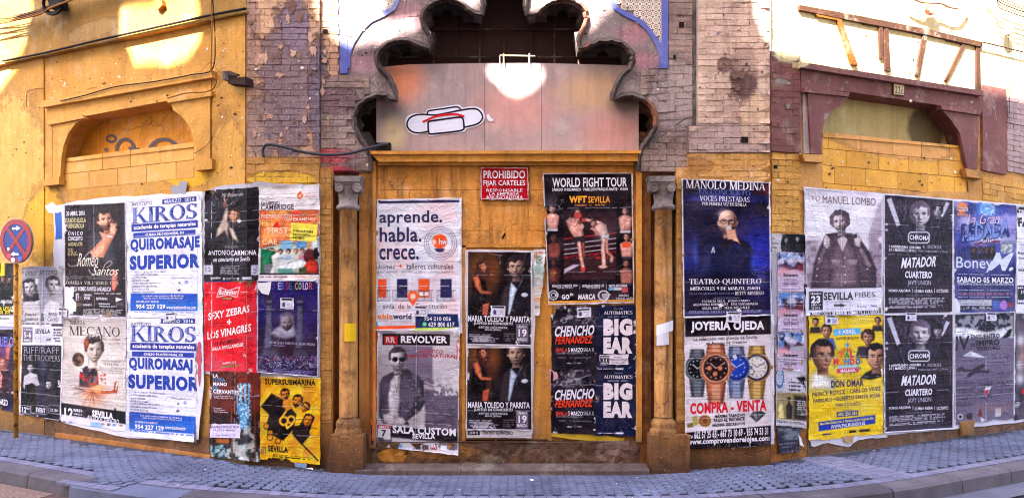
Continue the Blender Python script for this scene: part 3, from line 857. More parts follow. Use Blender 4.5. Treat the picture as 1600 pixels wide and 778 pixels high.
# small chips, nails and drips that make the plaster old
chipm = [flat_mat(c, 'plaster_chip_%d' % i_, .9) for i_, c in enumerate(((232, 216, 200), (120, 82, 56), (70, 50, 44)))]
def chips(root, n, x0, x1, y0, y1, o, kind_name='plaster_chip'):
    mbs = [MB(), MB(), MB()]
    for _ in range(n):
        x, y = R.uniform(x0, x1), R.uniform(y0, y1)
        if (root is portal and y < 262 and inside((x, y), [(565, 300)] + offs(hl, -12) + [(1012, 300)])) or inside((x, y), nicheL) or (y < 226 and inside((x, y), nicheR)): continue
        r = R.choice((.8, 1, 1.2, 1.6, 2.4)) * R.uniform(.6, 1.2)
        m_ = 6
        V, Fc = slab_vf([(x + r * R.uniform(.5, 1.3) * cos(2 * pi * k / m_), y + r * R.uniform(.4, 1.2) * sin(2 * pi * k / m_)) for k in range(m_)], o + .002, .002)
        mbs[R.choice((0, 1, 1, 2))].add(V, Fc)
    for i_, q in enumerate(mbs):
        if q.v:
            ob = q.build(kind_name, chipm[i_], root, kind='stuff')
            ob.matrix_parent_inverse = Matrix.Translation(-root.location)
chips(left, 70, 76, 325, 90, 300, .001); chips(left, 40, 75, 330, 122, 160, .036); chips(left, 40, 334, 380, 60, 310, .031); chips(left, 40, 2, 66, 150, 640, .013); chips(left, 30, 75, 375, 30, 100, .002)
chips(right, 60, 1262, 1530, 150, 175, .031); chips(right, 60, 1206, 1250, 240, 640, .02); chips(right, 60, 1290, 1510, 236, 330, -.008); chips(right, 30, 1206, 1530, 30, 120, .001)
chips(portal, 120, 505, 1075, 5, 262, .034); chips(portal, 90, 594, 986, 258, 700, -.054); chips(portal, 40, 386, 498, 248, 720, .069); chips(portal, 60, 1078, 1202, 245, 725, .069); chips(portal, 60, 386, 498, 5, 245, .074); chips(portal, 60, 1092, 1202, 5, 236, .082)
# ---------------------------------------------------------------- pavement, kerb, road
def grid_path(name, t0, t1, z0, mat, s0=-11.5, s1=11.5, ds=0.25, nt_=4, **k):
    V, Fc = [], []
    n = int((s1 - s0) / ds)
    for i in range(n + 1):
        s = s0 + (s1 - s0) * i / n
        for j in range(nt_ + 1): V.append(G(s, t0 + (t1 - t0) * j / nt_, z0))
    for i in range(n):
        for j in range(nt_):
            a = i * (nt_ + 1) + j
            Fc.append((a, a + 1, a + nt_ + 2, a + nt_ + 1))
    return mesh(name, V, Fc, mat, **k)
M_joint = flat_mat((40, 36, 44), 'dark_paving_joint', .95)
def ground_mat(name, c1, c2, dirt, tint=False, wallgrime=False, da=0.45):
    b = NB(name, 0.85)
    c = b.mix(b.rng(b.noise(2.2, 5, .6), .35, .65), S(c1), S(c2))
    if tint:
        oi = b.new('ShaderNodeObjectInfo')
        c = b.mix(1.0, c, b.mix(oi.outputs['Random'], (0.86, 0.86, 0.86), (1.08, 1.08, 1.08)), 'MULTIPLY')
    v = b.new('ShaderNodeTexVoronoi', feature='F1'); v.inputs['Scale'].default_value = 11.7
    b.put(v.inputs['Vector'], b.pos)
    c = b.mix(b.rng(b.noise(1.3, 6, .7), .5, .8, 0, da), c, S(dirt))
    c = b.mix(b.rng(b.noise(28, 6, .75), .55, .8, 0, da), c, S(dirt))
    c = b.mix(b.rng(b.noise(90, 2, .6), .68, .72, 0, .5), c, S(dirt))
    return b.finish(c, b.noise(60, 5, .7), .4, .004)
M_tile = ground_mat('lavender_paving_tile', (112, 112, 136), (94, 94, 116), (52, 50, 64), da=.75)
M_tile_one = ground_mat('lavender_paving_tile_single', (112, 112, 136), (94, 94, 116), (52, 50, 64), tint=True, da=.75)
M_tdirty = ground_mat('grimy_paving_tile', (84, 82, 94), (68, 66, 78), (40, 38, 46), tint=True, da=.8)
M_edge = ground_mat('pale_border_tile', (130, 124, 146), (112, 106, 130), (66, 62, 76), tint=True)
M_kerb = ground_mat('granite_kerb', (112, 102, 108), (90, 80, 88), (46, 38, 46), tint=True, da=.7)
M_road = ground_mat('asphalt', (64, 56, 66), (50, 43, 52), (32, 27, 34), da=.6)
pave = grid_path('pavement', -0.6, 1.08, -0.012, M_joint, nt_=6, kind='structure')
road = grid_path('road', 1.1, 9.5, -0.15, M_road, s0=-12.3, s1=12.3, nt_=12, kind='structure')
M_soil = ground_mat('distant_ground', (120, 110, 100), (100, 92, 86), (70, 64, 60))
mesh('ground', [(-60, -40, -0.35), (60, -40, -0.35), (60, 60, -0.35), (-60, 60, -0.35)], [(0, 1, 2, 3)], M_soil, kind='structure')
# hexagonal tiles
A_ = 0.0535
du, dv = 1.5 * A_, sqrt(3) * A_
KT = 1.07
BORD = 0.93
def kerb_t(s): return 1.34 if -3.62 < s < -2.98 else KT
def band_s(s): return 3.02 < s < 3.42              # strip of square tiles crossing the pavement on the right
cands = []
i = -130
while i * du < 10.4:
    s = i * du
    j = -1
    while True:
        t = j * dv + (dv / 2 if i % 2 else 0) + 0.05
        j += 1
        if t > kerb_t(s) - 0.16: break
        if band_s(s) and s + A_ < 3.42 + 0.05: continue
        cands.append((s, t))
    i += 1
def project(v):
    return (800 + F * v.x / v.y, HORY - (v.z - EYE) / v.y * F)
vis = []
for s, t in cands:
    g = G(s, t)
    if g.y < 0.5: continue
    x, y = project(g)
    if -10 < x < 1610 and y < 782 and t > 0.0: vis.append((-(y), s, t))
vis.sort()
single = set((s, t) for _, s, t in vis[:285])
hexm = bpy.data.meshes.new('paving_tile')
hv = []
g_ = 0.0048
for rr, z in ((A_ - g_ - 0.003, 0.0), (A_ - g_, -0.003), (A_ - g_, -0.02)):
    hv += [(rr * cos(pi / 3 * k), rr * sin(pi / 3 * k), z) for k in range(6)]
hf = [tuple(range(6))] + [(k, k + 6, (k + 1) % 6 + 6, (k + 1) % 6) for k in range(6)] + [(k + 6, k + 12, (k + 1) % 6 + 12, (k + 1) % 6 + 6) for k in range(6)]
hexm.from_pydata(hv, [], hf); hexm.materials.append(M_tile_one); hexm.update()
rest = MB(); dirty = MB()
for s, t in cands:
    if (s, t) in single:
        o = bpy.data.objects.new('paving_tile', hexm)
        o.location = G(s, t, R.uniform(-.0012, .0012))
        sl_ = (ground_z(s + .05) - ground_z(s - .05)) / .1
        o.rotation_euler = (R.uniform(-.018, .018), -math.atan(sl_) + R.uniform(-.018, .018), Gang(s))
        link(o, pave)
    elif t < .07 + .09 * R.random() + .05 * sin(s * 2.3):
        V = []
        for rr, z in ((A_ - g_, -.002), (A_ - g_, -0.012)):
            V += [G(s + rr * cos(pi / 3 * k), t + rr * sin(pi / 3 * k), z) for k in range(6)]
        dirty.add(V, [tuple(range(5, -1, -1))] + [(k, (k + 1) % 6, (k + 1) % 6 + 6, k + 6) for k in range(6)])
    else:
        V = []
        zz = R.uniform(-.001, .001)
        for rr, z in ((A_ - g_, 0.0), (A_ - g_, -0.012)):
            V += [G(s + rr * cos(pi / 3 * k), t + rr * sin(pi / 3 * k), z + zz) for k in range(6)]
        rest.add(V, [tuple(range(5, -1, -1))] + [(k, (k + 1) % 6, (k + 1) % 6 + 6, k + 6) for k in range(6)])
dirty.build('grimy_tiles', M_tdirty, pave, kind='stuff')
rest.build('paving_tiles', M_tile, pave, kind='stuff')
def gbox_vf(s0, s1, t0, t1, z, h=0.02, g=0.003, n=1):
    V, Fc = [], []
    for i in range(n + 1):
        s = s0 + g + (s1 - s0 - 2 * g) * i / n
        V += [G(s, t0 + g, z), G(s, t1 - g, z), G(s, t1 - g, z - h), G(s, t0 + g, z - h)]
    for i in range(n):
        a = 4 * i; b = a + 4
        Fc += [(a, a + 1, b + 1, b), (a + 1, a + 2, b + 2, b + 1), (a, b, b + 3, a + 3)]
    Fc += [(0, 3, 2, 1), (4 * n, 4 * n + 1, 4 * n + 2, 4 * n + 3)]
    return V, Fc
sq = 0.1
edge = MB()
s = -9.0
while s < 9.4:
    kt = kerb_t(s + .05)
    for r in range(1):
        z = R.uniform(-.001, .001) + 0.0015
        g = G(s, kt)
        edge_one = abs(s) < 6.3
        V, Fc = gbox_vf(s, s + sq, kt - 0.125, kt - 0.01, z)
        if edge_one and project(g)[1] < 784: mesh('border_tile', V, Fc, M_edge, pave)
        else: edge.add(V, Fc)
    s += sq
s = 3.0
while s < 3.4:
    t = -.02
    while t < KT - .14:
        mesh('band_tile', *gbox_vf(s, s + .105, t, t + .095, 0.002 + R.uniform(-.001, .001)), M_edge, pave)
        t += 0.095
    s += .105
edge.build('border_tiles', M_edge, pave, kind='stuff')
# grimy strip of cement where the wall meets the paving
grid_path('cement_strip', -0.05, 0.055, 0.003, ground_mat('grey_cement', (104, 98, 106), (86, 80, 88), (56, 50, 56)), nt_=1, kind='structure')
# kerb stones
s = -9.6
k = 0
kerb = bpy.data.objects.new('kerb', None); link(kerb, kind='structure')
while s < 9.6:
    L = 0.78
    if not (-3.7 < s + L / 2 < -2.9):
        V, Fc = [], []
        n = 5
        for i in range(n + 1):
            ss = s + 0.006 + (L - 0.012) * i / n
            for t, z in ((KT + .004, -0.004), (KT + .012, 0.004), (KT + .175, 0.002), (KT + .2, -.02), (KT + .215, -.17), (KT + .004, -.17)):
                V.append(G(ss, t, z + R.uniform(-.002, .002)))
        for i in range(n):
            for j in range(6):
                a = i * 6 + j; b = i * 6 + (j + 1) % 6
                Fc.append((a, b, b + 6, a + 6))
        Fc += [(5, 4, 3, 2, 1, 0), tuple(n * 6 + j for j in range(6))]
        mesh('kerb_stone', V, Fc, M_kerb, kerb)
    else:
        V, Fc = gbox_vf(s, s + L, KT - .3, 1.36, -0.011, .1, 0.0, 4)
        mesh('dropped_kerb', V, Fc, M_tile, kerb)
    s += L
grid_path('gutter', KT + .216, KT + .48, -0.132, ground_mat('grey_gutter_stone', (108, 102, 116), (90, 84, 100), (56, 50, 62)), nt_=1, kind='structure')
# patch of reused patterned tiles in the road at the left
M_pt = tile_mat('worn_floor_tile', (156, 124, 112), (84, 62, 58), (104, 72, 60))
M_pink = ground_mat('pinkish_road_patch', (112, 84, 78), (90, 66, 64), (52, 38, 38))
V, Fc = gbox_vf(-6.2, -2.6, KT + .22, KT + 1.2, -0.125, .02, 0, 12)
mesh('road_patch', V, Fc, M_pink, road)
for i in range(12):
    for j in range(7):
        s0 = -4.95 + i * .11 ; t0 = KT + .25 + j * .11
        V, Fc = gbox_vf(s0, s0 + .11, t0, t0 + .11, -0.118, .01, .001)
        me = bpy.data.meshes.new('floor_tile'); me.from_pydata([tuple(v) for v in V], [], Fc); me.materials.append(M_pt)
        uvl = me.uv_layers.new(name='UVMap')
        m_ = {0: (0, 1), 1: (0, 0), 5: (1, 0), 4: (1, 1)}
        for poly in me.polygons:
            for li in poly.loop_indices: uvl.data[li].uv = m_.get(me.loops[li].vertex_index, (.02, .02))
        link(bpy.data.objects.new('floor_tile', me), road)

# ---------------------------------------------------------------- unseen shade wall across the street, openings shaped to throw the sun patches
YB = -5.0
def toB(x, y, o=0.02):
    p = P(x, y, o)
    t = (YB - p.y) / SUN.y
    return (p.x + SUN.x * t, p.z + SUN.z * t)
lit = [
    [(-60, -140), (75, -140), (52, 0), (56, 22), (47, 40), (45, 66), (38, 85), (0, 135), (-60, 220)],
    [(190, 14), (235, 10), (305, -12), (315, 20), (308, 60), (292, 84), (262, 96), (228, 94), (206, 96), (196, 66), (190, 66)],
    [(497, -10), (540, -14), (590, -16), (598, 4), (590, 24), (618, 26), (648, 20), (658, 30), (640, 46), (618, 52), (598, 64), (566, 66), (548, 74), (524, 62), (512, 44), (500, 40), (504, 24), (495, 18)],
    [(700, -20), (748, -24), (744, 6), (720, 12), (706, 2)],
    [(820, -30), (958, -30), (962, 4), (940, 24), (918, 44), (896, 46), (850, 22), (828, 22)],
    [(1176, -20), (1206, -150), (1700, -150), (1700, 168), (1576, 146), (1535, 136), (1400, 112), (1290, 98), (1250, 86), (1206, 76), (1192, 60), (1180, 30)],
]
spot = [(756, 104), (764, 95), (782, 92), (800, 88), (820, 86), (836, 94), (846, 104), (844, 120), (828, 136), (806, 146), (786, 140), (776, 124), (760, 116)]
hB = [[toB(*p) for p in L] for L in lit] + [[toB(x, y, -0.1) for x, y in spot]]
outer = [(-34, -0.3), (26, -0.3), (26, 1), (26, 0), ][:2]
xs = [p[0] for L in hB for p in L]; zs = [p[1] for L in hB for p in L]
top_z = max(zs) + 0.25
outer = [(-36, -.3), (24, -.3), (24, top_z - 2.5), (max(xs) + 1.5, top_z), (min(xs) - 1.5, top_z), (-36, top_z - 3)]
pts = [Vector(p) for p in outer]; edges = [(i, (i + 1) % len(outer)) for i in range(len(outer))]
for L in hB:
    b = len(pts); pts += [Vector(p) for p in L]; edges += [(b + i, b + (i + 1) % len(L)) for i in range(len(L))]
r = geometry.delaunay_2d_cdt(pts, edges, [], 0, 1e-4)
V2 = [(v.x, v.y) for v in r[0]]
tr = [t for t in r[2] if (lambda c: inside(c, outer) and not any(inside(c, L) for L in hB))((sum(V2[i][0] for i in t) / 3, sum(V2[i][1] for i in t) / 3))]
V = [(x, YB, z) for x, z in V2] + [(x, YB - .06, z) for x, z in V2]
n = len(V2)
Fc = [tuple(t) for t in tr] + [tuple(i + n for i in reversed(t)) for t in tr]
opp = bpy.data.objects.new('building', None); opp.location = (-6, YB, 0)
link(opp, label='unseen cream shade wall across the street with openings shaped for the sun patches', cat='building')
M_opp = wall_mat('cream_house_front', (244, 214, 176), (238, 204, 166), (170, 140, 110), .2)  # material of the unseen shade wall
mesh('street_front', V, Fc, M_opp, opp)  # the unseen shade wall, open where the sun patches fall
for o in opp.children: o.matrix_parent_inverse = Matrix.Translation(-opp.location)
# ================================================================ printing: painted sheets and lettering
_np = np.random.RandomState(5)
_lat = _np.rand(64, 64)
def nz(x, y, s):
    """smooth value noise, 0..1, feature size s"""
    u, v = x / s, y / s
    i, j = np.floor(u).astype(int), np.floor(v).astype(int)
    a, b = u - i, v - j
    a, b = a * a * (3 - 2 * a), b * b * (3 - 2 * b)
    L = lambda p, q: _lat[p % 64, q % 64]
    return (L(i, j) * (1 - a) + L(i + 1, j) * a) * (1 - b) + (L(i, j + 1) * (1 - a) + L(i + 1, j + 1) * a) * b
def fbm(x, y, s, o=3):
    r = 0; t = 0
    for k in range(o):
        r = r + nz(x + 17 * k, y + 31 * k, s / 2 ** k) * .5 ** k; t += .5 ** k
    return r / t
def wrinkle(x, y):
    x = np.asarray(x, float); y = np.asarray(y, float)
    return 0.0042 * fbm(x + 300, y + 900, 40.0, 2) + 0.0012 * nz(x * 1.8, y, 13.0)
CROP = [0, 0, 1.0]
def crop(ox, oy, k): CROP[:] = [ox, oy, k]
def cx_(p): return (CROP[0] + p[0] / CROP[2], CROP[1] + p[1] / CROP[2])
class Sheet:
    """a poster: quad in photograph pixels; everything else in the pixels of the current crop"""
    def __init__(s, quad, bg, step=1.0, edge=(), white=(236, 226, 242), hole=None):
        s.q = [Vector(p) for p in quad]
        a, b, c, d = s.q
        W, H = (b - a).length, (d - a).length
        s.nx, s.ny = max(4, int(W / step)), max(4, int(H / step))
        u = np.linspace(0, 1, s.nx + 1)[None, :]; v = np.linspace(0, 1, s.ny + 1)[:, None]
        s.X = a.x * (1 - u) * (1 - v) + b.x * u * (1 - v) + c.x * u * v + d.x * (1 - u) * v
        s.Y = a.y * (1 - u) * (1 - v) + b.y * u * (1 - v) + c.y * u * v + d.y * (1 - u) * v
        s.U = u + 0 * v; s.Vv = v + 0 * u
        s.C = np.empty(s.X.shape + (3,)); s.C[:] = bg
        s.texts = {}
        s.hole = hole
        s.k0 = (b.y - a.y) / max(1, (b.x - a.x)); s.k1 = (c.y - d.y) / max(1, (c.x - d.x))
        s.ytop, s.ybot = (a.y + b.y) / 2, (c.y + d.y) / 2
    def slope(s, y):
        t = min(1, max(0, (y - s.ytop) / (s.ybot - s.ytop)))
        return s.k0 * (1 - t) + s.k1 * t
    def loc(s): return (s.X - CROP[0]) * CROP[2], (s.Y - CROP[1]) * CROP[2]
    def put(s, m, c, a=1.0):
        m = np.clip(m, 0, 1)[..., None] * a
        s.C = s.C * (1 - m) + np.array(c, float) * m
        return s
    def soft(s, d, w=None):
        w = w or 1.0
        w = w * CROP[2]
        return np.clip(0.5 - d / w, 0, 1)
    def rect(s, x0, y0, x1, y1, c, a=1.0, w=1.0, follow=True):
        X, Y = s.loc()
        if follow:
            k = s.slope(CROP[1] + (y0 + y1) / 2 / CROP[2])
            Y = Y - k * (X - (x0 + x1) / 2)
        d = np.maximum(np.maximum(x0 - X, X - x1), np.maximum(y0 - Y, Y - y1))
        return s.put(s.soft(d, w), c, a)
    def ell(s, x, y, rx, ry, c, a=1.0, rot=0, w=1.5):
        X, Y = s.loc()
        X = X - x; Y = Y - y
        if rot:
            r = radians(rot); X, Y = X * cos(r) + Y * sin(r), -X * sin(r) + Y * cos(r)
        q = np.sqrt((X / rx) ** 2 + (Y / ry) ** 2)
        return s.put(s.soft((q - 1) * min(rx, ry), w), c, a)
    def glow(s, x, y, rx, ry, c, a=1.0):
        X, Y = s.loc()
        return s.put(np.exp(-(((X - x) / rx) ** 2 + ((Y - y) / ry) ** 2)), c, a)
    def ring(s, x, y, rx, ry, t, c, a=1.0):
        X, Y = s.loc()
        q = np.abs(np.sqrt(((X - x) / rx) ** 2 + ((Y - y) / ry) ** 2) - 1) * min(rx, ry) - t / 2
        return s.put(s.soft(q, 1), c, a)
    def poly(s, pts, c, a=1.0, w=1.2):
        X, Y = s.loc()
        ins = np.zeros(X.shape, bool); d = np.full(X.shape, 1e9)
        n = len(pts)
        for i in range(n):
            x0, y0 = pts[i]; x1, y1 = pts[(i + 1) % n]
            dx, dy = x1 - x0, y1 - y0
            L = dx * dx + dy * dy or 1
            t = np.clip(((X - x0) * dx + (Y - y0) * dy) / L, 0, 1)
            d = np.minimum(d, np.hypot(X - x0 - t * dx, Y - y0 - t * dy))
            if dy:
                cr = ((y0 > Y) != (y1 > Y)) & (X < dx * (Y - y0) / dy + x0)
                ins ^= cr
        m = s.soft(np.where(ins, -d, d), w)
        if w >= 2 and n > 4 and a > .85:
            xs = [p[0] for p in pts]; ys = [p[1] for p in pts]
            sz = min(max(xs) - min(xs), max(ys) - min(ys))
            k = np.clip(np.where(ins, d, 0) / (sz * .22 + 1e-6), 0, 1) ** .6
            fold = fbm(X * .9 + Y * .35 + 50, Y * .45 - X * .2 + 90, sz * .16 + 4, 3) - .5
            side = (X - (min(xs) + max(xs)) / 2) / (max(xs) - min(xs) + 1)
            f = .60 + .46 * k + .5 * fold - .22 * side
            cc = np.clip(np.array(c, float)[None, None, :] * f[..., None] + 14 * np.clip(f[..., None] - 1.1, 0, 1), 0, 255)
            mm = np.clip(m, 0, 1)[..., None] * a
            s.C = s.C * (1 - mm) + cc * mm
            return s
        return s.put(m, c, a)
    def line(s, pts, t, c, a=1.0, w=1.0):
        X, Y = s.loc()
        d = np.full(X.shape, 1e9)
        for (x0, y0), (x1, y1) in zip(pts, pts[1:]):
            dx, dy = x1 - x0, y1 - y0
            L = dx * dx + dy * dy or 1
            k = np.clip(((X - x0) * dx + (Y - y0) * dy) / L, 0, 1)
            d = np.minimum(d, np.hypot(X - x0 - k * dx, Y - y0 - k * dy))
        if t >= 11:
            f = 1.12 - .55 * np.clip(d / (t / 2), 0, 1) ** 2 + .5 * (fbm(X + 9, Y + 5, t * .7, 2) - .5)
            mm = np.clip(s.soft(d - t / 2, w), 0, 1)[..., None] * a
            s.C = s.C * (1 - mm) + np.clip(np.array(c, float) * f[..., None], 0, 255) * mm
            return s
        return s.put(s.soft(d - t / 2, w), c, a)
    def vgrad(s, y0, y1, c, a0, a1):
        X, Y = s.loc()
        t = np.clip((Y - y0) / (y1 - y0), 0, 1)
        return s.put(a0 + (a1 - a0) * t, c)
    def cloud(s, c, size, lo, hi, a=1.0, box=None, seed=0):
        X, Y = s.loc()
        n = fbm(s.X + seed * 37, s.Y + seed * 11, size / CROP[2], 4)
        m = np.clip((n - lo) / (hi - lo), 0, 1)
        if box is not None:
            x0, y0, x1, y1 = box
            d = np.maximum(np.maximum(x0 - X, X - x1), np.maximum(y0 - Y, Y - y1))
            m = m * s.soft(d, 3)
        return s.put(m, c, a)
    def frame(s, wd, c=(238, 228, 244)):
        a = s.q
        W = (a[1] - a[0]).length; H = (a[3] - a[0]).length
        d = np.minimum(np.minimum(s.U, 1 - s.U) * W, np.minimum(s.Vv, 1 - s.Vv) * H) - wd
        return s.put(np.clip(0.5 - d, 0, 1), c)
    def small(s, x0, y0, x1, y1, rows, c, a=0.8, seed=1):
        """lines of print too small to read, as in the photograph"""
        X, Y = s.loc()
        k = s.slope(CROP[1] + (y0 + y1) / 2 / CROP[2])
        Y = Y - k * (X - (x0 + x1) / 2)
        h = (y1 - y0) / rows
        f = ((Y - y0) / h) % 1
        r = np.floor((Y - y0) / h)
        mm = (np.abs(f - .5) < .3) * (nz(s.X * 1.0 + r * 13 + seed, r * 7.3, 1.7) > .3)
        end = x1 - (x1 - x0) * .3 * nz(r * 5.1 + seed, r * 0 + 3.3, 1.0)
        box = (X > x0) & (X < end) & (Y > y0) & (Y < y1)
        return s.put((mm * box).astype(float), c, a)
    # ---- lettering
    def t(s, txt, x0, y0, x1, y1, c, b=0.02, sh=0.0, f='s', rot=0.0, k=None, al=0):
        q0 = cx_((x0, y0)); q1 = cx_((x1, y1))
        if k is None: k = s.slope((q0[1] + q1[1]) / 2)
        s.texts.setdefault(tuple(c), []).append((txt, q0, q1, b, sh, f, rot, k))
        return s
_gc = {}
def sans(txt, b, lo):
    key = (txt, b)
    if key in _gc: return _gc[key]
    cu = bpy.data.curves.new('t', 'FONT')
    cu.body = txt; cu.resolution_u = lo; cu.offset = b; cu.space_character = 1 + b * 2.2; cu.size = 1; cu.fill_mode = 'FRONT'
    ob = bpy.data.objects.new('t', cu)
    me = bpy.data.meshes.new_from_object(ob)
    n = len(me.vertices)
    co_ = np.empty(n * 3); me.vertices.foreach_get('co', co_)
    V = co_.reshape(-1, 3)[:, :2].copy()
    Fc = [tuple(p.vertices) for p in me.polygons]
    bpy.data.objects.remove(ob); bpy.data.curves.remove(cu); bpy.data.meshes.remove(me)
    _gc[key] = (V, Fc)
    return _gc[key]
# a roman capital alphabet: v stem, d diagonal, h hairline, o bowl, s serif
TH, TN, SH = 0.13, 0.045, 0.035
def sv(x, y0=0, y1=1, w=TH, sf=3):
    r = [('q', x - w / 2, y0, x + w / 2, y1)]
    e = w / 2 + .08
    if sf & 1: r.append(('q', x - e, y0, x + e, y0 + SH))
    if sf & 2: r.append(('q', x - e, y1 - SH, x + e, y1))
    return r
def sd(x0, y0, x1, y1, w=TH, sf=0):
    r = [('p', (x0 - w / 2, y0), (x0 + w / 2, y0), (x1 + w / 2, y1), (x1 - w / 2, y1))]
    if sf & 1: r.append(('q', x0 - w / 2 - .07, y0, x0 + w / 2 + .07, y0 + SH))
    if sf & 2: r.append(('q', x1 - w / 2 - .07, y1 - SH, x1 + w / 2 + .07, y1))
    return r
def hq(x0, x1, y, w=TN): return [('q', x0, y - w / 2, x1, y + w / 2)]
def ob_(cx, cy, rx, ry, a0=0, a1=360): return [('o', cx, cy, rx, ry, a0, a1)]
SER = {
 'A': (.82, sd(.1, 0, .4, 1, TN, 1) + sd(.7, 0, .42, 1, TH, 1) + hq(.2, .6, .33)),
 'B': (.68, sv(.14) + ob_(.14, .74, .4, .26, -90, 90) + ob_(.14, .26, .46, .26, -90, 90)),
 'C': (.78, ob_(.44, .5, .4, .5, 45, 315) + [('q', .7, .72, .74, .98)]),
 'D': (.82, sv(.14) + ob_(.14, .5, .6, .5, -90, 90)),
 'E': (.66, sv(.14) + hq(.14, .6, .975) + hq(.14, .5, .5) + hq(.14, .62, .025) + [('q', .57, .78, .6, 1), ('q', .59, 0, .62, .22), ('q', .47, .4, .5, .6)]),
 'F': (.62, sv(.14) + hq(.14, .6, .975) + hq(.14, .5, .5) + [('q', .57, .78, .6, 1)]),
 'G': (.84, ob_(.44, .5, .4, .5, 45, 330) + sv(.7, 0, .42, TH, 2)),
 'H': (.84, sv(.14) + sv(.7) + hq(.14, .7, .5)),
 'I': (.34, sv(.17)),
 'J': (.42, sv(.24, -.1, 1, TH, 2) + ob_(.1, -.08, .16, .16, 270, 350)),
 'K': (.82, sv(.14) + sd(.24, .42, .66, 1, TN, 2) + sd(.72, 0, .36, .56, TH, 1)),
 'L': (.64, sv(.14) + hq(.14, .6, .025) + [('q', .58, 0, .61, .24)]),
 'M': (1.0, sv(.12, w=TN) + sv(.86) + sd(.48, 0, .14, 1, TH) + sd(.48, 0, .84, 1, TN)),
 'N': (.84, sv(.12, w=TN) + sv(.72, w=TN) + sd(.68, 0, .14, 1, TH)),
 'O': (.88, ob_(.44, .5, .4, .5)),
 'P': (.66, sv(.14) + ob_(.14, .72, .44, .28, -90, 90)),
 'Q': (.88, ob_(.44, .5, .4, .5) + sd(.8, -.18, .44, .1, TH)),
 'R': (.78, sv(.14) + ob_(.14, .74, .42, .26, -90, 90) + sd(.7, 0, .34, .5, TH, 1)),
 'S': (.62, ob_(.3, .74, .25, .26, 40, 270) + ob_(.3, .26, .27, .26, -140, 90) + [('q', .5, .76, .53, .98), ('q', .05, .02, .08, .24)]),
 'T': (.74, sv(.37, 0, 1, TH, 1) + hq(.04, .7, .975) + [('q', .04, .76, .07, 1), ('q', .67, .76, .7, 1)]),
 'U': (.82, sv(.14, .3, 1, TH, 2) + sv(.7, .3, 1, TN, 2) + ob_(.42, .32, .3, .32, 180, 360)),
 'V': (.8, sd(.4, 0, .12, 1, TH, 2) + sd(.42, 0, .7, 1, TN, 2)),
 'W': (1.14, sd(.34, 0, .12, 1, TH, 2) + sd(.36, 0, .58, 1, TN) + sd(.78, 0, .58, 1, TH) + sd(.8, 0, 1.04, 1, TN, 2)),
 'X': (.8, sd(.68, 0, .14, 1, TH, 3) + sd(.12, 0, .66, 1, TN, 3)),
 'Y': (.78, sv(.39, 0, .5, TH, 1) + sd(.39, .45, .12, 1, TH, 2) + sd(.41, .45, .68, 1, TN, 2)),
 'Z': (.7, hq(.08, .62, .975) + hq(.08, .64, .025) + sd(.12, 0, .58, 1, TH)),
 '0': (.62, ob_(.31, .5, .26, .5)), '1': (.4, sv(.2, 0, 1, TH, 1)), '2': (.6, ob_(.28, .74, .22, .26, -60, 170) + sd(.1, 0, .42, .6, TH) + hq(.06, .54, .04, .08)),
 '3': (.58, ob_(.25, .74, .22, .26, -90, 150) + ob_(.25, .26, .26, .26, -150, 90)), '9': (.6, ob_(.3, .66, .25, .34) + ob_(.24, .5, .3, .5, -70, 20)),
 ':': (.26, [('q', .08, .1, .2, .24), ('q', .08, .5, .2, .64)]), ',': (.24, [('q', .08, -.1, .18, .12)]), '.': (.24, [('q', .08, 0, .2, .12)]),
 '-': (.4, hq(.06, .34, .4)), ' ': (.36, []), "'": (.2, [('q', .06, .75, .14, 1)]),
}
for a_, b_, c_ in (('É', 'E', .3), ('Á', 'A', .42), ('Ó', 'O', .44), ('Í', 'I', .17)):
    SER[a_] = (SER[b_][0], SER[b_][1] + [('p', (c_ - .04, 1.06), (c_ + .04, 1.06), (c_ + .14, 1.22), (c_ + .04, 1.22))])
def serif(txt, b):
    V, Fc = [], []
    x = 0
    g = b * 0.8
    for ch in txt:
        wdt, prims = SER.get(ch, SER.get(ch.upper(), SER[' ']))
        for p in prims:
            n = len(V)
            if p[0] == 'q':
                _, a0, b0, a1, b1 = p
                V += [(x + a0 - g, b0), (x + a1 + g, b0), (x + a1 + g, b1), (x + a0 - g, b1)]; Fc.append((n, n + 1, n + 2, n + 3))
            elif p[0] == 'p':
                V += [(x + p[1][0] - g, p[1][1]), (x + p[2][0] + g, p[2][1]), (x + p[3][0] + g, p[3][1]), (x + p[4][0] - g, p[4][1])]; Fc.append((n, n + 1, n + 2, n + 3))
            else:
                _, c0, c1, rx, ry, a0, a1 = p
                m = max(4, int(abs(a1 - a0) / 22))
                for i in range(m + 1):
                    a = radians(a0 + (a1 - a0) * i / m)
                    V.append((x + c0 + (rx + g) * cos(a), c1 + ry * sin(a)))
                    V.append((x + c0 + max(.02, rx - TH - g) * cos(a), c1 + (ry - TN) * sin(a)))
                for i in range(m): Fc.append((n + 2 * i, n + 2 * i + 2, n + 2 * i + 3, n + 2 * i + 1))
        x += wdt + .03
    return np.array(V, float), Fc
def print_mat(c, kind='ink'):
    key = ('print', tuple(c), kind)
    if key in _cm: return _cm[key]
    b = NB('ink_%02x%02x%02x' % tuple(int(v) for v in c), 0.6, 0.06)
    k = b.mix(b.rng(b.noise(25, 6, .75), .66, .8, 0.0, 0.35), S(c), S(205, 190, 200))
    k = b.mix(b.rng(b.noise(4, 5, .7), .35, .8, 0.0, 0.22), k, tuple(v * .5 for v in S(c)))
    _cm[key] = b.finish(k, paper_bump(b), 0.6, 0.016)
    return _cm[key]
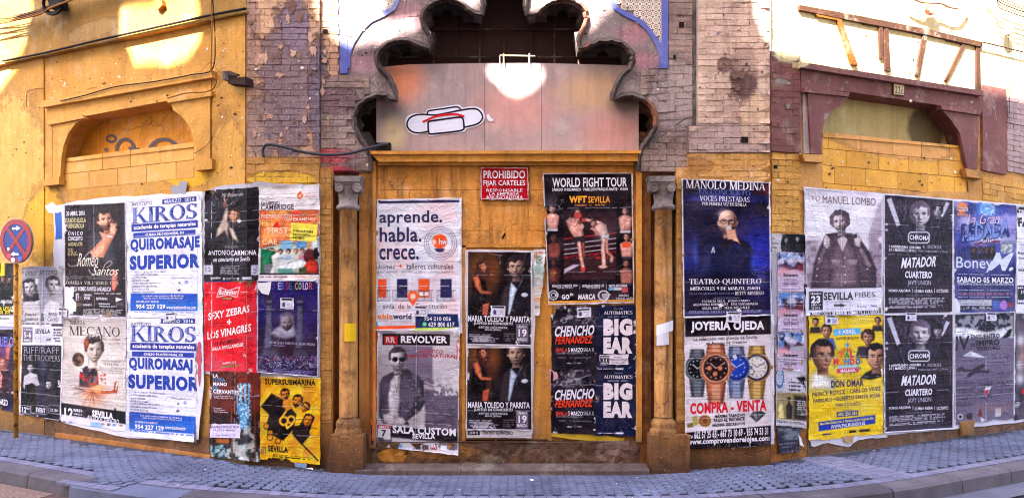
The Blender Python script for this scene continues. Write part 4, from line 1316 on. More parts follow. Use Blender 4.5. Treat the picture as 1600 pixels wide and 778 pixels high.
def paper_bump(b):
    v1 = b.noise(9, 6, .65, b.scaled(1.6, 1.6, .7), 0.4)
    v2 = b.noise(5, 3, .5, b.scaled(.25, .25, 3.2), 1.2)
    v3 = b.math('ABSOLUTE', b.math('SUBTRACT', b.noise(4.5, 3, .5, None, .8), 0.5))
    cr = b.math('MULTIPLY', b.rng(v3, 0.0, 0.03, 1.0, 0.0), 0.35)
    return b.math('ADD', b.math('ADD', v1, b.math('MULTIPLY', v2, .8)), cr)
_pm = None
def paper_mat():
    global _pm
    if _pm: return _pm
    b = NB('printed_paper', 0.6, 0.06)
    at = b.new('ShaderNodeVertexColor'); at.layer_name = 'Col'
    c = b.mix(b.rng(b.noise(5, 6, .7), .45, .8, 0.0, 0.22), at.outputs[0], S(110, 86, 96))
    c = b.mix(b.rng(b.noise(34, 6, .8), .74, .8, 0.0, 0.4), c, S(222, 208, 216))
    v3 = b.math('ABSOLUTE', b.math('SUBTRACT', b.noise(4.5, 3, .5, None, .8), 0.5))
    c = b.mix(b.math('MULTIPLY', b.rng(v3, 0.0, 0.004, 0.3, 0.0), b.rng(b.noise(2.3), .5, .6)), c, S(225, 215, 225))
    _pm = b.finish(c, paper_bump(b), 0.7, 0.018)
    return _pm
LINTAB = np.array([lin1(v) for v in range(256)]) * ALB
def poster(name, label, cat, sh, o=0.006, group=None, tear=None, curl=None, lift=0.0):
    """builds a Sheet as a thing; tear(U,V,X,Y)->keep mask ; curl(U,V)->metres off the wall"""
    X, Y = sh.X.copy(), sh.Y.copy()
    rg = random.Random(sum(map(ord, label)))
    W_px, H_px = sh.nx, sh.ny
    if H_px > 50:                                     # folds, glue ripples, torn flecks and faded patches of its own
        A = sh.C
        dr = rg.uniform(0, 500)
        rip = fbm(sh.X * .35 + dr, sh.Y * 1.6 + dr, 11.0, 3) - .5
        A = A * (1 + .16 * rip[..., None])
        fad = np.clip(fbm(sh.X + dr, sh.Y + dr * 2, 46.0, 3) - .56, 0, 1)[..., None] * rg.uniform(.3, 1.1)
        A = A * (1 - fad) + np.array([196, 184, 196.]) * fad
        for k in range(rg.choice((1, 2, 3))):
            v0 = rg.choice((.25, .33, .5, .66, .75)) + rg.uniform(-.02, .02)
            dd = np.abs((sh.Vv - v0) * H_px + 1.2 * (nz(sh.X, sh.X * 0 + k, 9.0) - .5)) if k < 2 else np.abs((sh.U - .5 - rg.uniform(-.03, .03)) * W_px)
            m = (np.clip(1.1 - dd, 0, 1) * (nz(sh.X + k * 9, sh.Y, 6.0) > .35) * .5)[..., None]
            A = A * (1 - m) + np.array([214, 204, 214.]) * m
            A = A * (1 - .16 * np.clip(1 - np.abs(dd - 2), 0, 1))[..., None]
        for k in range(rg.randint(3, 8)):
            side = rg.random()
            fu, fv = (rg.choice((0, 1)), rg.random()) if side < .6 else (rg.random(), rg.choice((0, 1)) if side < .9 else rg.random())
            rr_ = rg.uniform(1.2, 4.5) * (1 if side < .9 else .5)
            q_ = np.hypot((sh.U - fu) * W_px / rg.uniform(.7, 1.6), (sh.Vv - fv) * H_px / rg.uniform(.6, 2.4)) + 5 * (nz(sh.X * 1.3, sh.Y * 1.3, 2.3) - .5)
            m = np.clip(rr_ - q_, 0, 1)[..., None] * .9
            A = A * (1 - m) + np.array(rg.choice(([232, 222, 234.], [232, 222, 234.], [150, 120, 90.]))) * m
        sh.C = A
    def offf(x, y): return o + wrinkle(x, y) + base_off(x)
    O = o + wrinkle(X, Y) + base_off(X)
    O = O + edge_lift(sh.U, sh.Vv, X, Y, W_px, H_px)
    if curl is not None: O = O + curl(sh.U, sh.Vv)
    # slightly uneven edges
    eb = np.minimum(np.minimum(sh.U, 1 - sh.U) * sh.nx, np.minimum(sh.Vv, 1 - sh.Vv) * sh.ny)
    X = X + np.where(eb < .5, (nz(Y * 1.0, X * .2, 7.0) - .5) * 1.6, 0)
    Y = Y + np.where(eb < .5, (nz(X * 1.0, Y * .2, 7.0) - .5) * 1.6, 0)
    Pw = Parr(X, Y, O).reshape(-1, 3)
    ny, nx = sh.ny, sh.nx
    idx = np.arange((ny + 1) * (nx + 1)).reshape(ny + 1, nx + 1)
    q = np.stack([idx[1:, :-1], idx[1:, 1:], idx[:-1, 1:], idx[:-1, :-1]], -1).reshape(-1, 4)
    if tear is not None:
        keep = tear(sh.U, sh.Vv, sh.X, sh.Y)
        kc = (keep[1:, :-1] & keep[1:, 1:] & keep[:-1, 1:] & keep[:-1, :-1]).reshape(-1)
        q = q[kc]
    me = bpy.data.meshes.new(name)
    nv, nf = len(Pw), len(q)
    me.vertices.add(nv); me.vertices.foreach_set('co', Pw.astype(np.float32).ravel())
    me.loops.add(nf * 4); me.loops.foreach_set('vertex_index', q.astype(np.int32).ravel())
    me.polygons.add(nf); me.polygons.foreach_set('loop_start', np.arange(0, nf * 4, 4, dtype=np.int32))
    me.update(calc_edges=True); me.validate()
    me.shade_smooth()
    ca = me.color_attributes.new('Col', 'FLOAT_COLOR', 'POINT')
    C = np.clip(sh.C, 0, 255).reshape(-1, 3)
    # printed grain
    g = (nz(sh.X * 3.1, sh.Y * 3.1, 1.7).reshape(-1, 1) - .5) * 9
    C = C - 20 * np.clip(1 - C / 150, 0, 1)
    C = np.clip(C + g, 0, 255)
    Cl = ((C / 255 + .055) / 1.055) ** 2.4
    Cl = np.where(C / 255 <= .04045, C / 255 / 12.92, Cl) * ALB
    cc = np.ones((nv, 4), np.float32); cc[:, :3] = Cl
    ca.data.foreach_set('color', cc.ravel())
    me.materials.append(paper_mat())
    root = bpy.data.objects.new(name, me)
    link(root, label=label, cat=cat, group=group)
    # lettering: one mesh per ink
    jobs = []
    for ink, items in sh.texts.items():
        big = [it for it in items if it[2][1] - it[1][1] >= 7]
        tiny = [it for it in items if it[2][1] - it[1][1] < 7]
        jobs += [(ink, [it], None) for it in big]
        if tiny: jobs.append((ink, tiny, 'stuff'))
    for ink, items, knd in jobs:
        VX, VY, VO, FF = [], [], [], []
        nbase = 0
        for (txt, q0, q1, b, shr, f, rot, k) in items:
            hpx = q1[1] - q0[1]
            if f == 'r': V, Fc = serif(txt, b)
            else: V, Fc = sans(txt, b, 3 if hpx > 12 else (2 if hpx > 5 else 1))
            if len(V) == 0: continue
            V = V.copy()
            V[:, 0] += shr * V[:, 1]
            mn, mx = V.min(0), V.max(0)
            V = (V - mn) / np.maximum(mx - mn, 1e-6)
            x = q0[0] + V[:, 0] * (q1[0] - q0[0])
            y = q1[1] - V[:, 1] * (q1[1] - q0[1])
            xc, yc = (q0[0] + q1[0]) / 2, (q0[1] + q1[1]) / 2
            y = y + (k + math.tan(radians(rot))) * (x - xc)
            VX.append(x); VY.append(y)
            VO.append(np.full(len(x), 0.0015) + (np.arange(len(x)) % 997) * (2.5e-7 if f == 'r' else 0))
            FF += [tuple(i + nbase for i in fc) for fc in Fc]
            nbase += len(x)
        if not VX: continue
        x = np.concatenate(VX); y = np.concatenate(VY); oo = np.concatenate(VO)
        O = o + wrinkle(x, y) + base_off(x) + oo + 0.0006
        if 1:
            a, b_, c_, d_ = sh.q
            u = np.clip((x - (a.x + d_.x) / 2) / ((b_.x + c_.x) / 2 - (a.x + d_.x) / 2), 0, 1)
            v = np.clip((y - sh.ytop) / (sh.ybot - sh.ytop), 0, 1)
            O = O + edge_lift(u, v, x, y, W_px, H_px)
            if curl is not None: O = O + curl(u, v)
        Pw = Parr(x, y, O)
        if tear is not None:
            a, b_, c_, d_ = sh.q
            u = (x - (a.x + d_.x) / 2) / ((b_.x + c_.x) / 2 - (a.x + d_.x) / 2); v = (y - sh.ytop) / (sh.ybot - sh.ytop)
            kp = tear(u, v, x, y)
            FF = [f_ for f_ in FF if all(kp[i] for i in f_)]
        if not FF: continue
        mesh('lettering' if knd is None else 'small_print', Pw, FF, print_mat(ink), root, kind=knd)
    return root
def edge_lift(u, v, x, y, W, H):
    """pasted paper that comes away from the wall in places along its edge"""
    if H < 50: return 0 * u
    e = np.minimum(np.minimum(u, 1 - u) * W, np.minimum(v, 1 - v) * H)
    return 0.016 * np.clip(1 - e / 7.0, 0, 1) ** 1.5 * np.clip(nz(x * 1.0, y * 1.0, 19.0) * 2.2 - .9, 0, 1)
def base_off(x):
    """how far the surface behind the posters stands out at this place"""
    x = np.asarray(x, float)
    return np.where((x > 385) & (x < 501), 0.072, np.where((x > 1062) & (x < 1204), 0.072, np.where((x > 582) & (x < 1000), -0.045, np.where((x > 331) & (x < 386), .034, 0.014))))
# ---- people in print
SK = (222, 168, 140); SKD = (150, 98, 80)
def head(s, x, y, h, skin=SK, dark=SKD, hair=(40, 28, 26), turn=0.0, tilt=0, style='short', beard=None, glasses=None, neck=True, shade=1, eyes=True):
    """a printed portrait: a modelled face lit from one side. centre x, y, height h in crop pixels"""
    X, Y = s.loc()
    hv = random.Random(int(x * 7.3) + int(y * 3.1) + int(h * 11))
    fw = hv.uniform(.90, 1.10); jw = hv.uniform(.11, .19); hl0 = hv.uniform(-.05, .05); nw = hv.uniform(.85, 1.25); ey = hv.uniform(-.012, .012)
    part = hv.uniform(-.25, .25)
    r = radians(tilt)
    U = ((X - x) * cos(r) + (Y - y) * sin(r)) / h
    V = (-(X - x) * sin(r) + (Y - y) * cos(r)) / h
    sel = (np.abs(U) < .85) & (V > -.8) & (V < .95)
    if not sel.any(): return
    u, v = U[sel], V[sel]
    skin = np.array(skin, float); dark = np.array(dark, float); hair = np.array(hair, float)
    px = CROP[2] / h                                   # one photograph pixel in head units
    C = s.C[sel].copy()
    def over(m, c, a=1.0):
        nonlocal C
        m = (np.clip(m, 0, 1) * a)[:, None]
        C = C * (1 - m) + np.asarray(c, float) * m
    def G(cu, cv, a, b): return np.exp(-((u_ - cu) / a) ** 2 - ((v_ - cv) / b) ** 2)
    def soft(d, w=1.0): return np.clip(.5 - d / (w * px), 0, 1)
    t = turn * .12
    def hgt(a, b):
        nonlocal u_, v_
        u_, v_ = a, b
        wj = (.335 - jw * np.clip((b - .10) / .38, 0, 1) ** 1.7) * fw
        q = 1 - (a / wj) ** 2 * .98 - np.clip(np.abs(b - .01) / .475, 0, 1.2) ** 2.4
        z = .30 * np.sqrt(np.clip(q, 0, 1))
        z = z + .075 * G(t * 1.6, .08, .045 * nw, .10) + .05 * G(t * 1.9, .13, .05 * nw, .035) + .02 * (G(t * 1.9 - .06, .15, .03, .025) + G(t * 1.9 + .06, .15, .03, .025))
        z = z - .055 * (G(t - .14, -.035, .075, .05) + G(t + .14, -.035, .075, .05)) + .022 * (G(t - .14, -.10, .09, .025) + G(t + .14, -.10, .09, .025))
        z = z + .014 * (G(t - .14, -.03, .04, .02) + G(t + .14, -.03, .04, .02))
        z = z + .035 * G(t * 1.3, .255, .09, .04) - .018 * G(t * 1.3, .258, .1, .010) + .03 * G(t, .39, .08, .05) + .02 * (G(-.19, .08, .07, .06) + G(.19 , .08, .07, .06)) - .012 * G(t * 1.3, .32, .09, .018)
        return z, q
    u_, v_ = u, v
    e = .012
    z, q = hgt(u, v); zx, _ = hgt(u + e, v); zy, _ = hgt(u, v + e)
    gx, gy = (zx - z) / e, (zy - z) / e
    nl = 1 / np.sqrt(gx * gx + gy * gy + 1)
    L = np.array([-.62 * shade, -.50, .60])
    sh = np.clip((-gx * L[0] - gy * L[1] + L[2]) * nl, 0, 1)
    u_, v_ = u, v
    n1 = fbm(u * 40 + x, v * 40 + y, 9.0, 3)
    # neck
    if neck:
        m = soft(np.abs(u - .02) - (.17 + .1 * np.clip(v - .45, 0, 1)), 2) * (v > .1)
        m = m * np.clip((.62 + .12 * np.abs(u) - v) * 14, 0, 1)
        over(m, (skin * .45 + dark * .55)[None, :] * (0.95 - .55 * np.clip((u * shade + .05) * 2.4, -.3, 1) - .35 * np.clip(1 - (v - .42) / .12, 0, 1))[:, None])
    strand = lambda k: (.72 + .62 * fbm(np.arctan2(v + .1, u) * 26 + k, np.hypot(u, v) * 9 + k, 3.0, 3)) * (1.12 - .5 * np.clip(u * shade, -.4, .6))
    hc = lambda k=0: hair[None, :] * strand(k)[:, None] + 16 * np.clip(strand(k) - 1.08, 0, 1)[:, None]
    rag = (fbm(u * 60 + 3, v * 60 + 8, 7.0, 3) - .5) * .10
    if style == 'long':
        wv = .40 + .10 * np.clip(v, 0, 1) + rag
        over(soft(np.maximum(np.abs(u) - wv, np.maximum(v - .74 + rag * 2, -v - .50 + .3 * u * u)), 2), hc(3))
    if style == 'curly':
        over(soft(np.hypot(u / .47, (v + .12) / .46) - 1 + rag * 3.0, 2) * (v < .30), hc(5))
    if style in ('short', 'cap'):
        over(soft((np.hypot(u / .365, (v + .12) / .42) - 1 + rag) * .36, 1.5) * (v < .10), hc(1))
    # ears
    for sg in (-1, 1):
        m = soft((np.hypot((u - sg * .345 + turn * .06) / .05, (v - .02) / .095) - 1) * .05)
        over(m, skin * (.78 if sg == -shade else .5) + dark * .15)
    base = dark[None, :] * .62 + (skin - dark * .62)[None, :] * np.clip(.18 + 1.02 * sh, 0, 1)[:, None]
    base = base * (1.0 + .10 * (n1 - .5))[:, None]
    base = base + 26 * np.clip(sh - .86, 0, 1)[:, None] * 4 * .5
    over(soft(-q * .17, 1.4), base)
    over(G(t * 1.3, .255, .085, .028) * .8, skin * .62 + np.array([60, 8, 12]) * (1 if skin[0] - skin[2] > 20 else 0), .7)
    over(soft(np.maximum(np.abs(u - t * 1.3) - .085, np.abs(v - .256 - .02 * np.abs(u)) - .006)), dark * .35, .9)
    for sg in (-1, 1):
        over(G(t * 1.9 + sg * .035, .165, .02, .013), dark * .35, .8)
        cu = t + sg * .14
        over(G(cu, -.05, .09, .035), dark * .7, .45)
        bw = np.abs(v + .118 + .03 * np.abs(u - cu) * 0 + .12 * (u - cu) ** 2 * 6 - .012) - .015
        over(soft(np.maximum(bw, np.abs(u - cu) - .085)), np.minimum(hair, dark * .8), .85)
        if glasses != 'sun':
            if h / CROP[2] > 22 and eyes:
                over(soft((np.hypot((u - cu) / .058, (v + .03) / .024) - 1) * .024), skin * .25 + 150, .75)
                over(soft((np.hypot((u - cu - turn * .02) / .024, (v + .032) / .026) - 1) * .024), (22, 16, 18))
                over(soft(np.maximum(np.abs(v + .056 - 3 * (u - cu) ** 2) - .007, np.abs(u - cu) - .065)), dark * .25, .95)
            else: over(G(cu, -.035, .05, .026), (30, 20, 24), .85)
    if beard is not None:
        bd = np.clip((v - .13 - .30 * (.30 - np.abs(u)) * 1.0) / .05, 0, 1) * soft(-q * .17, 1.4)
        bd = bd * (1 - G(t * 1.3, .25, .07, .03) * .85)
        mu = G(t * 1.3, .195, .10, .028)
        over(np.clip(bd + mu, 0, 1) * (.66 + .5 * (n1 - .3)), np.array(beard, float)[None, :] * (.55 + .7 * sh)[:, None], .92)
    if style in ('short', 'long', 'curly', 'cap'):
        line = {'short': -.31, 'long': -.31, 'curly': -.24, 'cap': -.16}[style] + (hl0 if style != 'cap' else 0)
        hl_ = v - (line + .16 * np.clip(np.abs(u) - .16, 0, 1) * 4 * np.abs(u) + rag * 1.1 + .06 * np.clip(1 - np.abs(u - part) / .1, 0, 1) * -1 + .04 * np.sin(u * 9 + x))
        within = np.hypot(u / .40, (v + .12) / .44) - 1 + rag
        over(soft(np.maximum(hl_, within * .36), 1.6), hc(2) if style != 'cap' else hair[None, :] * (.9 + .5 * sh)[:, None])
        side = np.maximum(np.maximum(.285 - np.abs(u) + rag * .4, v - (.02 if style == 'short' else .34)), within * .3)
        over(soft(side, 1.6), hc(4), .95)
    if style == 'cap':
        over(soft((np.hypot(u / .36, (v + .19) / .055) - 1) * .05), hair * .45)
    if glasses:
        for sg in (-1, 1):
            cu = t + sg * .15
            if glasses == 'sun':
                over(soft((np.hypot((u - cu) / .125, (v + .02) / .105) - 1) * .1), np.array([20, 16, 22])[None, :] + 60 * np.clip(-(u - cu) * 4 - v * 3, 0, 1)[:, None])
            else:
                over(soft(np.abs((np.hypot((u - cu) / .115, (v + .03) / .078) - 1) * .09) - .011), (24, 18, 24))
        over(soft(np.maximum(np.abs(v + .05) - .012, np.abs(np.abs(u) - .30) - .04)), (24, 18, 24))
        over(soft(np.maximum(np.abs(v + .05) - .012, np.abs(u - t) - .04)), (24, 18, 24))
    s.C[sel] = C
def mono(c): 
    g = .3 * c[0] + .59 * c[1] + .11 * c[2]
    return (g, g * .96, g * 1.04)
W_ = (236, 226, 242); K_ = (22, 18, 28)
MS, MD = (214, 204, 212), (118, 108, 120)       # skin tones in black and white print
# ================================================================ the posters, left wall
NAVY = (32, 50, 132)
def corner_tear(*cs):
    """cs: (u, v, ru, rv) bites missing from the sheet"""
    def f(U, V, X, Y):
        k = np.ones(np.shape(U), bool)
        n = (fbm(np.asarray(X) + 5, np.asarray(Y) + 9, 9.0, 3) - .5) * .9
        for (u, v, ru, rv) in cs: k &= (((U - u) / ru) ** 2 + ((V - v) / rv) ** 2) > (1 + n) ** 2
        return k
    return f
def ragged_bottom(a=0.03, seed=0):
    def f(U, V, X, Y):
        n = fbm(np.asarray(X) + seed, np.asarray(X) * 0 + seed, 16.0, 4)
        return V < 1.0 - a * 2 * np.clip(n - .25, 0, 1)
    return f
def curl_corner(u, v, ru, rv, h):
    return lambda U, V: h * np.clip(1 - np.abs(U - u) / ru, 0, 1) ** 2 * np.clip(1 - np.abs(V - v) / rv, 0, 1) ** 2

# white backing layers of old paper that show round the edges
def backing(label, pts, o, c, name='paper_layer', cat='torn paper', step=5):
    V, Fc = slab_vf(pts, o, 0.0, step=step, bulge=lambda x, y: float(wrinkle(x, y) + base_off(x)) - 0.0)
    return mesh(name, V, Fc, flat_mat(c, 'old_paper_%02x%02x%02x' % tuple(c), .6), label=label, cat=cat)
def jagpoly(pts, a=1.4, n=5):
    out = []
    for i in range(len(pts)):
        p, q = pts[i], pts[(i + 1) % len(pts)]
        for k in range(n):
            t = k / n
            out.append((p[0] + (q[0] - p[0]) * t + R.uniform(-a, a), p[1] + (q[1] - p[1]) * t + R.uniform(-a, a)))
    return out
backing('layer of old white paper whose edge shows round the singer and course posters', jagpoly([(84, 322), (150, 309), (250, 304), (316, 299), (318, 420), (316, 500), (306, 690), (200, 684), (98, 660), (96, 500), (84, 440)]), 0.002, (222, 214, 226))
backing('layer of old grey paper behind the black singer and exam posters', jagpoly([(316, 302), (338, 291), (402, 285), (470, 288), (503, 291), (501, 440), (500, 590), (400, 588), (318, 583)]), 0.001, (176, 170, 184))
backing('blue and white strip of old poster left of the microphone singer poster', jagpoly([(85, 330), (101, 326), (101, 440), (85, 438)]), 0.0035, (206, 204, 224))
backing('small blue remnant on the white strip left of the singer poster', jagpoly([(86, 333), (96, 331), (97, 372), (87, 374)], .8, 3), 0.0055, (58, 96, 176))
backing('torn white scrap at the top left corner beside the singer poster', jagpoly([(70, 322), (82, 315), (88, 322), (86, 334), (76, 332)], .6, 2), 0.004, (226, 216, 214))
backing('grey torn tape scrap above the course poster', jagpoly([(268, 290), (280, 290), (281, 283), (292, 284), (290, 303), (268, 303)], .8, 2), 0.004, (150, 146, 158))

# 1 / 2 far left
crop(0, 400, 2.99)
s = Sheet([(-24, 410), (22, 411), (23, 520), (-24, 520)], (30, 24, 24), 1.2)
s.cloud((70, 58, 56), 30, .4, .7, .5)
s.rect(-80, 20, 22, 100, (226, 196, 40), 1) ; s.rect(-80, 30, 4, 100, (30, 24, 24), 1)
for (x, y, h) in ((14, 110, 30), (44, 112, 26), (-14, 130, 40)): head(s, x, y, h, (190, 150, 130), (100, 70, 60), (30, 22, 22), style='long')
s.poly([(-10, 210), (4, 130), (30, 126), (56, 136), (64, 210)], (24, 20, 24)); s.rect(-80, 276, 70, 330, (224, 214, 228)); s.rect(-80, 330, 70, 342, (170, 166, 196)); s.line([(2, 330), (70, 330)], 2, (120, 110, 150))
s.t('N', -8, 60, 8, 98, (230, 205, 40), .03).t('BLUE SISTERS', -14, 206, 58, 220, (226, 216, 230), .02).t('NA  LAYLA', -10, 236, 52, 254, (232, 206, 40), .03).t('OR  ZOE', -4, 254, 46, 270, (232, 206, 40), .03).t('EN EDITION', 0, 286, 40, 296, (50, 40, 60), .02)
poster('concert_poster', 'black poster with yellow words and a white strip under the no stopping sign', 'poster', s)
s = Sheet([(-24, 519), (20, 520), (21, 643), (-24, 634)], (24, 22, 46), 1.0)
s.cloud((70, 50, 110), 60, .4, .75, .6); s.glow(20, 440, 40, 60, (150, 70, 120), .6)
s.poly([(30, 420), (40, 404), (54, 410), (46, 440), (38, 500), (26, 506)], (190, 110, 110))
head(s, 16, 500, 48, (214, 150, 140), (120, 60, 70), (110, 60, 50), style='long', turn=-.6)
s.poly([(-40, 580), (0, 540), (40, 536), (64, 560), (66, 660), (-40, 650)], (46, 30, 40)); s.cloud((120, 60, 90), 9, .5, .7, .6, (0, 540, 66, 640))
s.line([(-2, 540), (6, 560), (2, 610)], 12, (200, 130, 120))
s.t('UELO', 0, 376, 62, 424, (120, 130, 220), .01).t('ARZO', 0, 668, 36, 696, W_, .02)
poster('concert_poster', 'purple poster of a long haired woman behind the sign post', 'poster', s, group=None)
# grey couple
s = Sheet([(34, 417), (98, 415), (98, 540), (33, 539)], (150, 144, 156))
s.cloud((190, 184, 196), 40, .4, .7, .6)
for yy in range(60, 330, 16): s.line([(95, yy + 20), (290, yy)], 1.2, (120, 114, 126), .6)
s.rect(190, 50, 215, 330, (130, 130, 190), .35, 8)
s.poly([(110, 330), (108, 230), (130, 190), (170, 196), (186, 240), (190, 330)], (190, 182, 190)); s.poly([(196, 330), (206, 230), (236, 206), (276, 220), (290, 330)], (200, 196, 208)); s.poly([(236, 216), (250, 300), (262, 216)], MS)
head(s, 140, 150, 82, MS, MD, (40, 34, 40), turn=-.3, tilt=-6, style='long'); s.ell(172, 118, 9, 16, (220, 214, 222))
head(s, 246, 138, 86, MS, MD, (44, 38, 42), turn=.6, style='short', shade=-1)
s.rect(95, 326, 300, 412, (214, 208, 222)); s.rect(106, 332, 152, 402, (110, 104, 120)); s.rect(160, 374, 246, 404, (196, 190, 206)); s.rect(240, 316, 292, 328, (70, 64, 76))
s.small(108, 312, 236, 322, 1, (60, 54, 66)); s.small(250, 336, 290, 404, 5, (90, 84, 98))
s.t('amor se canta', 118, 64, 268, 90, (70, 66, 84), 0, .3).t('Juana', 110, 262, 170, 284, (80, 76, 96), 0, .3).t('Jiménez', 110, 284, 180, 306, (80, 76, 96), 0, .3).t('&', 190, 266, 208, 304, (60, 56, 76), 0).t('Antón', 222, 258, 272, 280, (80, 76, 96), 0, .3).t('Cortés', 222, 282, 274, 304, (80, 76, 96), 0, .3)
s.t('JUEVES', 110, 338, 148, 350, W_, .01).t('5-6', 112, 354, 146, 380, W_, .02).t('MARZO', 112, 386, 146, 398, W_, .01).t('SEVILLA', 164, 340, 234, 362, (60, 56, 70), .01).t('TEATRO', 250, 340, 284, 350, (60, 56, 70), .01).t('ion', 216, 382, 236, 396, (50, 46, 60), .02)
poster('concert_poster', 'grey poster of a facing couple with a calendar strip beside the yellow corner', 'poster', s, o=.007)
s = Sheet([(33, 537), (98, 537), (95, 658), (30, 648)], (26, 22, 30))
s.cloud((80, 76, 88), 34, .45, .7, .6); s.rect(186, 410, 214, 760, (90, 90, 160), .3, 8)
head(s, 142, 520, 40, MS, MD, (20, 16, 20), style='short'); s.poly([(108, 610), (112, 560), (140, 544), (172, 552), (178, 580), (186, 600), (170, 606), (150, 590), (130, 600), (126, 640)], (190, 182, 192)); s.poly([(110, 680), (118, 600), (160, 596), (170, 690)], (16, 14, 18))
head(s, 228, 600, 44, MS, MD, (16, 12, 16), style='long', turn=-.4); s.poly([(196, 700), (206, 640), (256, 636), (276, 700)], (60, 56, 64))
s.line([(108, 416), (288, 416)], 2, (140, 130, 150))
s.t('RIFF/RAFF', 112, 424, 276, 456, (150, 144, 160), -.006).t('THE TROOPERS', 108, 462, 280, 490, (150, 144, 160), -.006)
s.t('12', 104, 704, 122, 728, W_, .02).t('MARZO', 124, 706, 140, 716, W_, .01).t('EVENT', 168, 708, 212, 730, W_, .03).t('21:30', 234, 712, 270, 726, W_, .01)
for a, b in ((98, 142), (146, 220), (228, 280)): s.line([(a, 694), (b, 700), (b, 738), (a, 732), (a, 694)], 2, W_, .8)
s.frame(1.6)
poster('concert_poster', 'black poster of two rock singers with outlined lettering below the grey couple', 'poster', s, o=.008, tear=ragged_bottom(.015, 3))

# microphone singer
crop(95, 300, 3.891)
s = Sheet([(100, 320), (196, 316), (198, 496), (101, 493)], (40, 30, 34))
s.cloud((58, 46, 50), 120, .4, .7, .6)
s.glow(290, 430, 90, 200, (70, 56, 60), .5)
s.poly([(160, 380), (164, 270), (200, 240), (250, 246), (300, 262), (350, 300), (362, 420), (340, 470), (250, 440), (215, 350)], (66, 60, 70), 1, 2)
s.poly([(176, 360), (300, 230), (330, 260), (260, 400), (190, 400)], (206, 138, 112), 1, 2); s.poly([(310, 470), (344, 470), (346, 560), (326, 606), (308, 590)], (190, 104, 84), 1, 2)
s.poly([(232, 240), (300, 262), (262, 300)], (200, 140, 118), 1, 2)
head(s, 272, 172, 130, (226, 166, 138), (150, 92, 76), (46, 32, 30), turn=.35, tilt=-8, beard=(110, 70, 60))
s.poly([(300, 190), (340, 186), (350, 216), (330, 260), (296, 262), (296, 222)], (214, 150, 124), 1, 2); s.ell(348, 214, 14, 10, (30, 26, 30)); s.line([(282, 268), (310, 272)], 9, (200, 196, 204)); s.ell(292, 208, 9, 12, (80, 30, 36))
s.line([(6, 412), (392, 412)], 1.5, (120, 104, 110), .5); s.line([(35, 532), (360, 532)], 1.2, (170, 150, 140), .8)
GO = (214, 196, 150)
for tx, x0, y0, x1, y1, c in (('30 ABRIL 2016', 34, 116, 146, 144, W_), ('ESTADIO ELOLA', 26, 158, 152, 186, GO), ('FUENGIROLA', 36, 192, 142, 220, GO), ('Ú N I C O', 46, 236, 134, 264, W_), ('CONCIERTO', 44, 270, 132, 296, W_), ('ANDALUCÍA', 44, 300, 132, 328, GO)):
    s.t(tx, x0, y0, x1, y1, c, .012)
s.t('THE', 40, 342, 76, 360, GO, 0, f='r').t('KING', 42, 362, 102, 386, GO, 0, f='r')
s.t('Romeo', 100, 372, 228, 452, (226, 214, 206), -.006, .45).t('Santos', 190, 452, 352, 506, (226, 214, 206), -.006, .45)
for pts in ([(44, 436), (60, 450), (110, 440), (150, 390), (176, 366), (196, 380), (180, 410), (140, 420)], [(170, 470), (190, 500), (240, 496), (270, 440), (300, 420), (310, 436), (280, 460)]):
    s.line([tuple(v)[:2] for v in smooth_line([(p[0], p[1], 0) for p in pts], 5)], 3, (220, 206, 196))
s.t('Formula  Vol.2  World  Tour', 34, 542, 354, 562, (206, 196, 190), .0, f='r').t('f', 80, 578, 94, 600, (40, 30, 34), .03).t('ROMEO SANTOS ANDALUCIA', 104, 576, 306, 602, W_, .015)
s.rect(76, 576, 96, 602, W_)
s.t('UMT 99', 90, 614, 110, 664, W_, .01).t('CADENA', 138, 620, 186, 632, W_, .02, .3).t('DIAL', 142, 634, 178, 652, W_, .03, .3).t('ENTRADAS', 216, 640, 284, 656, W_, .02).t('ticketmaster', 230, 672, 300, 684, W_, .01).t('INFINITO', 134, 680, 190, 692, W_, .01).t('PRESALE 2016', 236, 690, 340, 700, W_, 0)
s.poly([(334, 640), (376, 652), (334, 668)], W_); s.rect(80, 674, 126, 694, (120, 92, 70)); s.ell(88, 716, 11, 11, (60, 120, 70)); s.rect(334, 672, 378, 690, (90, 80, 86))
s.small(136, 710, 386, 752, 5, (190, 180, 186)); s.small(206, 610, 374, 622, 1, (190, 180, 186))
s.frame(1.0)
poster('concert_poster', 'dark brown poster of a man in a grey shirt singing into a microphone', 'poster', s, o=.008, tear=corner_tear((0, .86, .17, .13)), curl=curl_corner(1, 0, .4, .2, .012))
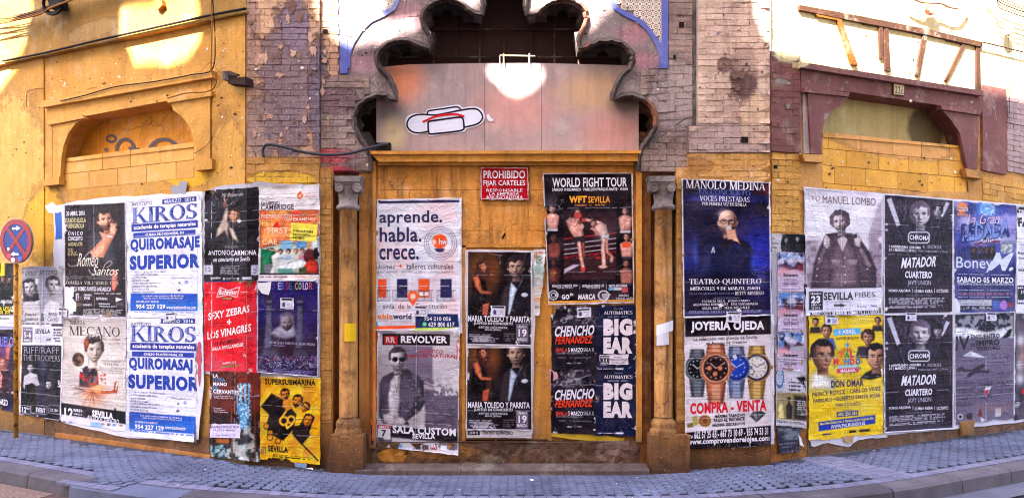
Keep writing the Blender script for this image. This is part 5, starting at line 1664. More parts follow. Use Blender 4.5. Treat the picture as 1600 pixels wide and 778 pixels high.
# courses posters (two alike)
def kiros(quad, dx, dy, label, o, tear, cut, curl=None):
    s = Sheet(quad, (226, 220, 240), 1.1)
    def r(x0, y0, x1, y1, c, a=1): s.rect(x0 + dx, y0 + dy, x1 + dx, y1 + dy, c, a)
    s.cloud((206, 198, 222), 80, .4, .7, .6)
    B = (36, 62, 158)
    r(616, 36, 824, 66, (44, 50, 120)); r(430, 184, 834, 230, (44, 58, 140)); r(440, 238, 820, 270, (50, 66, 150))
    r(424, 616, 832, 722, (44, 84, 176)); s.line([(428 + dx, 240 + dy), (428 + dx, 610 + dy)], 2, (120, 126, 180)); s.line([(832 + dx, 240 + dy), (832 + dx, 610 + dy)], 2, (120, 126, 180))
    s.glow(640 + dx, 690 + dy, 300, 30, (60, 130, 210), .5)
    s.ell(764 + dx, 546 + dy, 12, 12, (150, 160, 214)); s.ell(722 + dx, 552 + dy, 7, 5, (60, 56, 70)); s.ell(720 + dx, 596 + dy, 9, 6, (60, 56, 70)); s.small(430 + dx, 726 + dy, 830 + dx, 736 + dy, 1, (70, 96, 180))
    def t(tx, x0, y0, x1, y1, c, *a, **k): s.t(tx, x0 + dx, y0 + dy, x1 + dx, y1 + dy, c, *a, **k)
    t('INSTITUTO', 434, 60, 556, 82, (60, 56, 100), .0)
    t('MARZO  2016', 630, 40, 812, 62, (200, 204, 232), .02)
    t('KIROS', 430, 84, 824, 178, (110, 120, 180), .03, f='r'); t('KIROS', 434, 82, 828, 174, (40, 50, 134), .01, f='r')
    t('academia de terapias naturales', 444, 192, 820, 224, W_, .03)
    t('CURSO PROFESIONAL DE', 512, 246, 750, 262, W_, .03)
    t('QUIROMASAJE', 422, 276, 844, 366, B, .055); t('SUPERIOR', 418, 380, 844, 468, B, .06)
    t('OTROS CURSOS PROFESIONALES:', 440, 480, 644, 492, (80, 80, 110), .0)
    for i, q in enumerate(('OSTEOPATIA INTEGRAL', 'ACUPUNTURA', 'KINESIOLOGIA', 'QUIROMASAJE DEPORTIVO', 'REFLEXOLOGIA PODAL', 'POSTUROLOGIA', 'MASAJE TAILANDES')):
        t('-' + q, 430, 497 + i * 17.5, 440 + len(q) * 8.2, 509 + i * 17.5, (66, 66, 104), .015)
    t('Cursos avalados por', 672, 514, 804, 530, (100, 100, 140), 0, .3)
    t('Los cursos más completos de Andalucía', 492, 624, 746, 640, W_, 0, .3); t('para la mejor Formación Profesional', 504, 638, 744, 654, W_, 0, .3)
    t('INFORMACION Y RESERVAS', 460, 660, 596, 672, W_, .01); t('954 227 129', 458, 682, 634, 710, W_, .035); t('www.institutokiros.com', 642, 690, 820, 712, W_, .02)
    return poster('course_poster', label, 'poster', s, o=o, tear=tear, curl=curl)
kiros([(197, 313), (314, 302), (317, 498), (200, 496)], 0, 0, 'white and blue massage course poster, the upper of the two alike', .009, corner_tear((1, 0, .06, .03)), None, curl_corner(1, 0, .3, .15, .02))
crop(95, 490, 3.891)
kiros([(198, 498), (317, 498), (303, 690), (197, 681)], -8, -6, 'white and blue massage course poster with a torn red edge, under its twin', .008, corner_tear((1, .3, .06, .1), (1, .5, .05, .08)), None, curl_corner(1, 1, .3, .4, .03))
backing('red and pink torn strip hanging over the lower massage course poster', jagpoly([(309, 534), (313, 532), (315, 560), (313, 600), (311, 604), (309, 575), (306, 556)], 1.2, 4), .02, (190, 84, 104))
backing('white torn flap at the right edge of the lower massage course poster', jagpoly([(311, 540), (317, 500), (318, 600), (310, 686), (304, 688), (308, 610)], .8, 3), .016, (222, 212, 224))
# woman with a bird of fire
s = Sheet([(99, 496), (197, 497), (196, 676), (96, 660)], (198, 184, 180))
s.glow(200, 300, 190, 260, (226, 214, 210), .9); s.cloud((170, 150, 148), 90, .45, .75, .5); s.vgrad(30, 120, (150, 136, 136), .5, 0)
s.rect(0, 568, 400, 654, (30, 26, 34)); s.rect(0, 640, 400, 700, (216, 206, 222)); s.rect(0, 20, 400, 29, (222, 212, 224))
s.poly([(110, 440), (118, 350), (150, 318), (200, 316), (222, 350), (230, 430), (180, 450)], (54, 46, 54), 1, 2)
s.cloud((190, 40, 40), 22, .55, .62, .95, (112, 340, 226, 440)); s.cloud((120, 110, 120), 16, .6, .68, .9, (112, 330, 226, 430))
s.poly([(164, 330), (168, 260), (224, 270), (216, 330), (190, 336)], (206, 182, 172), 1, 2)
head(s, 204, 226, 150, (226, 204, 194), (150, 120, 112), (44, 32, 34), turn=.3, tilt=0, neck=False)
for k in range(16): s.line([(160 + k * 6, 168 - 6 * sin(k * .2)), (150 + k * 6.6 + R.uniform(-6, 10), 138 + R.uniform(-10, 8))], 7, R.choice([(44, 32, 34), (60, 44, 44)]), .9)
s.ell(156, 180, 16, 34, (130, 60, 40)); s.ell(156, 176, 8, 18, (190, 100, 60), .8)
s.ell(106, 278, 36, 42, (66, 46, 40)); s.cloud((150, 110, 90), 20, .5, .65, .8, (76, 240, 136, 316)); 
s.glow(205, 470, 66, 34, (226, 96, 50), 1); s.glow(220, 455, 36, 18, (248, 190, 110), 1); s.glow(200, 520, 60, 50, (224, 150, 110), .8)
for k in range(26):
    a = R.uniform(.2, 2.9); l = R.uniform(40, 120)
    s.line([(190, 470), (190 + l * .5 * cos(a) + R.uniform(-10, 10), 470 + l * .5 * sin(a)), (190 + l * cos(a), 470 + l * sin(a))], 1.6, R.choice([(120, 70, 60), (90, 70, 70), (190, 70, 40)]), .7)
for k in range(16): a = -pi + R.uniform(-.5, .9); s.line([(150, 470), (150 + 75 * cos(a), 470 + 55 * sin(a))], 1.4, (90, 74, 76), .6)
s.line([(250, 478), (300, 476), (336, 470)], 16, (190, 80, 50)); s.line([(322, 480), (330, 430), (336, 414)], 9, (170, 70, 50)); s.line([(338, 484), (346, 440)], 7, (170, 80, 50)); s.line([(322, 418), (330, 430)], 5, (160, 70, 50))
for k in range(26): s.ell(R.uniform(236, 274), R.uniform(366, 424), 2.6, 3.6, (180, 50, 40))
for k in range(5): s.poly([(108 + k * 4, 336 + k * 3), (122 + k * 3, 326 + k * 5), (116 + k * 4, 344 + k * 3)], W_)
for x in (20, 60, 220, 256, 290, 324, 366): s.ell(x, 656 + x * .06 - (0 if x > 200 else -2), 11, 8, R.choice([(90, 130, 180), (60, 60, 80), (150, 110, 70)]), .8)
s.rect(180, 662, 250, 690, (110, 160, 220), .8); s.rect(324, 572, 336, 586, (60, 50, 56))
D = (50, 42, 50)
s.t('TRIBUTO A', 52, 42, 146, 66, D, 0).t('MECANO', 52, 78, 358, 134, D, -.004, f='r').t('Hijo de la Luna', 258, 148, 362, 164, D, 0, f='s')
s.t('CONCIERTO HOMENAJE', 244, 284, 364, 294, (90, 76, 80), 0, f='r').t("SEVILLA'92", 260, 298, 350, 314, (80, 66, 72), 0, f='r')
for i, q in enumerate(('TRAS 3 AÑOS DE', 'EL ROCK DE HABANO EN SEVILLA', 'CON UN CONCIERTO UNICO')): s.t(q, 228 + i * 4, 326 + i * 14, 376, 336 + i * 14, (100, 86, 88), 0, f='r')
s.t('12', 22, 572, 74, 632, W_, .03).t('MARZO', 78, 578, 132, 596, W_, .04).t('SÁBADO', 78, 600, 130, 616, W_, 0).t('22:30h', 78, 622, 132, 642, W_, 0).t('SEVILLA', 190, 592, 318, 634, W_, .05).t('ANTIQUE THEATRO', 160, 628, 354, 660, W_, .0)
s.line([(138, 586), (138, 646)], 1.5, (200, 190, 200))
poster('concert_poster', 'pale poster of a short haired woman dissolving into fiery branches', 'poster', s, o=.007, tear=ragged_bottom(.02, 9))
# flamenco singer
crop(315, 285, 4.863)
s = Sheet([(320, 298), (406, 292), (403, 440), (319, 441)], (30, 26, 32))
s.cloud((64, 60, 68), 130, .45, .7, .7); s.cloud((16, 12, 16), 50, .5, .7, .8)
s.poly([(150, 300), (180, 200), (200, 190), (216, 330), (200, 360), (210, 440), (190, 410), (176, 370), (108, 420), (120, 350)], (184, 160, 148), 1, 3)
s.poly([(206, 340), (240, 350), (272, 420), (282, 460), (240, 430), (222, 400)], (200, 176, 160), 1, 3)
s.poly([(196, 300), (206, 180), (256, 176), (282, 200), (262, 240), (232, 330)], (44, 30, 28), 1, 3)
head(s, 252, 254, 116, (206, 148, 116), (120, 76, 60), (52, 36, 32), turn=.5, tilt=8, neck=False)
s.line([(170, 110), (180, 160), (196, 176)], 12, (180, 130, 110)); s.ell(284, 294, 15, 14, (206, 200, 206)); s.ell(176, 168, 20, 22, (120, 80, 66))
s.rect(140, 628, 302, 706, (44, 40, 48))
s.t('Mi fluyendo', 150, 80, 318, 116, (190, 180, 186), -.006, .4).t('PRESENTA', 180, 482, 276, 500, (150, 140, 146), 0)
s.t('ANTONIO', 50, 516, 216, 554, W_, -.004).t('CARMONA', 220, 516, 416, 554, W_, .012).t('en concierto en Sevilla', 88, 566, 366, 600, W_, .006, .25)
s.rect(18, 628, 86, 700, (190, 184, 204)); s.rect(376, 628, 432, 704, (190, 188, 210)); s.t('12', 30, 644, 70, 678, (60, 54, 70), 0)
s.small(142, 632, 300, 704, 6, (170, 160, 166)); s.small(390, 640, 424, 694, 4, (70, 70, 110))
s.t('Legendario', 68, 716, 144, 738, W_, .02, .3).t('HEINEKEN', 308, 718, 378, 738, W_, .03); s.ell(170, 732, 9, 9, (200, 196, 206)); s.ell(276, 732, 9, 9, (200, 196, 206)); s.small(184, 722, 266, 740, 2, (170, 160, 166))
s.line([(20, 752), (240, 752)], 4, (60, 60, 150)); s.line([(240, 752), (430, 752)], 4, (190, 150, 60))
poster('concert_poster', 'black poster of a curly haired singer at a silver microphone', 'poster', s, o=.008, curl=curl_corner(0, 0, .3, .2, .03))
# exams
s = Sheet([(405, 291), (499, 288), (499, 438), (404, 438)], (232, 222, 230))
s.cloud((214, 200, 208), 50, .4, .6, .5)
s.poly([(440, 214), (888, 208), (892, 410), (700, 452), (440, 502)], (240, 128, 78), 1, 2); s.cloud((226, 76, 64), 90, .42, .6, .8, (440, 214, 892, 300)); s.cloud((248, 170, 90), 60, .5, .7, .8, (440, 216, 892, 500))
s.poly([(446, 500), (700, 452), (892, 420), (892, 700), (446, 700)], (196, 200, 196), 1, 2)
s.rect(600, 440, 690, 512, (130, 170, 206)); s.rect(720, 450, 800, 500, (90, 140, 190)); s.rect(800, 440, 832, 540, (206, 140, 90)); s.rect(440, 500, 550, 700, (226, 214, 206)); s.rect(840, 440, 880, 500, (210, 226, 240))
s.poly([(450, 500), (480, 510), (540, 496), (574, 530), (530, 560), (540, 640), (500, 700), (446, 700)], (30, 116, 84), 1, 2); s.poly([(470, 620), (540, 620), (520, 700), (480, 700)], (120, 120, 128)); s.line([(520, 510), (576, 522)], 14, (206, 150, 120))
s.poly([(560, 640), (740, 580), (860, 600), (740, 660), (600, 660)], (226, 228, 236), 1, 2); s.rect(580, 655, 690, 690, (90, 150, 140)); s.poly([(440, 690), (892, 690), (892, 700), (440, 700)], (30, 28, 30))
for x, y, c, hc in ((600, 530, (190, 196, 214), (50, 36, 34)), (660, 528, (150, 180, 214), (40, 30, 32)), (716, 526, (206, 196, 190), (130, 84, 50)), (764, 524, (180, 120, 130), (70, 44, 38))):
    s.poly([(x - 28, y + 60), (x - 22, y + 26), (x + 22, y + 26), (x + 30, y + 60)], c, 1, 2); head(s, x, y, 44, (222, 176, 150), (170, 110, 90), hc, neck=False, eyes=False)
s.ell(820, 560, 46, 56, (86, 30, 36)); s.poly([(780, 690), (776, 640), (810, 590), (860, 580), (890, 620), (890, 690)], (196, 60, 50), 1, 2); s.poly([(740, 650), (800, 640), (800, 690), (740, 690)], (66, 76, 40), 1, 2); s.ell(872, 540, 24, 44, (24, 20, 22)); s.cloud((220, 214, 220), 14, .6, .7, .7, (560, 590, 780, 650))
s.poly([(680, 306), (882, 320), (870, 452), (670, 436)], (246, 226, 90), 1, 1.5)
s.poly([(728, 90), (744, 68), (756, 84), (774, 92), (764, 116), (744, 132), (726, 116)], (232, 110, 60)); s.ell(750, 76, 10, 9, (232, 110, 60)); s.ell(748, 104, 8, 8, (236, 226, 230))
s.t('Preparación', 452, 124, 530, 136, (90, 80, 90), 0).t('EXÁMENES', 452, 140, 594, 170, (54, 46, 58), .012).t('CAMBRIDGE', 452, 168, 700, 208, (54, 46, 58), .012)
s.t('Centro', 784, 74, 832, 92, (226, 120, 90), 0).t('idiomas', 786, 98, 860, 114, (226, 120, 90), 0)
Z = (248, 214, 200)
s.t('PREPARACIÓN', 452, 236, 686, 272, Z, .01).t('ESPECÍFICA', 696, 240, 826, 256, Z, 0).t('PARA', 628, 272, 688, 290, Z, 0).t('EXÁMENES', 696, 262, 866, 292, Z, .01)
s.t('PET', 458, 286, 552, 330, (250, 200, 110), .01).t('FIRST', 502, 342, 660, 388, (252, 220, 190), .01).t('CERTIFICATE', 504, 392, 654, 410, (250, 190, 150), 0).t('CAE', 460, 430, 574, 472, (252, 224, 180), .01)
s.poly([(540, 340), (572, 290), (600, 342)], (226, 50, 50))
s.t('Cursos', 696, 338, 742, 350, D, 0, k=.07).t('trimestrales', 694, 354, 848, 380, (40, 40, 40), .012, k=.07).t('especiales', 692, 384, 826, 412, (40, 40, 40), .012, k=.07).t('verano', 690, 408, 780, 432, (40, 40, 40), .012, k=.07).t('y de', 832, 398, 856, 410, (40, 40, 40), 0, k=.07)
s.small(446, 712, 670, 724, 1, (110, 60, 66)); s.small(680, 712, 890, 724, 1, (230, 150, 110))
poster('school_poster', 'white and orange exam poster with a classroom photograph', 'poster', s, o=.009, curl=curl_corner(1, 0, .3, .2, .02))
# red beer gig
crop(315, 430, 4.863)
s = Sheet([(319, 440), (401, 440), (401, 584), (319, 580)], (226, 24, 42))
s.cloud((196, 18, 40), 70, .4, .65, .7)
s.line([(40, 130), (108, 130)], 3, (240, 190, 196)); s.line([(294, 128), (352, 128)], 3, (240, 190, 196))
s.line([(140, 92), (204, 116), (290, 88), (268, 166), (204, 148), (114, 166), (140, 92)], 6, (238, 214, 220)); s.rect(150, 168, 240, 188, (110, 30, 30)); s.poly([(134, 688), (280, 672), (282, 692), (136, 706)], (110, 44, 30))
s.rect(356, 706, 386, 734, (206, 140, 150))
WR = (244, 214, 218)
s.t('Budweiser', 132, 106, 272, 148, WR, .02, .3).t('LIVE CIRCUIT', 158, 172, 232, 184, (226, 190, 100), .01)
s.t('SEXY ZEBRAS', 50, 256, 364, 312, WR, .03, k=-.2).t('+', 194, 334, 226, 376, WR, .05).t('LOS VINAGRES', 44, 398, 376, 458, WR, .03, k=-.2)
s.t('12 DE MARZO', 100, 494, 300, 518, (60, 20, 30), .02, .35, k=-.14).t('SALA HOLLANDER', 80, 530, 318, 556, WR, .03, .2, k=-.15).t('MARVELLOUS', 160, 656, 262, 672, WR, 0, k=-.12).t('BUDWEISER.ES', 144, 680, 272, 698, (200, 150, 90), .01, k=-.12)
for pts in ([(10, 520), (60, 560), (90, 640)], [(300, 600), (400, 640)], [(380, 60), (400, 180), (360, 240)], [(20, 60), (90, 70)], [(330, 110), (410, 150)]): s.line(pts, 2, (240, 130, 140), .6)
poster('beer_poster', 'bright red beer gig poster with slanted white lettering', 'poster', s, o=.007)
# purple procession film
s = Sheet([(402, 438), (498, 438), (497, 589), (401, 582)], (44, 34, 96))
s.vgrad(300, 560, (60, 36, 50), 0, .95); s.vgrad(560, 770, (44, 34, 70), 0, .9); s.cloud((70, 54, 120), 100, .4, .7, .4)
for x0, x1 in ((488, 534), (724, 768)):
    a = 1 if x0 < 600 else 1
    s.poly([(x0, 160), (x1, 160), (x1 + 4, 340), (x1 + 0, 560), (x0 - 16, 560), (x0 - 2, 340)], (88, 84, 110), 1, 3)
    s.rect(x0 - 2, 150, x1 + 4, 232, (52, 42, 72)); s.poly([(x0 - 40, 600), (x0 - 20, 556), (x1 + 24, 556), (x1 + 60, 600), (x1 + 50, 700), (x0 - 50, 700)], (78, 70, 92), 1, 3); s.ell((x0 + x1) / 2, 200, 26, 12, (96, 88, 110))
s.poly([(516, 440), (560, 400), (590, 380), (596, 300), (650, 272), (702, 300), (712, 400), (720, 450), (700, 470), (640, 486), (560, 470)], (150, 142, 166), 1, 4)
head(s, 648, 366, 118, (156, 140, 150), (84, 70, 84), (60, 46, 56), neck=False, beard=(44, 32, 40), style='none'); s.poly([(612, 316), (650, 296), (690, 316), (684, 300), (650, 284), (616, 300)], (96, 80, 100))
for k in range(9): a = pi + pi * (k + .5) / 9; s.line([(650 + 48 * cos(a), 316 + 46 * sin(a)), (650 + 78 * cos(a), 316 + 70 * sin(a))], 2, (130, 120, 150), .8)
s.rect(430, 618, 884, 712, (40, 32, 66)); s.cloud((120, 110, 160), 10, .52, .6, .9, (430, 612, 884, 712)); s.cloud((176, 90, 110), 9, .6, .66, .8, (430, 620, 884, 660), seed=3); s.cloud((206, 200, 226), 7, .66, .70, .9, (500, 640, 884, 700), seed=5)
s.small(540, 716, 862, 756, 5, (130, 124, 170)); s.small(430, 714, 500, 734, 2, (150, 144, 180))
for ch, x, c in (('O', 532, (76, 66, 140)), ('E', 580, (170, 160, 226)), ('S', 602, (90, 90, 180)), ('D', 640, (150, 40, 70)), ('E', 664, (60, 110, 130)), ('C', 708, (190, 160, 80)), ('O', 736, (150, 180, 100)), ('L', 768, (190, 150, 230)), ('O', 786, (200, 180, 226)), ('R', 818, (200, 90, 70))):
    s.t(ch, x, 54, x + 24, 110, c, .02)
s.t('UNA PELICULA TRIBUTO AL GRUPO TRIANA', 512, 508, 860, 526, (200, 190, 220), .006, f='r'); s.small(514, 530, 640, 537, 1, (160, 150, 190))
s.frame(1.2)
poster('film_poster', 'dark purple poster with two columns, a hooded bearded figure and a crowd', 'poster', s, o=.008)
backing('white torn flap over the top corner of the dark purple poster', jagpoly([(403, 442), (424, 440), (420, 461), (409, 458), (402, 450)], .8, 2), .014, (232, 224, 236))
# painted hand
crop(315, 575, 4.863)
s = Sheet([(328, 579), (407, 582), (406, 723), (327, 716)], (84, 40, 34))
s.glow(300, 180, 160, 160, (140, 50, 34), .9); s.cloud((40, 26, 26), 120, .5, .7, .8); s.rect(60, 350, 450, 760, (34, 26, 30), .7, 12)
BL = (70, 130, 180)
s.poly([(262, 280), (290, 262), (374, 262), (370, 350), (350, 540), (296, 540), (280, 360)], BL, 1, 2)
for x0, y0, x1, y1, t_ in ((296, 118, 302, 270, 20), (330, 118, 332, 270, 20), (358, 116, 358, 270, 18), (268, 212, 276, 300, 16)): s.line([(x0, y0), (x1, y1)], t_, (96, 140, 180))
s.cloud((190, 210, 226), 13, .56, .62, .9, (262, 120, 374, 540))
for i in range(4): s.ring(R.uniform(296, 350), R.uniform(290, 500), 13, 16, 3, (190, 214, 232), .8)
s.poly([(60, 700), (66, 590), (140, 560), (200, 590), (230, 540), (300, 470), (400, 430), (420, 720), (300, 720)], (60, 60, 64), 1, 4)
s.cloud((176, 190, 196), 30, .48, .6, .9, (66, 580, 440, 712)); s.cloud((110, 160, 170), 22, .52, .62, .8, (66, 580, 230, 690), seed=2); s.cloud((196, 190, 186), 40, .4, .6, .8, (230, 450, 410, 700), seed=4); s.rect(110, 530, 210, 570, (190, 110, 50), .8, 4)
for x in (232, 410): s.line([(x - 12, 20), (x, 710)], 9, (60, 26, 24)); s.line([(x - 12, 20), (x, 710)], 4, (180, 110, 70), .8)
s.t('LA', 86, 44, 126, 70, W_, .035).t('OTRA', 86, 74, 180, 102, (80, 130, 170), .035).t('MANO', 88, 106, 192, 134, W_, .035).t('DE', 88, 136, 126, 162, (80, 130, 170), .035).t('CERVANTES', 88, 164, 284, 194, W_, .035)
for i, (a, b) in enumerate(((208, 250), (220, 240))): s.t(('de Lola Fauno Moya Pizarro', 'Guillermo Risso Fran Torres')[i], 92, a, b, a + 10, W_, .01)
for i, q in enumerate(('Dramaturgia Rey', 'Josil Turro', 'Teatro Serra Hem')): s.t(q, 92, 298 + i * 14, 150 + i * 24, 309 + i * 14, W_, .01)
poster('theatre_poster', 'brown theatre poster with a blue painted hand, bottom row against the pavement', 'poster', s, o=.009, tear=ragged_bottom(.02, 40))
s = Sheet([(329, 662), (376, 662), (375, 684), (328, 683)], (222, 206, 236))
s.t('TEATRO LOPE DE VEGA', 70, 436, 286, 454, (120, 96, 150), .02).t('11 y 12 D MARZO', 90, 462, 264, 482, (120, 96, 150), .02); s.small(80, 492, 270, 516, 2, (150, 130, 180))
poster('notice_strip', 'pale violet paper strip pasted across the painted hand poster', 'notice', s, o=.0145)
# yellow band
s = Sheet([(406, 588), (501, 590), (500, 733), (406, 724)], (236, 180, 30))
s.cloud((222, 130, 34), 80, .45, .65, .7); s.cloud((244, 206, 50), 60, .5, .7, .8); s.rect(436, 45, 900, 74, (222, 200, 190), .8, 3)
BK = (34, 26, 26); OR = (226, 140, 40)
s.poly([(450, 290), (530, 190), (620, 240), (610, 330), (540, 380), (500, 340)], BK, 1, 2); s.poly([(500, 400), (520, 330), (600, 300), (680, 300), (720, 350), (700, 460), (620, 550), (560, 520), (484, 450)], BK, 1, 2)
s.poly([(686, 500), (700, 440), (760, 430), (810, 450), (824, 510), (760, 582)], BK, 1, 2); s.line([(730, 540), (884, 700)], 12, BK)
for x, y, h, tl in ((636, 200, 88, -10), (726, 252, 100, 18), (786, 300, 84, 30), (808, 396, 96, 24)):
    head(s, x, y, h, OR, (196, 100, 30), BK, tilt=tl, beard=BK if x < 780 else None, glasses='thin' if x == 636 or x == 786 else None, style='short' if x < 800 else 'long', neck=False)
for x, y, h in ((494, 440, 50), (524, 490, 56), (520, 524, 50), (580, 552, 46)): s.ring(x, y, h * .42, h * .46, 6, BK); s.ell(x, y, h * .3, h * .34, OR)
s.ring(626, 400, 30, 30, 17, (240, 176, 40)); s.ring(680, 390, 26, 26, 16, (240, 176, 40)); s.line([(640, 330), (612, 370)], 17, (240, 176, 40)); s.line([(640, 420), (650, 456), (690, 420)], 17, (240, 176, 40)); s.poly([(620, 240), (680, 230), (690, 300), (640, 330)], OR)
s.t('SUPERSUBMARINA', 480, 84, 866, 128, BK, .035).t('TE REFUGIO TOUR', 750, 138, 866, 150, BK, .02).t('SEVILLA', 504, 590, 656, 636, BK, .04).t('ABRIL', 454, 592, 490, 606, BK, .02).t('01', 452, 608, 488, 650, (110, 96, 110), 0).t('AC', 540, 648, 576, 672, BK, .03)
s.small(590, 664, 850, 692, 2, BK); s.small(540, 680, 620, 692, 1, BK)
poster('concert_poster', 'torn yellow poster with a black huddle of bearded faces', 'poster', s, o=.008, tear=lambda U, V, X, Y: V < .955 - .09 * np.clip(fbm(np.asarray(X) + 60, np.asarray(X) * 0 + 7, 14.0, 4) * 2 - .9, 0, 1) * (U < .8) )
backing('pale blue paper remnant under the yellow poster', jagpoly([(459, 722), (480, 724), (478, 731), (461, 729)], .8, 2), .006, (140, 160, 206))
# ================================================================ the posters, doorway and centre
crop(575, 300, 3.535)
backing('loose white paper behind the language school poster', jagpoly([(589, 312), (702, 309), (722, 309), (722, 520), (583, 519), (588, 400)], .7), .001, (228, 220, 234))
s = Sheet([(589, 313), (721, 311), (719, 517), (583, 516)], (228, 222, 238))
s.cloud((236, 196, 206), 130, .5, .7, .8); s.cloud((208, 208, 232), 90, .5, .7, .6, seed=3)
NV = (50, 48, 92); OG = (240, 92, 44)
s.rect(66, 48, 504, 61, NV); s.poly([(52, 40), (66, 48), (80, 62), (60, 62)], NV)
for x in (120, 240, 362, 484): s.line([(x, 465), (x, 590)], 2, (190, 184, 204))
for x0, x1, c in ((56, 102, OG), (160, 218, NV), (278, 340, OG), (400, 462, NV)): s.rect(x0 - 8, 470, x1 + 10, 600, (214, 208, 228), .8); s.rect(x0, 480, x1, 583, c)
for a, b in ((52, 124), (136, 244), (256, 362), (376, 484)):
    s.line([(a, 543), (b, 543)], 3, (70, 66, 84)); s.line([(a, 600), (b, 600)], 3, (70, 66, 84))
    for k in range(int((b - a) / 8)): s.line([(a + k * 8, 543), (a + k * 8, 600)], 1.4, (70, 66, 84), .9)
s.ring(400, 284, 90, 90, 3, (90, 88, 120)); s.ring(400, 284, 66, 66, 2.5, (90, 88, 120)); s.ring(400, 284, 78, 78, 7, (120, 116, 146), .6)
s.ell(396, 272, 42, 40, OG); s.poly([(366, 312), (424, 312), (416, 328), (398, 334), (376, 328)], NV, 1)
s.ell(366, 276, 10, 14, (240, 210, 200)); s.ell(248, 574, 30, 30, OG); s.poly([(221, 586), (275, 586), (248, 632)], OG); s.ell(248, 576, 15, 16, (240, 200, 190)); s.rect(284, 552, 334, 572, (240, 226, 230)); s.rect(306, 552, 312, 572, NV)
s.poly([(262, 690), (280, 672), (496, 674), (504, 746), (262, 752)], (44, 56, 104)); s.poly([(24, 712), (50, 712), (56, 742), (20, 744)], (60, 170, 214)); s.poly([(56, 740), (262, 735), (262, 752), (24, 760), (24, 744)], OG); s.poly([(262, 750), (504, 744), (380, 768), (250, 764)], (170, 190, 70), .8)
s.ell(312, 729, 13, 13, (70, 180, 100)); s.rect(306, 723, 318, 735, W_, .6)
s.t('aprende.', 62, 102, 410, 190, NV, .018).t('habla.', 64, 194, 296, 276, NV, .018).t('crece.', 62, 310, 280, 374, NV, .018)
s.t('idiomas', 46, 398, 148, 424, (80, 66, 80), .0).t('+', 170, 398, 188, 416, OG, .04).t('talleres culturales', 212, 394, 470, 426, (80, 66, 80), .0)
s.t('inglés · francés · alemán · italiano · chino · español', 40, 432, 470, 450, (140, 128, 144), .0).t('avda. de la', 80, 616, 236, 644, (84, 74, 90), 0).t('Constitución', 262, 614, 436, 644, (84, 74, 90), 0)
s.t('abla', 54, 670, 138, 702, (232, 130, 60), .03).t('world', 138, 670, 240, 702, NV, .03).t('LEARNING + CENTER', 54, 708, 240, 716, (160, 150, 170), 0).t('hw', 392, 256, 436, 290, W_, .02)
s.t('954 210 056', 310, 688, 458, 710, W_, .02).t('629 806 617', 334, 718, 478, 742, W_, .02)
for x in (60, 170, 284, 404): s.t('hablaworld', x, 514, x + 44, 522, W_, .01)
poster('school_poster', 'white language school poster with orange and navy window shutters', 'poster', s, o=.006, curl=curl_corner(0, 1, .3, .3, .02))
crop(575, 510, 3.703)
backing('orange and red old poster showing left of the denim jacket poster', jagpoly([(581, 518), (592, 518), (590, 600), (589, 694), (579, 692), (580, 600)], .6), .002, (230, 84, 40))
backing('black lower end of the old orange poster beside the denim jacket poster', jagpoly([(580, 652), (589, 652), (588, 696), (579, 694)], .5, 3), .0035, (40, 34, 40))
backing('loose white under layer hanging below the denim jacket poster', jagpoly([(584, 690), (640, 694), (717, 700), (716, 718), (650, 702), (600, 697)], .5), .002, (216, 206, 216))
s = Sheet([(590, 517), (718, 517), (716, 711), (588, 697)], (170, 158, 168))
s.cloud((214, 200, 208), 140, .4, .6, .7); s.rect(150, 110, 376, 330, (112, 98, 120), .9, 4); s.rect(330, 370, 540, 640, (96, 84, 104), .9, 4); s.cloud((70, 60, 80), 50, .5, .7, .6, (330, 370, 500, 640)); s.rect(376, 60, 530, 300, (196, 184, 196), .8, 4)
s.line([(330, 320), (500, 380)], 26, (136, 124, 140)); s.cloud((216, 208, 216), 12, .5, .6, .9, (380, 290, 530, 400)); s.line([(150, 110), (150, 330)], 3, (90, 80, 96), .7)
for yy in (200, 240, 280): s.line([(150, yy), (376, yy + 30)], 2, (80, 70, 90), .5)
s.poly([(64, 520), (66, 330), (84, 290), (146, 262), (186, 250), (226, 246), (290, 282), (320, 320), (332, 440), (300, 490), (230, 540), (236, 570), (180, 560), (90, 560)], (82, 74, 90), 1, 3)
s.poly([(128, 320), (150, 280), (190, 276), (184, 400), (180, 530), (120, 520), (116, 400)], (190, 180, 190), 1, 2); s.line([(150, 300), (166, 380), (180, 290)], 2, (90, 80, 90))
s.cloud((120, 112, 128), 24, .5, .7, .6, (190, 260, 330, 540)); s.line([(190, 360), (270, 350)], 3, (50, 44, 56)); s.poly([(190, 362), (262, 350), (268, 430), (196, 440)], (98, 90, 106)); s.line([(196, 440), (180, 540)], 3, (50, 44, 56))
s.poly([(84, 510), (120, 500), (150, 520), (200, 524), (224, 548), (200, 572), (130, 566), (92, 552)], (196, 182, 190), 1, 2)
for k in range(4): s.line([(150 + k * 14, 530 + k * 3), (160 + k * 14, 566)], 2, (120, 106, 116))
head(s, 172, 192, 136, MS, MD, (60, 52, 60), turn=.25, glasses='sun', beard=(150, 140, 150))
s.rect(50, 590, 540, 652, (36, 30, 38)); s.rect(50, 652, 540, 690, (110, 100, 114)); s.rect(140, 656, 408, 700, (196, 188, 200)); s.rect(56, 572, 130, 650, (216, 206, 216)); s.rect(56, 570, 130, 588, (176, 44, 58)); s.rect(56, 640, 90, 690, (90, 80, 96))
s.rect(84, 42, 474, 108, (40, 26, 32)); s.rect(92, 54, 172, 102, (170, 44, 56))
for x, c in ((178, (90, 150, 220)), (234, (196, 200, 214)), (286, (60, 56, 66)), (332, (60, 50, 60)), (380, (160, 30, 50)), (438, (226, 220, 230)), (484, (90, 84, 96))): s.rect(x - 18, 674 + x * .03, x + 18, 700 + x * .03, c, .9)
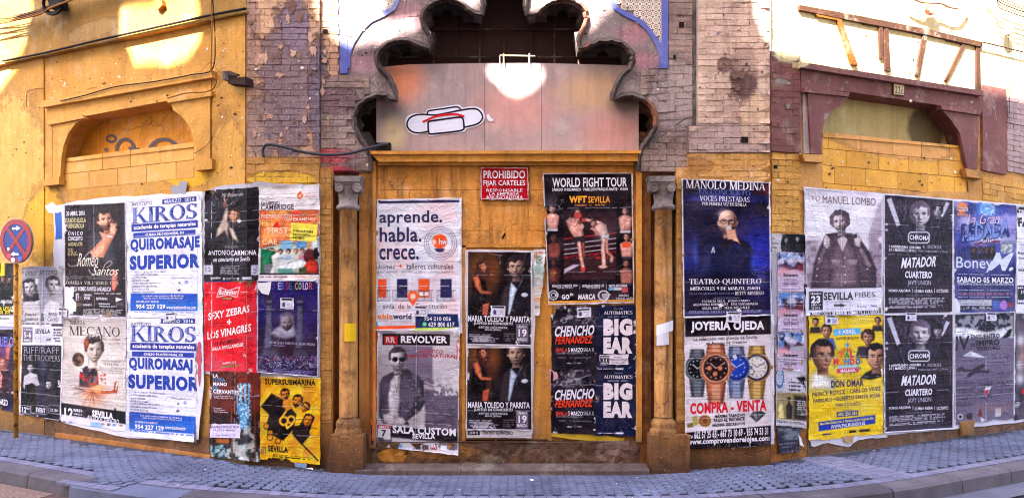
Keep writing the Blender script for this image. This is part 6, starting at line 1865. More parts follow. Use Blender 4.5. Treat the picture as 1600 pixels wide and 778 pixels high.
RD = (176, 40, 56)
s.t('RR', 104, 60, 158, 94, (220, 180, 184), .03).t('REVOLVER', 190, 54, 458, 96, W_, .035).t('ACÚSTICO', 290, 128, 434, 154, RD, .015).t('BÁSICO', 224, 158, 300, 178, RD, .02).t('AL NATURAL', 310, 158, 514, 180, RD, .02)
s.t('SALA CUSTOM', 142, 580, 508, 624, W_, .035, k=.05).t('SEVILLA', 256, 620, 388, 648, W_, .03, k=.03).t('MAYO', 66, 573, 124, 586, W_, .02).t('7', 78, 596, 106, 636, (44, 34, 44), .04).t('RR', 366, 684, 394, 702, W_, .03)
s.line([(512, 90), (518, 130), (512, 190)], 6, (230, 70, 60)); s.frame(.9)
poster('concert_poster', 'grey poster of a man with sunglasses and denim jacket, bottom edge peeling', 'poster', s, o=.008, curl=curl_corner(1, 1, .9, .12, .05))
# couple posters
crop(720, 380, 2.507)
backing('old pasted white sheet behind the two dark couple posters', jagpoly([(727, 390), (834, 391), (838, 470), (834, 560), (832, 676), (729, 675), (729, 560), (727, 470)], .8), .0, (214, 202, 214))
def couple(dy, label, o, quad):
    s = Sheet(quad, (26, 20, 26))
    def Y(v): return v + dy
    s.glow(90, Y(100), 90, 90, (130, 84, 50), .9); s.cloud((70, 44, 34), 60, .45, .7, .8); s.rect(150, Y(40), 290, Y(280), (24, 20, 28), .8, 20)
    s.ell(104, Y(112), 42, 60, (70, 38, 28), 1, 0, 6); s.glow(128, Y(110), 24, 50, (120, 70, 44), .9)
    s.poly([(40, Y(230)), (48, Y(150)), (62, Y(130)), (96, Y(150)), (104, Y(190)), (90, Y(250)), (50, Y(250))], (22, 16, 20), 1, 3)
    s.poly([(48, Y(134)), (66, Y(124)), (78, Y(150)), (84, Y(184)), (136, Y(190)), (134, Y(200)), (78, Y(198)), (56, Y(170))], (206, 110, 80), 1, 2)
    s.poly([(86, Y(240)), (112, Y(232)), (104, Y(280)), (84, Y(280))], (190, 90, 66), 1, 2)
    head(s, 84, Y(94), 46, (206, 130, 100), (110, 56, 44), (60, 34, 28), turn=-.5, tilt=-16, style='long', shade=-1)
    s.poly([(136, Y(284)), (140, Y(200)), (170, Y(160)), (196, Y(150)), (246, Y(140)), (268, Y(150)), (272, Y(284))], (40, 34, 44), 1, 2)
    s.poly([(196, Y(150)), (222, Y(180)), (244, Y(128)), (240, Y(150)), (214, Y(196)), (192, Y(280)), (184, Y(280)), (190, Y(190))], (190, 200, 226), 1, 2)
    s.poly([(170, Y(170)), (190, Y(160)), (184, Y(280)), (150, Y(280))], (64, 52, 56), 1, 3)
    head(s, 216, Y(96), 92, (198, 158, 140), (110, 80, 76), (44, 36, 40), turn=-.1, beard=(110, 100, 104))
    s.ell(250, Y(202), 13, 8, (206, 204, 220))
    s.rect(120, Y(190), 136, Y(240), (30, 22, 22), .8)
    s.rect(20, Y(282), 276, Y(394), (24, 20, 28)); s.rect(216, Y(316), 264, Y(388), (104, 92, 110))
    s.t('MARIA TOLEDO Y PARRITA', 28, Y(284), 270, Y(308), W_, .02); s.t('JUNTOS EN CONCIERTO', 52, Y(309), 204, Y(322), W_, .012); s.t('AUDITORIO CASETA MUNICIPAL', 70, Y(325), 184, Y(334), W_, 0); s.t('ARAHAL (SEVILLA)', 94, Y(335), 158, Y(344), W_, 0)
    s.t('SÁBADO', 222, Y(320), 260, Y(332), W_, .01); s.t('19', 226, Y(336), 258, Y(366), W_, .02); s.t('MARZO', 222, Y(370), 260, Y(382), W_, .01)
    s.small(32, Y(354), 124, Y(386), 5, (180, 170, 184)); s.small(50, Y(364), 152, Y(388), 4, (190, 180, 196), seed=6); s.small(168, Y(352), 212, Y(384), 4, (110, 96, 100))
    s.frame(1.3)
    return poster('concert_poster', label, 'poster', s, o=o)
couple(0, 'dark poster of a pianist woman and a suited man, the upper copy on the door', .005, [(730, 392), (831, 393), (831, 540), (729, 538)])
couple(337, 'dark poster of a pianist woman and a suited man, the lower copy on the door', .007, [(729, 542), (831, 542), (832, 672), (728, 671)])
s = Sheet([(728, 672), (832, 673), (831, 684), (729, 683)], (196, 184, 192), 1.5)
s.rect(26, 732, 76, 750, K_); s.t('21:30 H.', 34, 736, 68, 746, W_, .01); s.t('TEATRO QUINTERO', 84, 734, 204, 750, (44, 36, 46), .03)
poster('notice_strip', 'narrow grey strip of an older poster at the foot of the ochre door', 'notice', s, o=.003)
s = Sheet([(834, 390), (855, 390), (850, 492), (834, 494)], (210, 196, 190), 1.5)
crop(830, 380, 5.55)
s.cloud((150, 190, 186), 60, .4, .6, .9, (0, 180, 120, 380)); s.cloud((216, 150, 100), 40, .5, .65, .8, (0, 380, 120, 560)); s.rect(42, 110, 108, 178, (110, 124, 112)); s.ring(74, 144, 18, 18, 8, (200, 200, 190))
s.t('OTA', 30, 70, 106, 96, (214, 90, 60), .01).t('ESA', 36, 540, 92, 562, (110, 96, 100), .01)
poster('poster_remnant', 'pale green and white poster remnant right of the ochre door posters', 'torn paper', s, o=.002, tear=lambda U, V, X, Y: (U < .9 - .5 * np.clip((V - .3), 0, 1) + .3 * (fbm(np.asarray(Y) + 0, np.asarray(Y) * 0 + 3, 8.0, 3) - .5)))
# fight
crop(845, 262, 3.567)
s = Sheet([(848, 271), (988, 270), (991, 473), (857, 476)], (26, 18, 26))
s.rect(128, 250, 420, 620, (44, 24, 30)); s.vgrad(480, 620, (66, 40, 46), 0, .0); s.rect(128, 500, 418, 622, (62, 38, 44)); s.poly([(130, 590), (220, 540), (180, 540), (130, 566)], (190, 170, 190))
for yy, c in ((398, (190, 40, 60)), (428, W_), (456, W_), (482, W_), (500, (170, 40, 50))): s.line([(130, yy), (418, yy - 34)], 6 if c != W_ else 4, c, .85)
s.cloud((170, 50, 50), 12, .58, .66, .8, (130, 470, 418, 510))
a1 = (216, 150, 140); a2 = (130, 70, 66)
s.poly([(140, 300), (160, 276), (200, 280), (232, 310), (240, 390), (186, 392), (160, 350)], a1, 1, 2); s.poly([(176, 390), (244, 380), (248, 420), (190, 424)], (34, 26, 32), 1, 2)
s.line([(150, 300), (190, 320), (206, 290)], 20, a1); s.line([(210, 300), (236, 330)], 16, a2); s.ell(206, 268, 19, 16, (190, 60, 60)); s.ell(228, 328, 12, 14, (206, 160, 150))
s.line([(212, 420), (222, 490), (236, 560)], 22, a1); s.line([(236, 424), (240, 500)], 18, a2); s.poly([(226, 556), (248, 556), (246, 580), (222, 580)], (206, 70, 60))
head(s, 206, 256, 46, a1, a2, (60, 36, 34), turn=.6, neck=False, eyes=False); s.ell(206, 266, 20, 15, (190, 60, 60))
s.poly([(300, 330), (330, 300), (366, 320), (374, 370), (350, 390), (300, 370)], (224, 170, 160), 1, 2); s.line([(330, 308), (290, 296), (246, 290)], 17, (216, 150, 140)); s.line([(320, 370), (290, 340), (262, 336)], 15, (190, 120, 112)); s.ell(262, 330, 18, 18, (44, 30, 38)); s.ell(238, 292, 12, 10, (200, 60, 60))
head(s, 294, 312, 40, a1, a2, (40, 26, 26), neck=False, eyes=False); s.poly([(336, 376), (380, 368), (380, 400), (346, 412), (334, 400)], (206, 200, 206), 1, 2)
s.line([(350, 400), (346, 460), (352, 540)], 24, (224, 170, 160)); s.line([(366, 400), (370, 470), (400, 500)], 18, (190, 120, 112)); s.ell(346, 552, 24, 9, (226, 176, 166)); s.ell(394, 512, 9, 16, (206, 150, 140))
for x, y, c in ((64, 232, a1), (72, 394, a2), (74, 530, (100, 54, 50)), (470, 242, a1), (478, 388, a1), (476, 536, (170, 110, 100))):
    s.poly([(x - 32, y + 80), (x - 38, y + 36), (x - 14, y + 22), (x + 16, y + 22), (x + 40, y + 36), (x + 36, y + 84), (x + 28, y + 112), (x - 26, y + 112)], c, 1, 2); head(s, x, y, 44, tuple(min(255, v + 10) for v in c), tuple(v * .6 for v in c), (50, 34, 34), eyes=False)
    s.poly([(x - 28, y + 108), (x + 30, y + 108), (x + 30, y + 122), (x - 28, y + 122)], (190, 180, 196) if y < 300 else (60, 50, 60))
s.poly([(452, 420), (502, 416), (500, 444), (456, 446)], (226, 90, 60)); s.ell(68, 588, 16, 18, (150, 90, 60))
s.rect(10, 738, 540, 752, (226, 150, 60)); s.rect(378, 668, 450, 682, (110, 170, 226)); s.rect(452, 668, 486, 694, (190, 70, 80)); s.rect(410, 668, 450, 682, (210, 210, 220))
s.ring(70, 710, 24, 24, 5, W_); s.ring(70, 710, 12, 12, 4, W_); s.ring(350, 712, 28, 26, 7, W_); s.ell(358, 716, 18, 16, (170, 160, 184))
s.t('WORLD FIGHT TOUR', 64, 56, 480, 108, W_, .02).t('SÁBADO 19 DE MARZO · PABELLÓN PARQUE AMATE · 19:00H', 64, 110, 484, 132, W_, .02).t('WFT', 158, 158, 256, 196, (244, 160, 44), .05).t('SEVILLA', 264, 160, 386, 196, (244, 160, 44), .015).t('KICKBOXING  ·  K-1  ·  MUAY THAI', 190, 204, 358, 214, (226, 140, 60), .01)
s.t('HORA DE COMIENZO 19:00', 64, 650, 204, 666, W_, .02).t('ENTRADAS DESDE 15€', 232, 650, 352, 666, W_, .02).t('VENTA ANTICIPADA', 378, 650, 482, 666, W_, .02).t('APERTURA DE PUERTAS', 90, 668, 180, 674, W_, 0).t('NIÑOS DESDE 5€', 254, 668, 330, 674, W_, 0)
s.line([(218, 650), (218, 676)], 1.5, W_); s.line([(365, 650), (365, 676)], 1.5, W_)
s.t('GO', 116, 706, 160, 734, W_, .05).t('fit', 162, 698, 182, 714, W_, .02).t('MARCA', 208, 704, 304, 734, W_, .04, .1).t('AMAZING', 434, 706, 490, 718, W_, 0).t('THAILAND', 418, 722, 512, 734, W_, 0, f='r').t('RADIO', 340, 700, 390, 714, (200, 194, 210), .03).t('fist', 82, 698, 100, 716, W_, .02, .3)
s.frame(1.3)
poster('fight_poster', 'black boxing night poster with two fighters in a ring', 'poster', s, o=.009, tear=corner_tear((0, .3, .03, .05)), curl=curl_corner(0, .35, .2, .2, .03))
# brush lettering gigs
crop(850, 470, 3.533)
backing('green and yellow remnants under the two brush lettered gig posters', jagpoly([(861, 676), (930, 678), (976, 684), (974, 690), (912, 688), (862, 681)], .6), .0, (196, 160, 50))
def chencho(dy, label, quad, o, tear):
    s = Sheet(quad, (30, 26, 36))
    s.rect(48, 24 + dy, 290, 130 + dy, (54, 48, 60), 1, 5); s.cloud((150, 140, 160), 22, .56, .68, .8, (52, 24 + dy, 288, 128 + dy)); s.cloud((24, 20, 28), 40, .5, .65, .8, (52, 24 + dy, 288, 128 + dy), seed=4)
    head(s, 140, 54 + dy, 28, (196, 186, 200), (120, 110, 124), (40, 34, 40), eyes=False); s.poly([(122, 104 + dy), (126, 76 + dy), (156, 76 + dy), (160, 100 + dy)], (130, 120, 136), 1, 2); s.line([(90, 110 + dy), (160, 86 + dy), (250, 60 + dy)], 4, (190, 180, 196), .8); s.ring(110, 106 + dy, 16, 14, 4, (190, 184, 196), .8)
    for k in range(9): s.ell(178 + (k % 3) * 10, 84 + dy + (k // 3) * 10, 3, 3, (196, 190, 204))
    s.t('CHENCHO', 60, 136 + dy, 278, 194 + dy, (226, 214, 236), .035, .3, k=-.04); s.t('FERNANDEZ', 60, 194 + dy, 272, 236 + dy, (226, 60, 34), .03, .3, k=-.03)
    s.t('SEVILLA', 64, 260 + dy, 130, 282 + dy, (224, 70, 60), .015); s.t('5 MARZO', 134, 258 + dy, 214, 282 + dy, W_, .012); s.t('SALA X', 218, 258 + dy, 276, 280 + dy, (196, 188, 206), 0); s.t('21:30H APERTURA CELEBRA SHOW', 66, 284 + dy, 214, 293 + dy, (160, 150, 170), 0)
    s.small(80, 308 + dy, 270, 318 + dy, 1, (110, 100, 120)); s.t('select', 126, 338 + dy, 152, 347 + dy, W_, .02); s.ell(170, 342 + dy, 9, 9, (90, 80, 100)); s.small(184, 339 + dy, 210, 346 + dy, 1, W_); s.line([(120, 246 + dy), (216, 245 + dy)], 1.5, (150, 140, 160), .7)
    return poster('gig_poster', label, 'poster', s, o=o, tear=tear)
chencho(0, 'black gig poster with white and red brush lettering, the upper copy under the fight poster', [(861, 478), (933, 477), (933, 577), (862, 577)], .006, corner_tear((0, .02, .12, .1)))
chencho(350, 'black gig poster with white and red brush lettering, the lower copy near the threshold', [(861, 577), (933, 577), (930, 678), (861, 676)], .005, None)
backing('white and red torn flecks at the edge of the lower brush lettered poster', jagpoly([(859, 577), (870, 580), (872, 592), (864, 594), (860, 610)], 1.2, 3), .009, (214, 150, 160))
def bigear(dy, label, quad, o):
    s = Sheet(quad, (26, 30, 58)); s.cloud((40, 46, 80), 60, .4, .6, .6)
    s.t('presenta', 386, 40 + dy, 436, 48 + dy, (190, 186, 210), 0); s.t('AUTOMATICS', 330, 56 + dy, 488, 74 + dy, W_, .02, f='r'); s.small(350, 82 + dy, 466, 90 + dy, 1, (160, 156, 186))
    s.t('BIG', 328, 98 + dy, 488, 192 + dy, (232, 214, 226), .075); s.t('EAR', 328, 200 + dy, 488, 290 + dy, (232, 214, 226), .075)
    s.small(300, 371 + dy, 392, 379 + dy, 1, W_); s.rect(394, 370 + dy, 438, 379 + dy, (206, 200, 220))
    return poster('gig_poster', label, 'poster', s, o=o, curl=curl_corner(0, 1, .4, .15, .025))
bigear(0, 'navy gig poster with huge white capitals and a small venue slip', [(932, 477), (993, 476), (994, 577), (932, 577)], .0075)
bigear(354, 'navy gig poster with huge white capitals near the threshold, without a slip', [(931, 577), (994, 577), (994, 681), (930, 680)], .0085)
s = Sheet([(937, 554), (982, 553), (981, 569), (937, 570)], (222, 206, 222))
s.rect(310, 302, 360, 350, (60, 52, 66)); s.t('VIERNES', 312, 306, 358, 316, W_, .01).t('11', 326, 320, 346, 334, W_, .02).t('MARZO', 318, 338, 354, 348, W_, .01).t('BIOSTICA', 384, 306, 430, 314, (80, 66, 90), .01).t('SALA LA CALLE', 364, 316, 460, 328, (80, 66, 90), .015); s.small(370, 334, 456, 348, 2, (130, 116, 140))
poster('venue_slip', 'pale slip pasted below the huge white capitals of the upper navy poster', 'notice', s, o=.0135)
backing('dark curled paper edge right of the navy gig posters', jagpoly([(994, 480), (998, 520), (998, 600), (999, 676), (993, 680), (993, 520)], .8, 4), .003, (70, 84, 112))

# ================================================================ pier at the right: concert and watches
crop(1060, 270, 3.381)
s = Sheet([(1065, 279), (1203, 285), (1206, 493), (1068, 496)], (36, 30, 56))
s.glow(430, 440, 120, 180, (48, 56, 170), 1); s.glow(60, 470, 60, 120, (40, 44, 130), .9); s.glow(460, 100, 60, 50, (120, 60, 60), .8); s.rect(34, 115, 480, 156, (52, 56, 130), .9, 3); s.cloud((20, 18, 40), 100, .5, .7, .6)
s.poly([(70, 556), (84, 420), (120, 370), (210, 344), (300, 340), (370, 370), (410, 430), (420, 556)], (34, 36, 70), 1, 3); s.poly([(228, 350), (252, 420), (282, 350)], (20, 18, 28), 1, 2); s.glow(90, 440, 14, 80, (60, 76, 170), .9); s.glow(400, 470, 20, 60, (60, 80, 200), .9)
s.line([(300, 350), (340, 430)], 26, (214, 150, 126)); s.line([(286, 330), (306, 360)], 24, (224, 166, 144)); s.line([(300, 380), (360, 440), (330, 470)], 40, (36, 40, 80))
head(s, 260, 262, 140, (222, 172, 156), (140, 90, 84), (110, 74, 66), style='bald', glasses='thin', beard=(60, 46, 50)); s.glow(240, 218, 30, 20, (244, 214, 204), .8)
s.ell(266, 292, 14, 15, (196, 190, 206)); s.line([(268, 306), (276, 340)], 12, (60, 54, 66)); s.poly([(250, 300), (300, 300), (310, 350), (262, 352)], (222, 162, 140), 1, 3)
for k in range(4): s.line([(256, 312 + k * 10), (290, 306 + k * 10)], 2, (150, 96, 84), .8)
s.line([(176, 420), (184, 394), (190, 420)], 5, W_); s.line([(34, 748), (440, 730)], 1, (90, 90, 140))
s.rect(30, 728, 490, 746, (70, 70, 120), .9)
s.t('MANOLO MEDINA', 40, 44, 460, 88, W_, .02, f='r', k=.03).t('·EN CONCIERTO·', 108, 90, 380, 116, (90, 104, 190), .01, f='r').t('VOCES PRESTADAS', 112, 124, 376, 152, (226, 220, 246), .02, f='r').t('POR PRIMERA VEZ EN SEVILLA', 126, 158, 360, 174, W_, .02, f='r')
s.t('TEATRO QUINTERO', 58, 560, 438, 592, W_, .02, f='r').t('MIÉRCOLES 9 DE MARZO, 21:00H', 62, 598, 432, 620, W_, .03, f='r').t('EN LA COLABORACIÓN ESPECIAL DE', 60, 630, 296, 642, (130, 126, 170), 0, f='r').t('BETTY MISSIEGO', 300, 626, 452, 644, W_, .02, f='r')
s.t('ARTISTAS INVITADOS', 184, 657, 322, 666, (140, 136, 170), 0, f='r').t('PATRICIA VELA   JONÁS CAMPO', 124, 669, 376, 684, W_, .02, f='r').t('ALEJANDRA RODRÍGUEZ   EVA SANTAMARÍA', 76, 685, 420, 702, W_, .02, f='r').t('ÁNGEL RIELO   FÉLIX DEL VALLE', 124, 704, 376, 719, W_, .02, f='r').t('ENTRADAS EN TAQUILLA Y EN WWW.GIGLON.COM', 56, 725, 438, 742, (170, 166, 210), .01, f='r')
s.frame(1.8)
poster('concert_poster', 'blue framed poster of a bald man in glasses singing in a dark jacket', 'poster', s, o=.008, curl=curl_corner(1, 0, .3, .15, .02))
for x, y in ((1150, 488), (1122, 480)):
    backing('small white torn fleck on the foot of the bald singer poster, %s one' % ('right' if x > 1140 else 'left'), jagpoly([(x, y - 4), (x + 5, y - 7), (x + 9, y - 2), (x + 3, y)], .5, 2), .012, (226, 216, 232))
crop(1060, 485, 3.381)
s = Sheet([(1069, 495), (1209, 491), (1210, 696), (1071, 706)], (226, 214, 226))
s.cloud((206, 192, 206), 60, .45, .7, .6)
s.rect(30, 34, 488, 132, (26, 20, 28)); s.poly([(34, 644), (488, 606), (490, 720), (36, 746)], (26, 20, 28))
def watch(x, y, r, metal, md, dial, hand, w=1.0):
    s.poly([(x - r * .5, y - r * 1.5), (x + r * .5, y - r * 1.5), (x + r * .62, y - r * .8), (x + r * .62, y + r * .9), (x + r * .46, y + r * 2.2), (x - r * .46, y + r * 2.2), (x - r * .62, y + r * .9), (x - r * .62, y - r * .8)], md, 1, 2)
    s.poly([(x - r * .24, y - r * 1.5), (x + r * .24, y - r * 1.5), (x + r * .26, y + r * 2.2), (x - r * .24, y + r * 2.2)], metal, .9, 2)
    yy = y - r * 1.45
    while yy < y + r * 2.2:
        s.line([(x - r * .6, yy), (x + r * .6, yy + 1)], 2.2, tuple(v * .45 for v in md), .8); yy += r * .24
    s.ell(x, y, r * 1.0, r * 1.02, metal); s.ring(x, y, r * .92, r * .94, r * .12, md); s.ell(x, y, r * .74, r * .76, dial); s.ring(x, y, r * .76, r * .78, 2.5, tuple(v * .4 for v in md))
    s.rect(x + r * .96, y - r * .12, x + r * 1.16, y + r * .12, md, follow=False)
    for k in range(12):
        a = k * pi / 6; s.ell(x + r * .6 * cos(a), y + r * .62 * sin(a), 3, 3, hand)
    s.line([(x, y), (x - r * .34, y - r * .3)], 4, hand); s.line([(x, y), (x + r * .46, y - r * .28)], 3, hand)
SV = (176, 180, 194)
watch(100, 306, 68, (120, 124, 136), (84, 88, 100), (26, 26, 34), (226, 226, 236))
watch(414, 300, 76, (206, 170, 110), (150, 112, 60), (214, 204, 206), (60, 60, 100)); s.ring(414, 300, 62, 64, 10, (50, 50, 90)); s.ring(386, 322, 14, 14, 4, (70, 60, 70))
watch(306, 300, 74, (150, 156, 190), (96, 104, 140), (36, 70, 170), (226, 226, 240)); s.ring(306, 300, 60, 61, 11, (30, 44, 120)); s.poly([(284, 236), (304, 230), (310, 252), (296, 262)], (214, 210, 226))
watch(198, 304, 86, (214, 150, 124), (164, 96, 76), (50, 30, 34), (240, 206, 190))
for a, b in ((164, 304), (194, 334), (220, 304)): s.ell(a, b, 13, 13, (206, 130, 104)); s.ring(a, b, 13, 13, 3, (110, 60, 50))
s.poly([(376, 556), (396, 534), (440, 530), (462, 544), (414, 588)], (60, 58, 66), 1, 2); s.poly([(392, 548), (412, 540), (416, 580)], (170, 170, 186), .9, 2); s.poly([(420, 540), (446, 546), (424, 570)], (130, 130, 146), .8, 2)
s.ell(140, 582, 33, 32, (176, 116, 66)); s.ring(140, 582, 26, 25, 3, (110, 66, 40)); s.ell(140, 582, 12, 14, (120, 74, 46)); s.poly([(72, 562), (96, 552), (106, 600), (82, 610)], (186, 166, 84)); s.poly([(44, 600), (76, 590), (80, 614), (48, 618)], (120, 110, 60))
s.t('JOYERIA OJEDA', 66, 56, 454, 116, W_, .05, k=-.01).t('La selección más grande de Sevilla', 80, 136, 418, 160, (50, 42, 52), .012).t('en Relojes de Ocasión', 146, 162, 362, 180, (50, 42, 52), .012)
s.t('COMPRA - VENTA', 62, 478, 466, 538, (214, 30, 50), .045, k=-.05)
for i, q in enumerate(('MÁXIMA TASACIÓN', 'PAGO AL INSTANTE', 'MÁXIMA DISCRECIÓN')): s.t(q, 192 - i * 6, 542 + i * 23, 350, 562 + i * 23, (34, 26, 34), .045)
s.t('Tel.', 58, 656, 80, 674, W_, .01).t('662 57 25 65 - 667 73 10 69 - 955 74 53 31', 84, 626, 474, 666, W_, .03, k=-.06).t('www.comprovendorelojes.com', 48, 668, 482, 706, W_, .035, k=-.05)
for pts in ([(372, 470), (350, 560), (380, 720)], [(60, 470), (66, 540)], [(200, 560), (204, 700)], [(300, 540), (310, 570)]): s.line(pts, 4, (230, 220, 232), .8)
s.frame(1.2)
poster('jeweller_poster', 'white jeweller poster with four metal watches and red capitals', 'poster', s, o=.007, tear=ragged_bottom(.018, 70), curl=curl_corner(0, 1, .5, .1, .03))
# narrow column of small posters
crop(1200, 360, 4.323)
backing('layered grey old paper behind the narrow column of small posters', jagpoly([(1205, 366), (1258, 366), (1260, 480), (1260, 600), (1259, 668), (1213, 664), (1211, 560), (1206, 480)], 1.0), .003, (176, 164, 178))
s = Sheet([(1206, 365), (1258, 366), (1258, 397), (1206, 396)], (196, 186, 190))
s.ell(176, 100, 90, 100, (24, 20, 26)); s.rect(100, 26, 250, 150, (24, 20, 26), 1, 6)
for x, y in ((124, 66), (200, 56)): s.poly([(x - 26, 140), (x - 18, 90), (x + 20, 90), (x + 26, 140)], (40, 34, 42), 1, 2); head(s, x, y, 36, (196, 176, 176), (110, 90, 96), (20, 16, 20), eyes=False)
s.t('La', 24, 44, 42, 60, (80, 70, 80), 0).t('Suite', 24, 74, 72, 94, (80, 70, 80), 0).t('del', 24, 104, 56, 122, (80, 70, 80), 0).t('Reloj', 24, 132, 70, 150, (80, 70, 80), 0)
poster('theatre_poster', 'pale poster end with two figures on black topping the narrow column', 'poster', s, o=.006)
def hooort(dy, label, quad, o, tear=None):
    s = Sheet(quad, (196, 170, 196))
    s.rect(66, 148 + dy, 240, 260 + dy, (96, 130, 190), 1, 4); s.cloud((214, 206, 226), 40, .45, .65, .9, (66, 148 + dy, 240, 250 + dy)); s.cloud((40, 36, 70), 36, .56, .66, .9, (66, 150 + dy, 240, 250 + dy), seed=int(dy))
    s.glow(160, 206 + dy, 34, 26, (226, 206, 220), 1); s.poly([(108, 250 + dy), (112, 200 + dy), (130, 220 + dy), (150, 250 + dy), (180, 246 + dy), (200, 210 + dy), (238, 230 + dy), (238, 270 + dy), (180, 262 + dy), (130, 266 + dy)], (44, 26, 44), 1, 3); s.glow(100, 270 + dy, 60, 30, (226, 140, 150), .8); s.glow(220, 250 + dy, 40, 30, (190, 70, 90), .5)
    s.t('hooort', 106, 288 + dy, 202, 312 + dy, (34, 24, 44), .035); s.t('ALVARO CABANA', 108, 326 + dy, 198, 338 + dy, (110, 80, 110), 0); s.t('GANADERO. CENTRO SOMOS', 102, 346 + dy, 212, 354 + dy, (100, 76, 104), .01); s.small(108, 356 + dy, 204, 376 + dy, 2, (90, 70, 100)); s.small(78, 392 + dy, 232, 400 + dy, 1, (90, 70, 100))
    s.line([(68, 147 + dy), (242, 147 + dy), (242, 408 + dy), (68, 408 + dy), (68, 147 + dy)], 3, (200, 176, 206))
    return poster('small_poster', label, 'poster', s, o=o, tear=tear, group='pink and blue smoke portrait posters')
hooort(0, 'small pink and blue smoke portrait poster, topmost of the three', [(1215, 394), (1256, 394), (1256, 455), (1215, 455)], .009)
hooort(270, 'small pink and blue smoke portrait poster between its two twins', [(1215, 457), (1256, 457), (1256, 518), (1215, 517)], .0085)
hooort(540, 'small pink and blue smoke portrait poster, the lowest and torn one', [(1215, 519), (1256, 519), (1255, 580), (1215, 578)], .008, corner_tear((.8, .42, .35, .07)))
crop(1200, 530, 4.2)
s = Sheet([(1212, 578), (1259, 580), (1260, 669), (1213, 664)], (190, 178, 190))
s.cloud((214, 204, 216), 40, .4, .6, .7); s.poly([(50, 170), (100, 180), (104, 320), (60, 330)], (150, 170, 200), .8, 3); s.ring(76, 250, 26, 60, 7, (60, 70, 110), .8)
s.small(136, 272, 222, 292, 1, (60, 50, 60)); s.small(136, 296, 222, 316, 1, (60, 50, 60)); s.small(136, 320, 222, 340, 1, (60, 50, 60)); s.poly([(186, 250), (240, 244), (262, 290), (250, 340), (232, 300)], (30, 26, 34), 1, 3)
s.poly([(56, 350), (262, 350), (262, 530), (56, 530)], (150, 130, 84), 1, 3); s.rect(170, 370, 262, 528, (40, 34, 36), .9, 5); s.poly([(66, 520), (64, 440), (84, 390), (104, 440), (118, 520)], (226, 196, 130), 1, 2); s.ell(78, 384, 12, 14, (190, 140, 110)); s.ell(138, 388, 12, 14, (60, 44, 40)); s.poly([(118, 440), (138, 404), (160, 440), (156, 520), (124, 520)], (40, 34, 38), 1, 2); s.rect(190, 400, 258, 500, (90, 80, 80), .5); s.small(190, 400, 258, 500, 8, (190, 180, 180))
s.rect(56, 530, 264, 586, (206, 192, 200)); s.t('TEATRO QUINTERO', 60, 536, 238, 556, (44, 36, 46), .015).t('DEL 7 AL 17 OCT. 5 € 21:00H', 66, 564, 226, 576, (60, 50, 60), .015)
poster('theatre_poster', 'brown and white dancer poster remnant low in the narrow column', 'poster', s, o=.005)
s = Sheet([(1214, 667), (1252, 669), (1247, 706), (1218, 711)], (50, 48, 62))
s.cloud((130, 136, 146), 60, .45, .65, .8, (60, 580, 220, 660)); s.t('LA TEATRO', 76, 676, 182, 690, (150, 144, 164), 0); s.small(80, 702, 150, 708, 1, (150, 144, 164)); s.cloud((190, 180, 196), 8, .62, .68, .9, (90, 716, 210, 770))
poster('theatre_poster', 'crumpled dark poster hanging just above the pavement', 'poster', s, o=.006, curl=lambda U, V: .03 * V ** 2, tear=ragged_bottom(.05, 90))
backing('curled white paper tip beside the crumpled dark poster', jagpoly([(1247, 678), (1252, 684), (1256, 698), (1250, 694)], .5, 2), .03, (236, 228, 240))
for i, y in enumerate((444, 470, 544, 596)):
    backing(('black and white print scrap right of the topmost smoke portrait', 'black scrap beside the middle smoke portrait', 'grey scrap between the smoke portrait column and the yellow poster', 'pale scrap above the dancer poster')[i], jagpoly([(1257, y), (1261, y), (1261, y + 18), (1256, y + 16)], .5, 2), .007, ((40, 34, 44), (60, 54, 64), (150, 140, 156), (196, 188, 200))[i])
# ================================================================ the posters, right wall
crop(1250, 285, 3.704)
backing('white paper layer edging the big posters on the yellow wall', jagpoly([(1256, 292), (1380, 302), (1490, 311), (1589, 319), (1700, 328), (1700, 640), (1588, 660), (1490, 670), (1380, 680), (1380, 492), (1258, 493)], .6, 8), .001, (224, 216, 232))
s = Sheet([(1258, 294), (1378, 303), (1377, 489), (1259, 493)], (222, 208, 226))
s.cloud((240, 230, 240), 120, .4, .6, .6); s.poly([(400, 290), (446, 140), (476, 100), (476, 620), (400, 620)], (140, 116, 134), .8, 5); s.rect(30, 330, 110, 610, (150, 126, 142), .7, 10); s.cloud((110, 90, 106), 30, .5, .65, .6, (30, 340, 120, 610)); s.cloud((90, 70, 88), 26, .5, .65, .6, (400, 300, 480, 610)); s.glow(300, 200, 260, 90, (240, 232, 240), .4)
br = (112, 88, 98); bd = (66, 48, 60)
s.poly([(60, 612), (80, 470), (110, 380), (150, 300), (210, 290), (300, 296), (350, 330), (400, 400), (440, 500), (440, 612)], (88, 68, 80), 1, 3)
s.poly([(170, 612), (160, 440), (190, 350), (220, 320), (270, 320), (320, 380), (340, 480), (360, 612)], br, 1, 3); s.poly([(214, 330), (246, 400), (276, 330), (250, 310)], (206, 186, 190), 1, 2)
s.line([(250, 400), (262, 610)], 3, bd, .9); s.line([(180, 440), (236, 456)], 4, bd, .9); s.line([(276, 440), (336, 444)], 4, bd, .9); s.poly([(180, 440), (236, 450), (226, 480), (186, 474)], (150, 128, 140), .8); s.poly([(278, 442), (336, 444), (326, 474), (288, 478)], (150, 128, 140), .8)
s.poly([(136, 330), (150, 296), (176, 310), (174, 370), (150, 390), (136, 360)], (206, 184, 186), 1, 2); s.poly([(308, 316), (340, 306), (356, 330), (350, 380), (320, 366)], (206, 184, 186), 1, 2); s.line([(110, 470), (140, 390)], 30, (120, 98, 110)); s.line([(400, 480), (352, 390)], 32, (120, 98, 110))
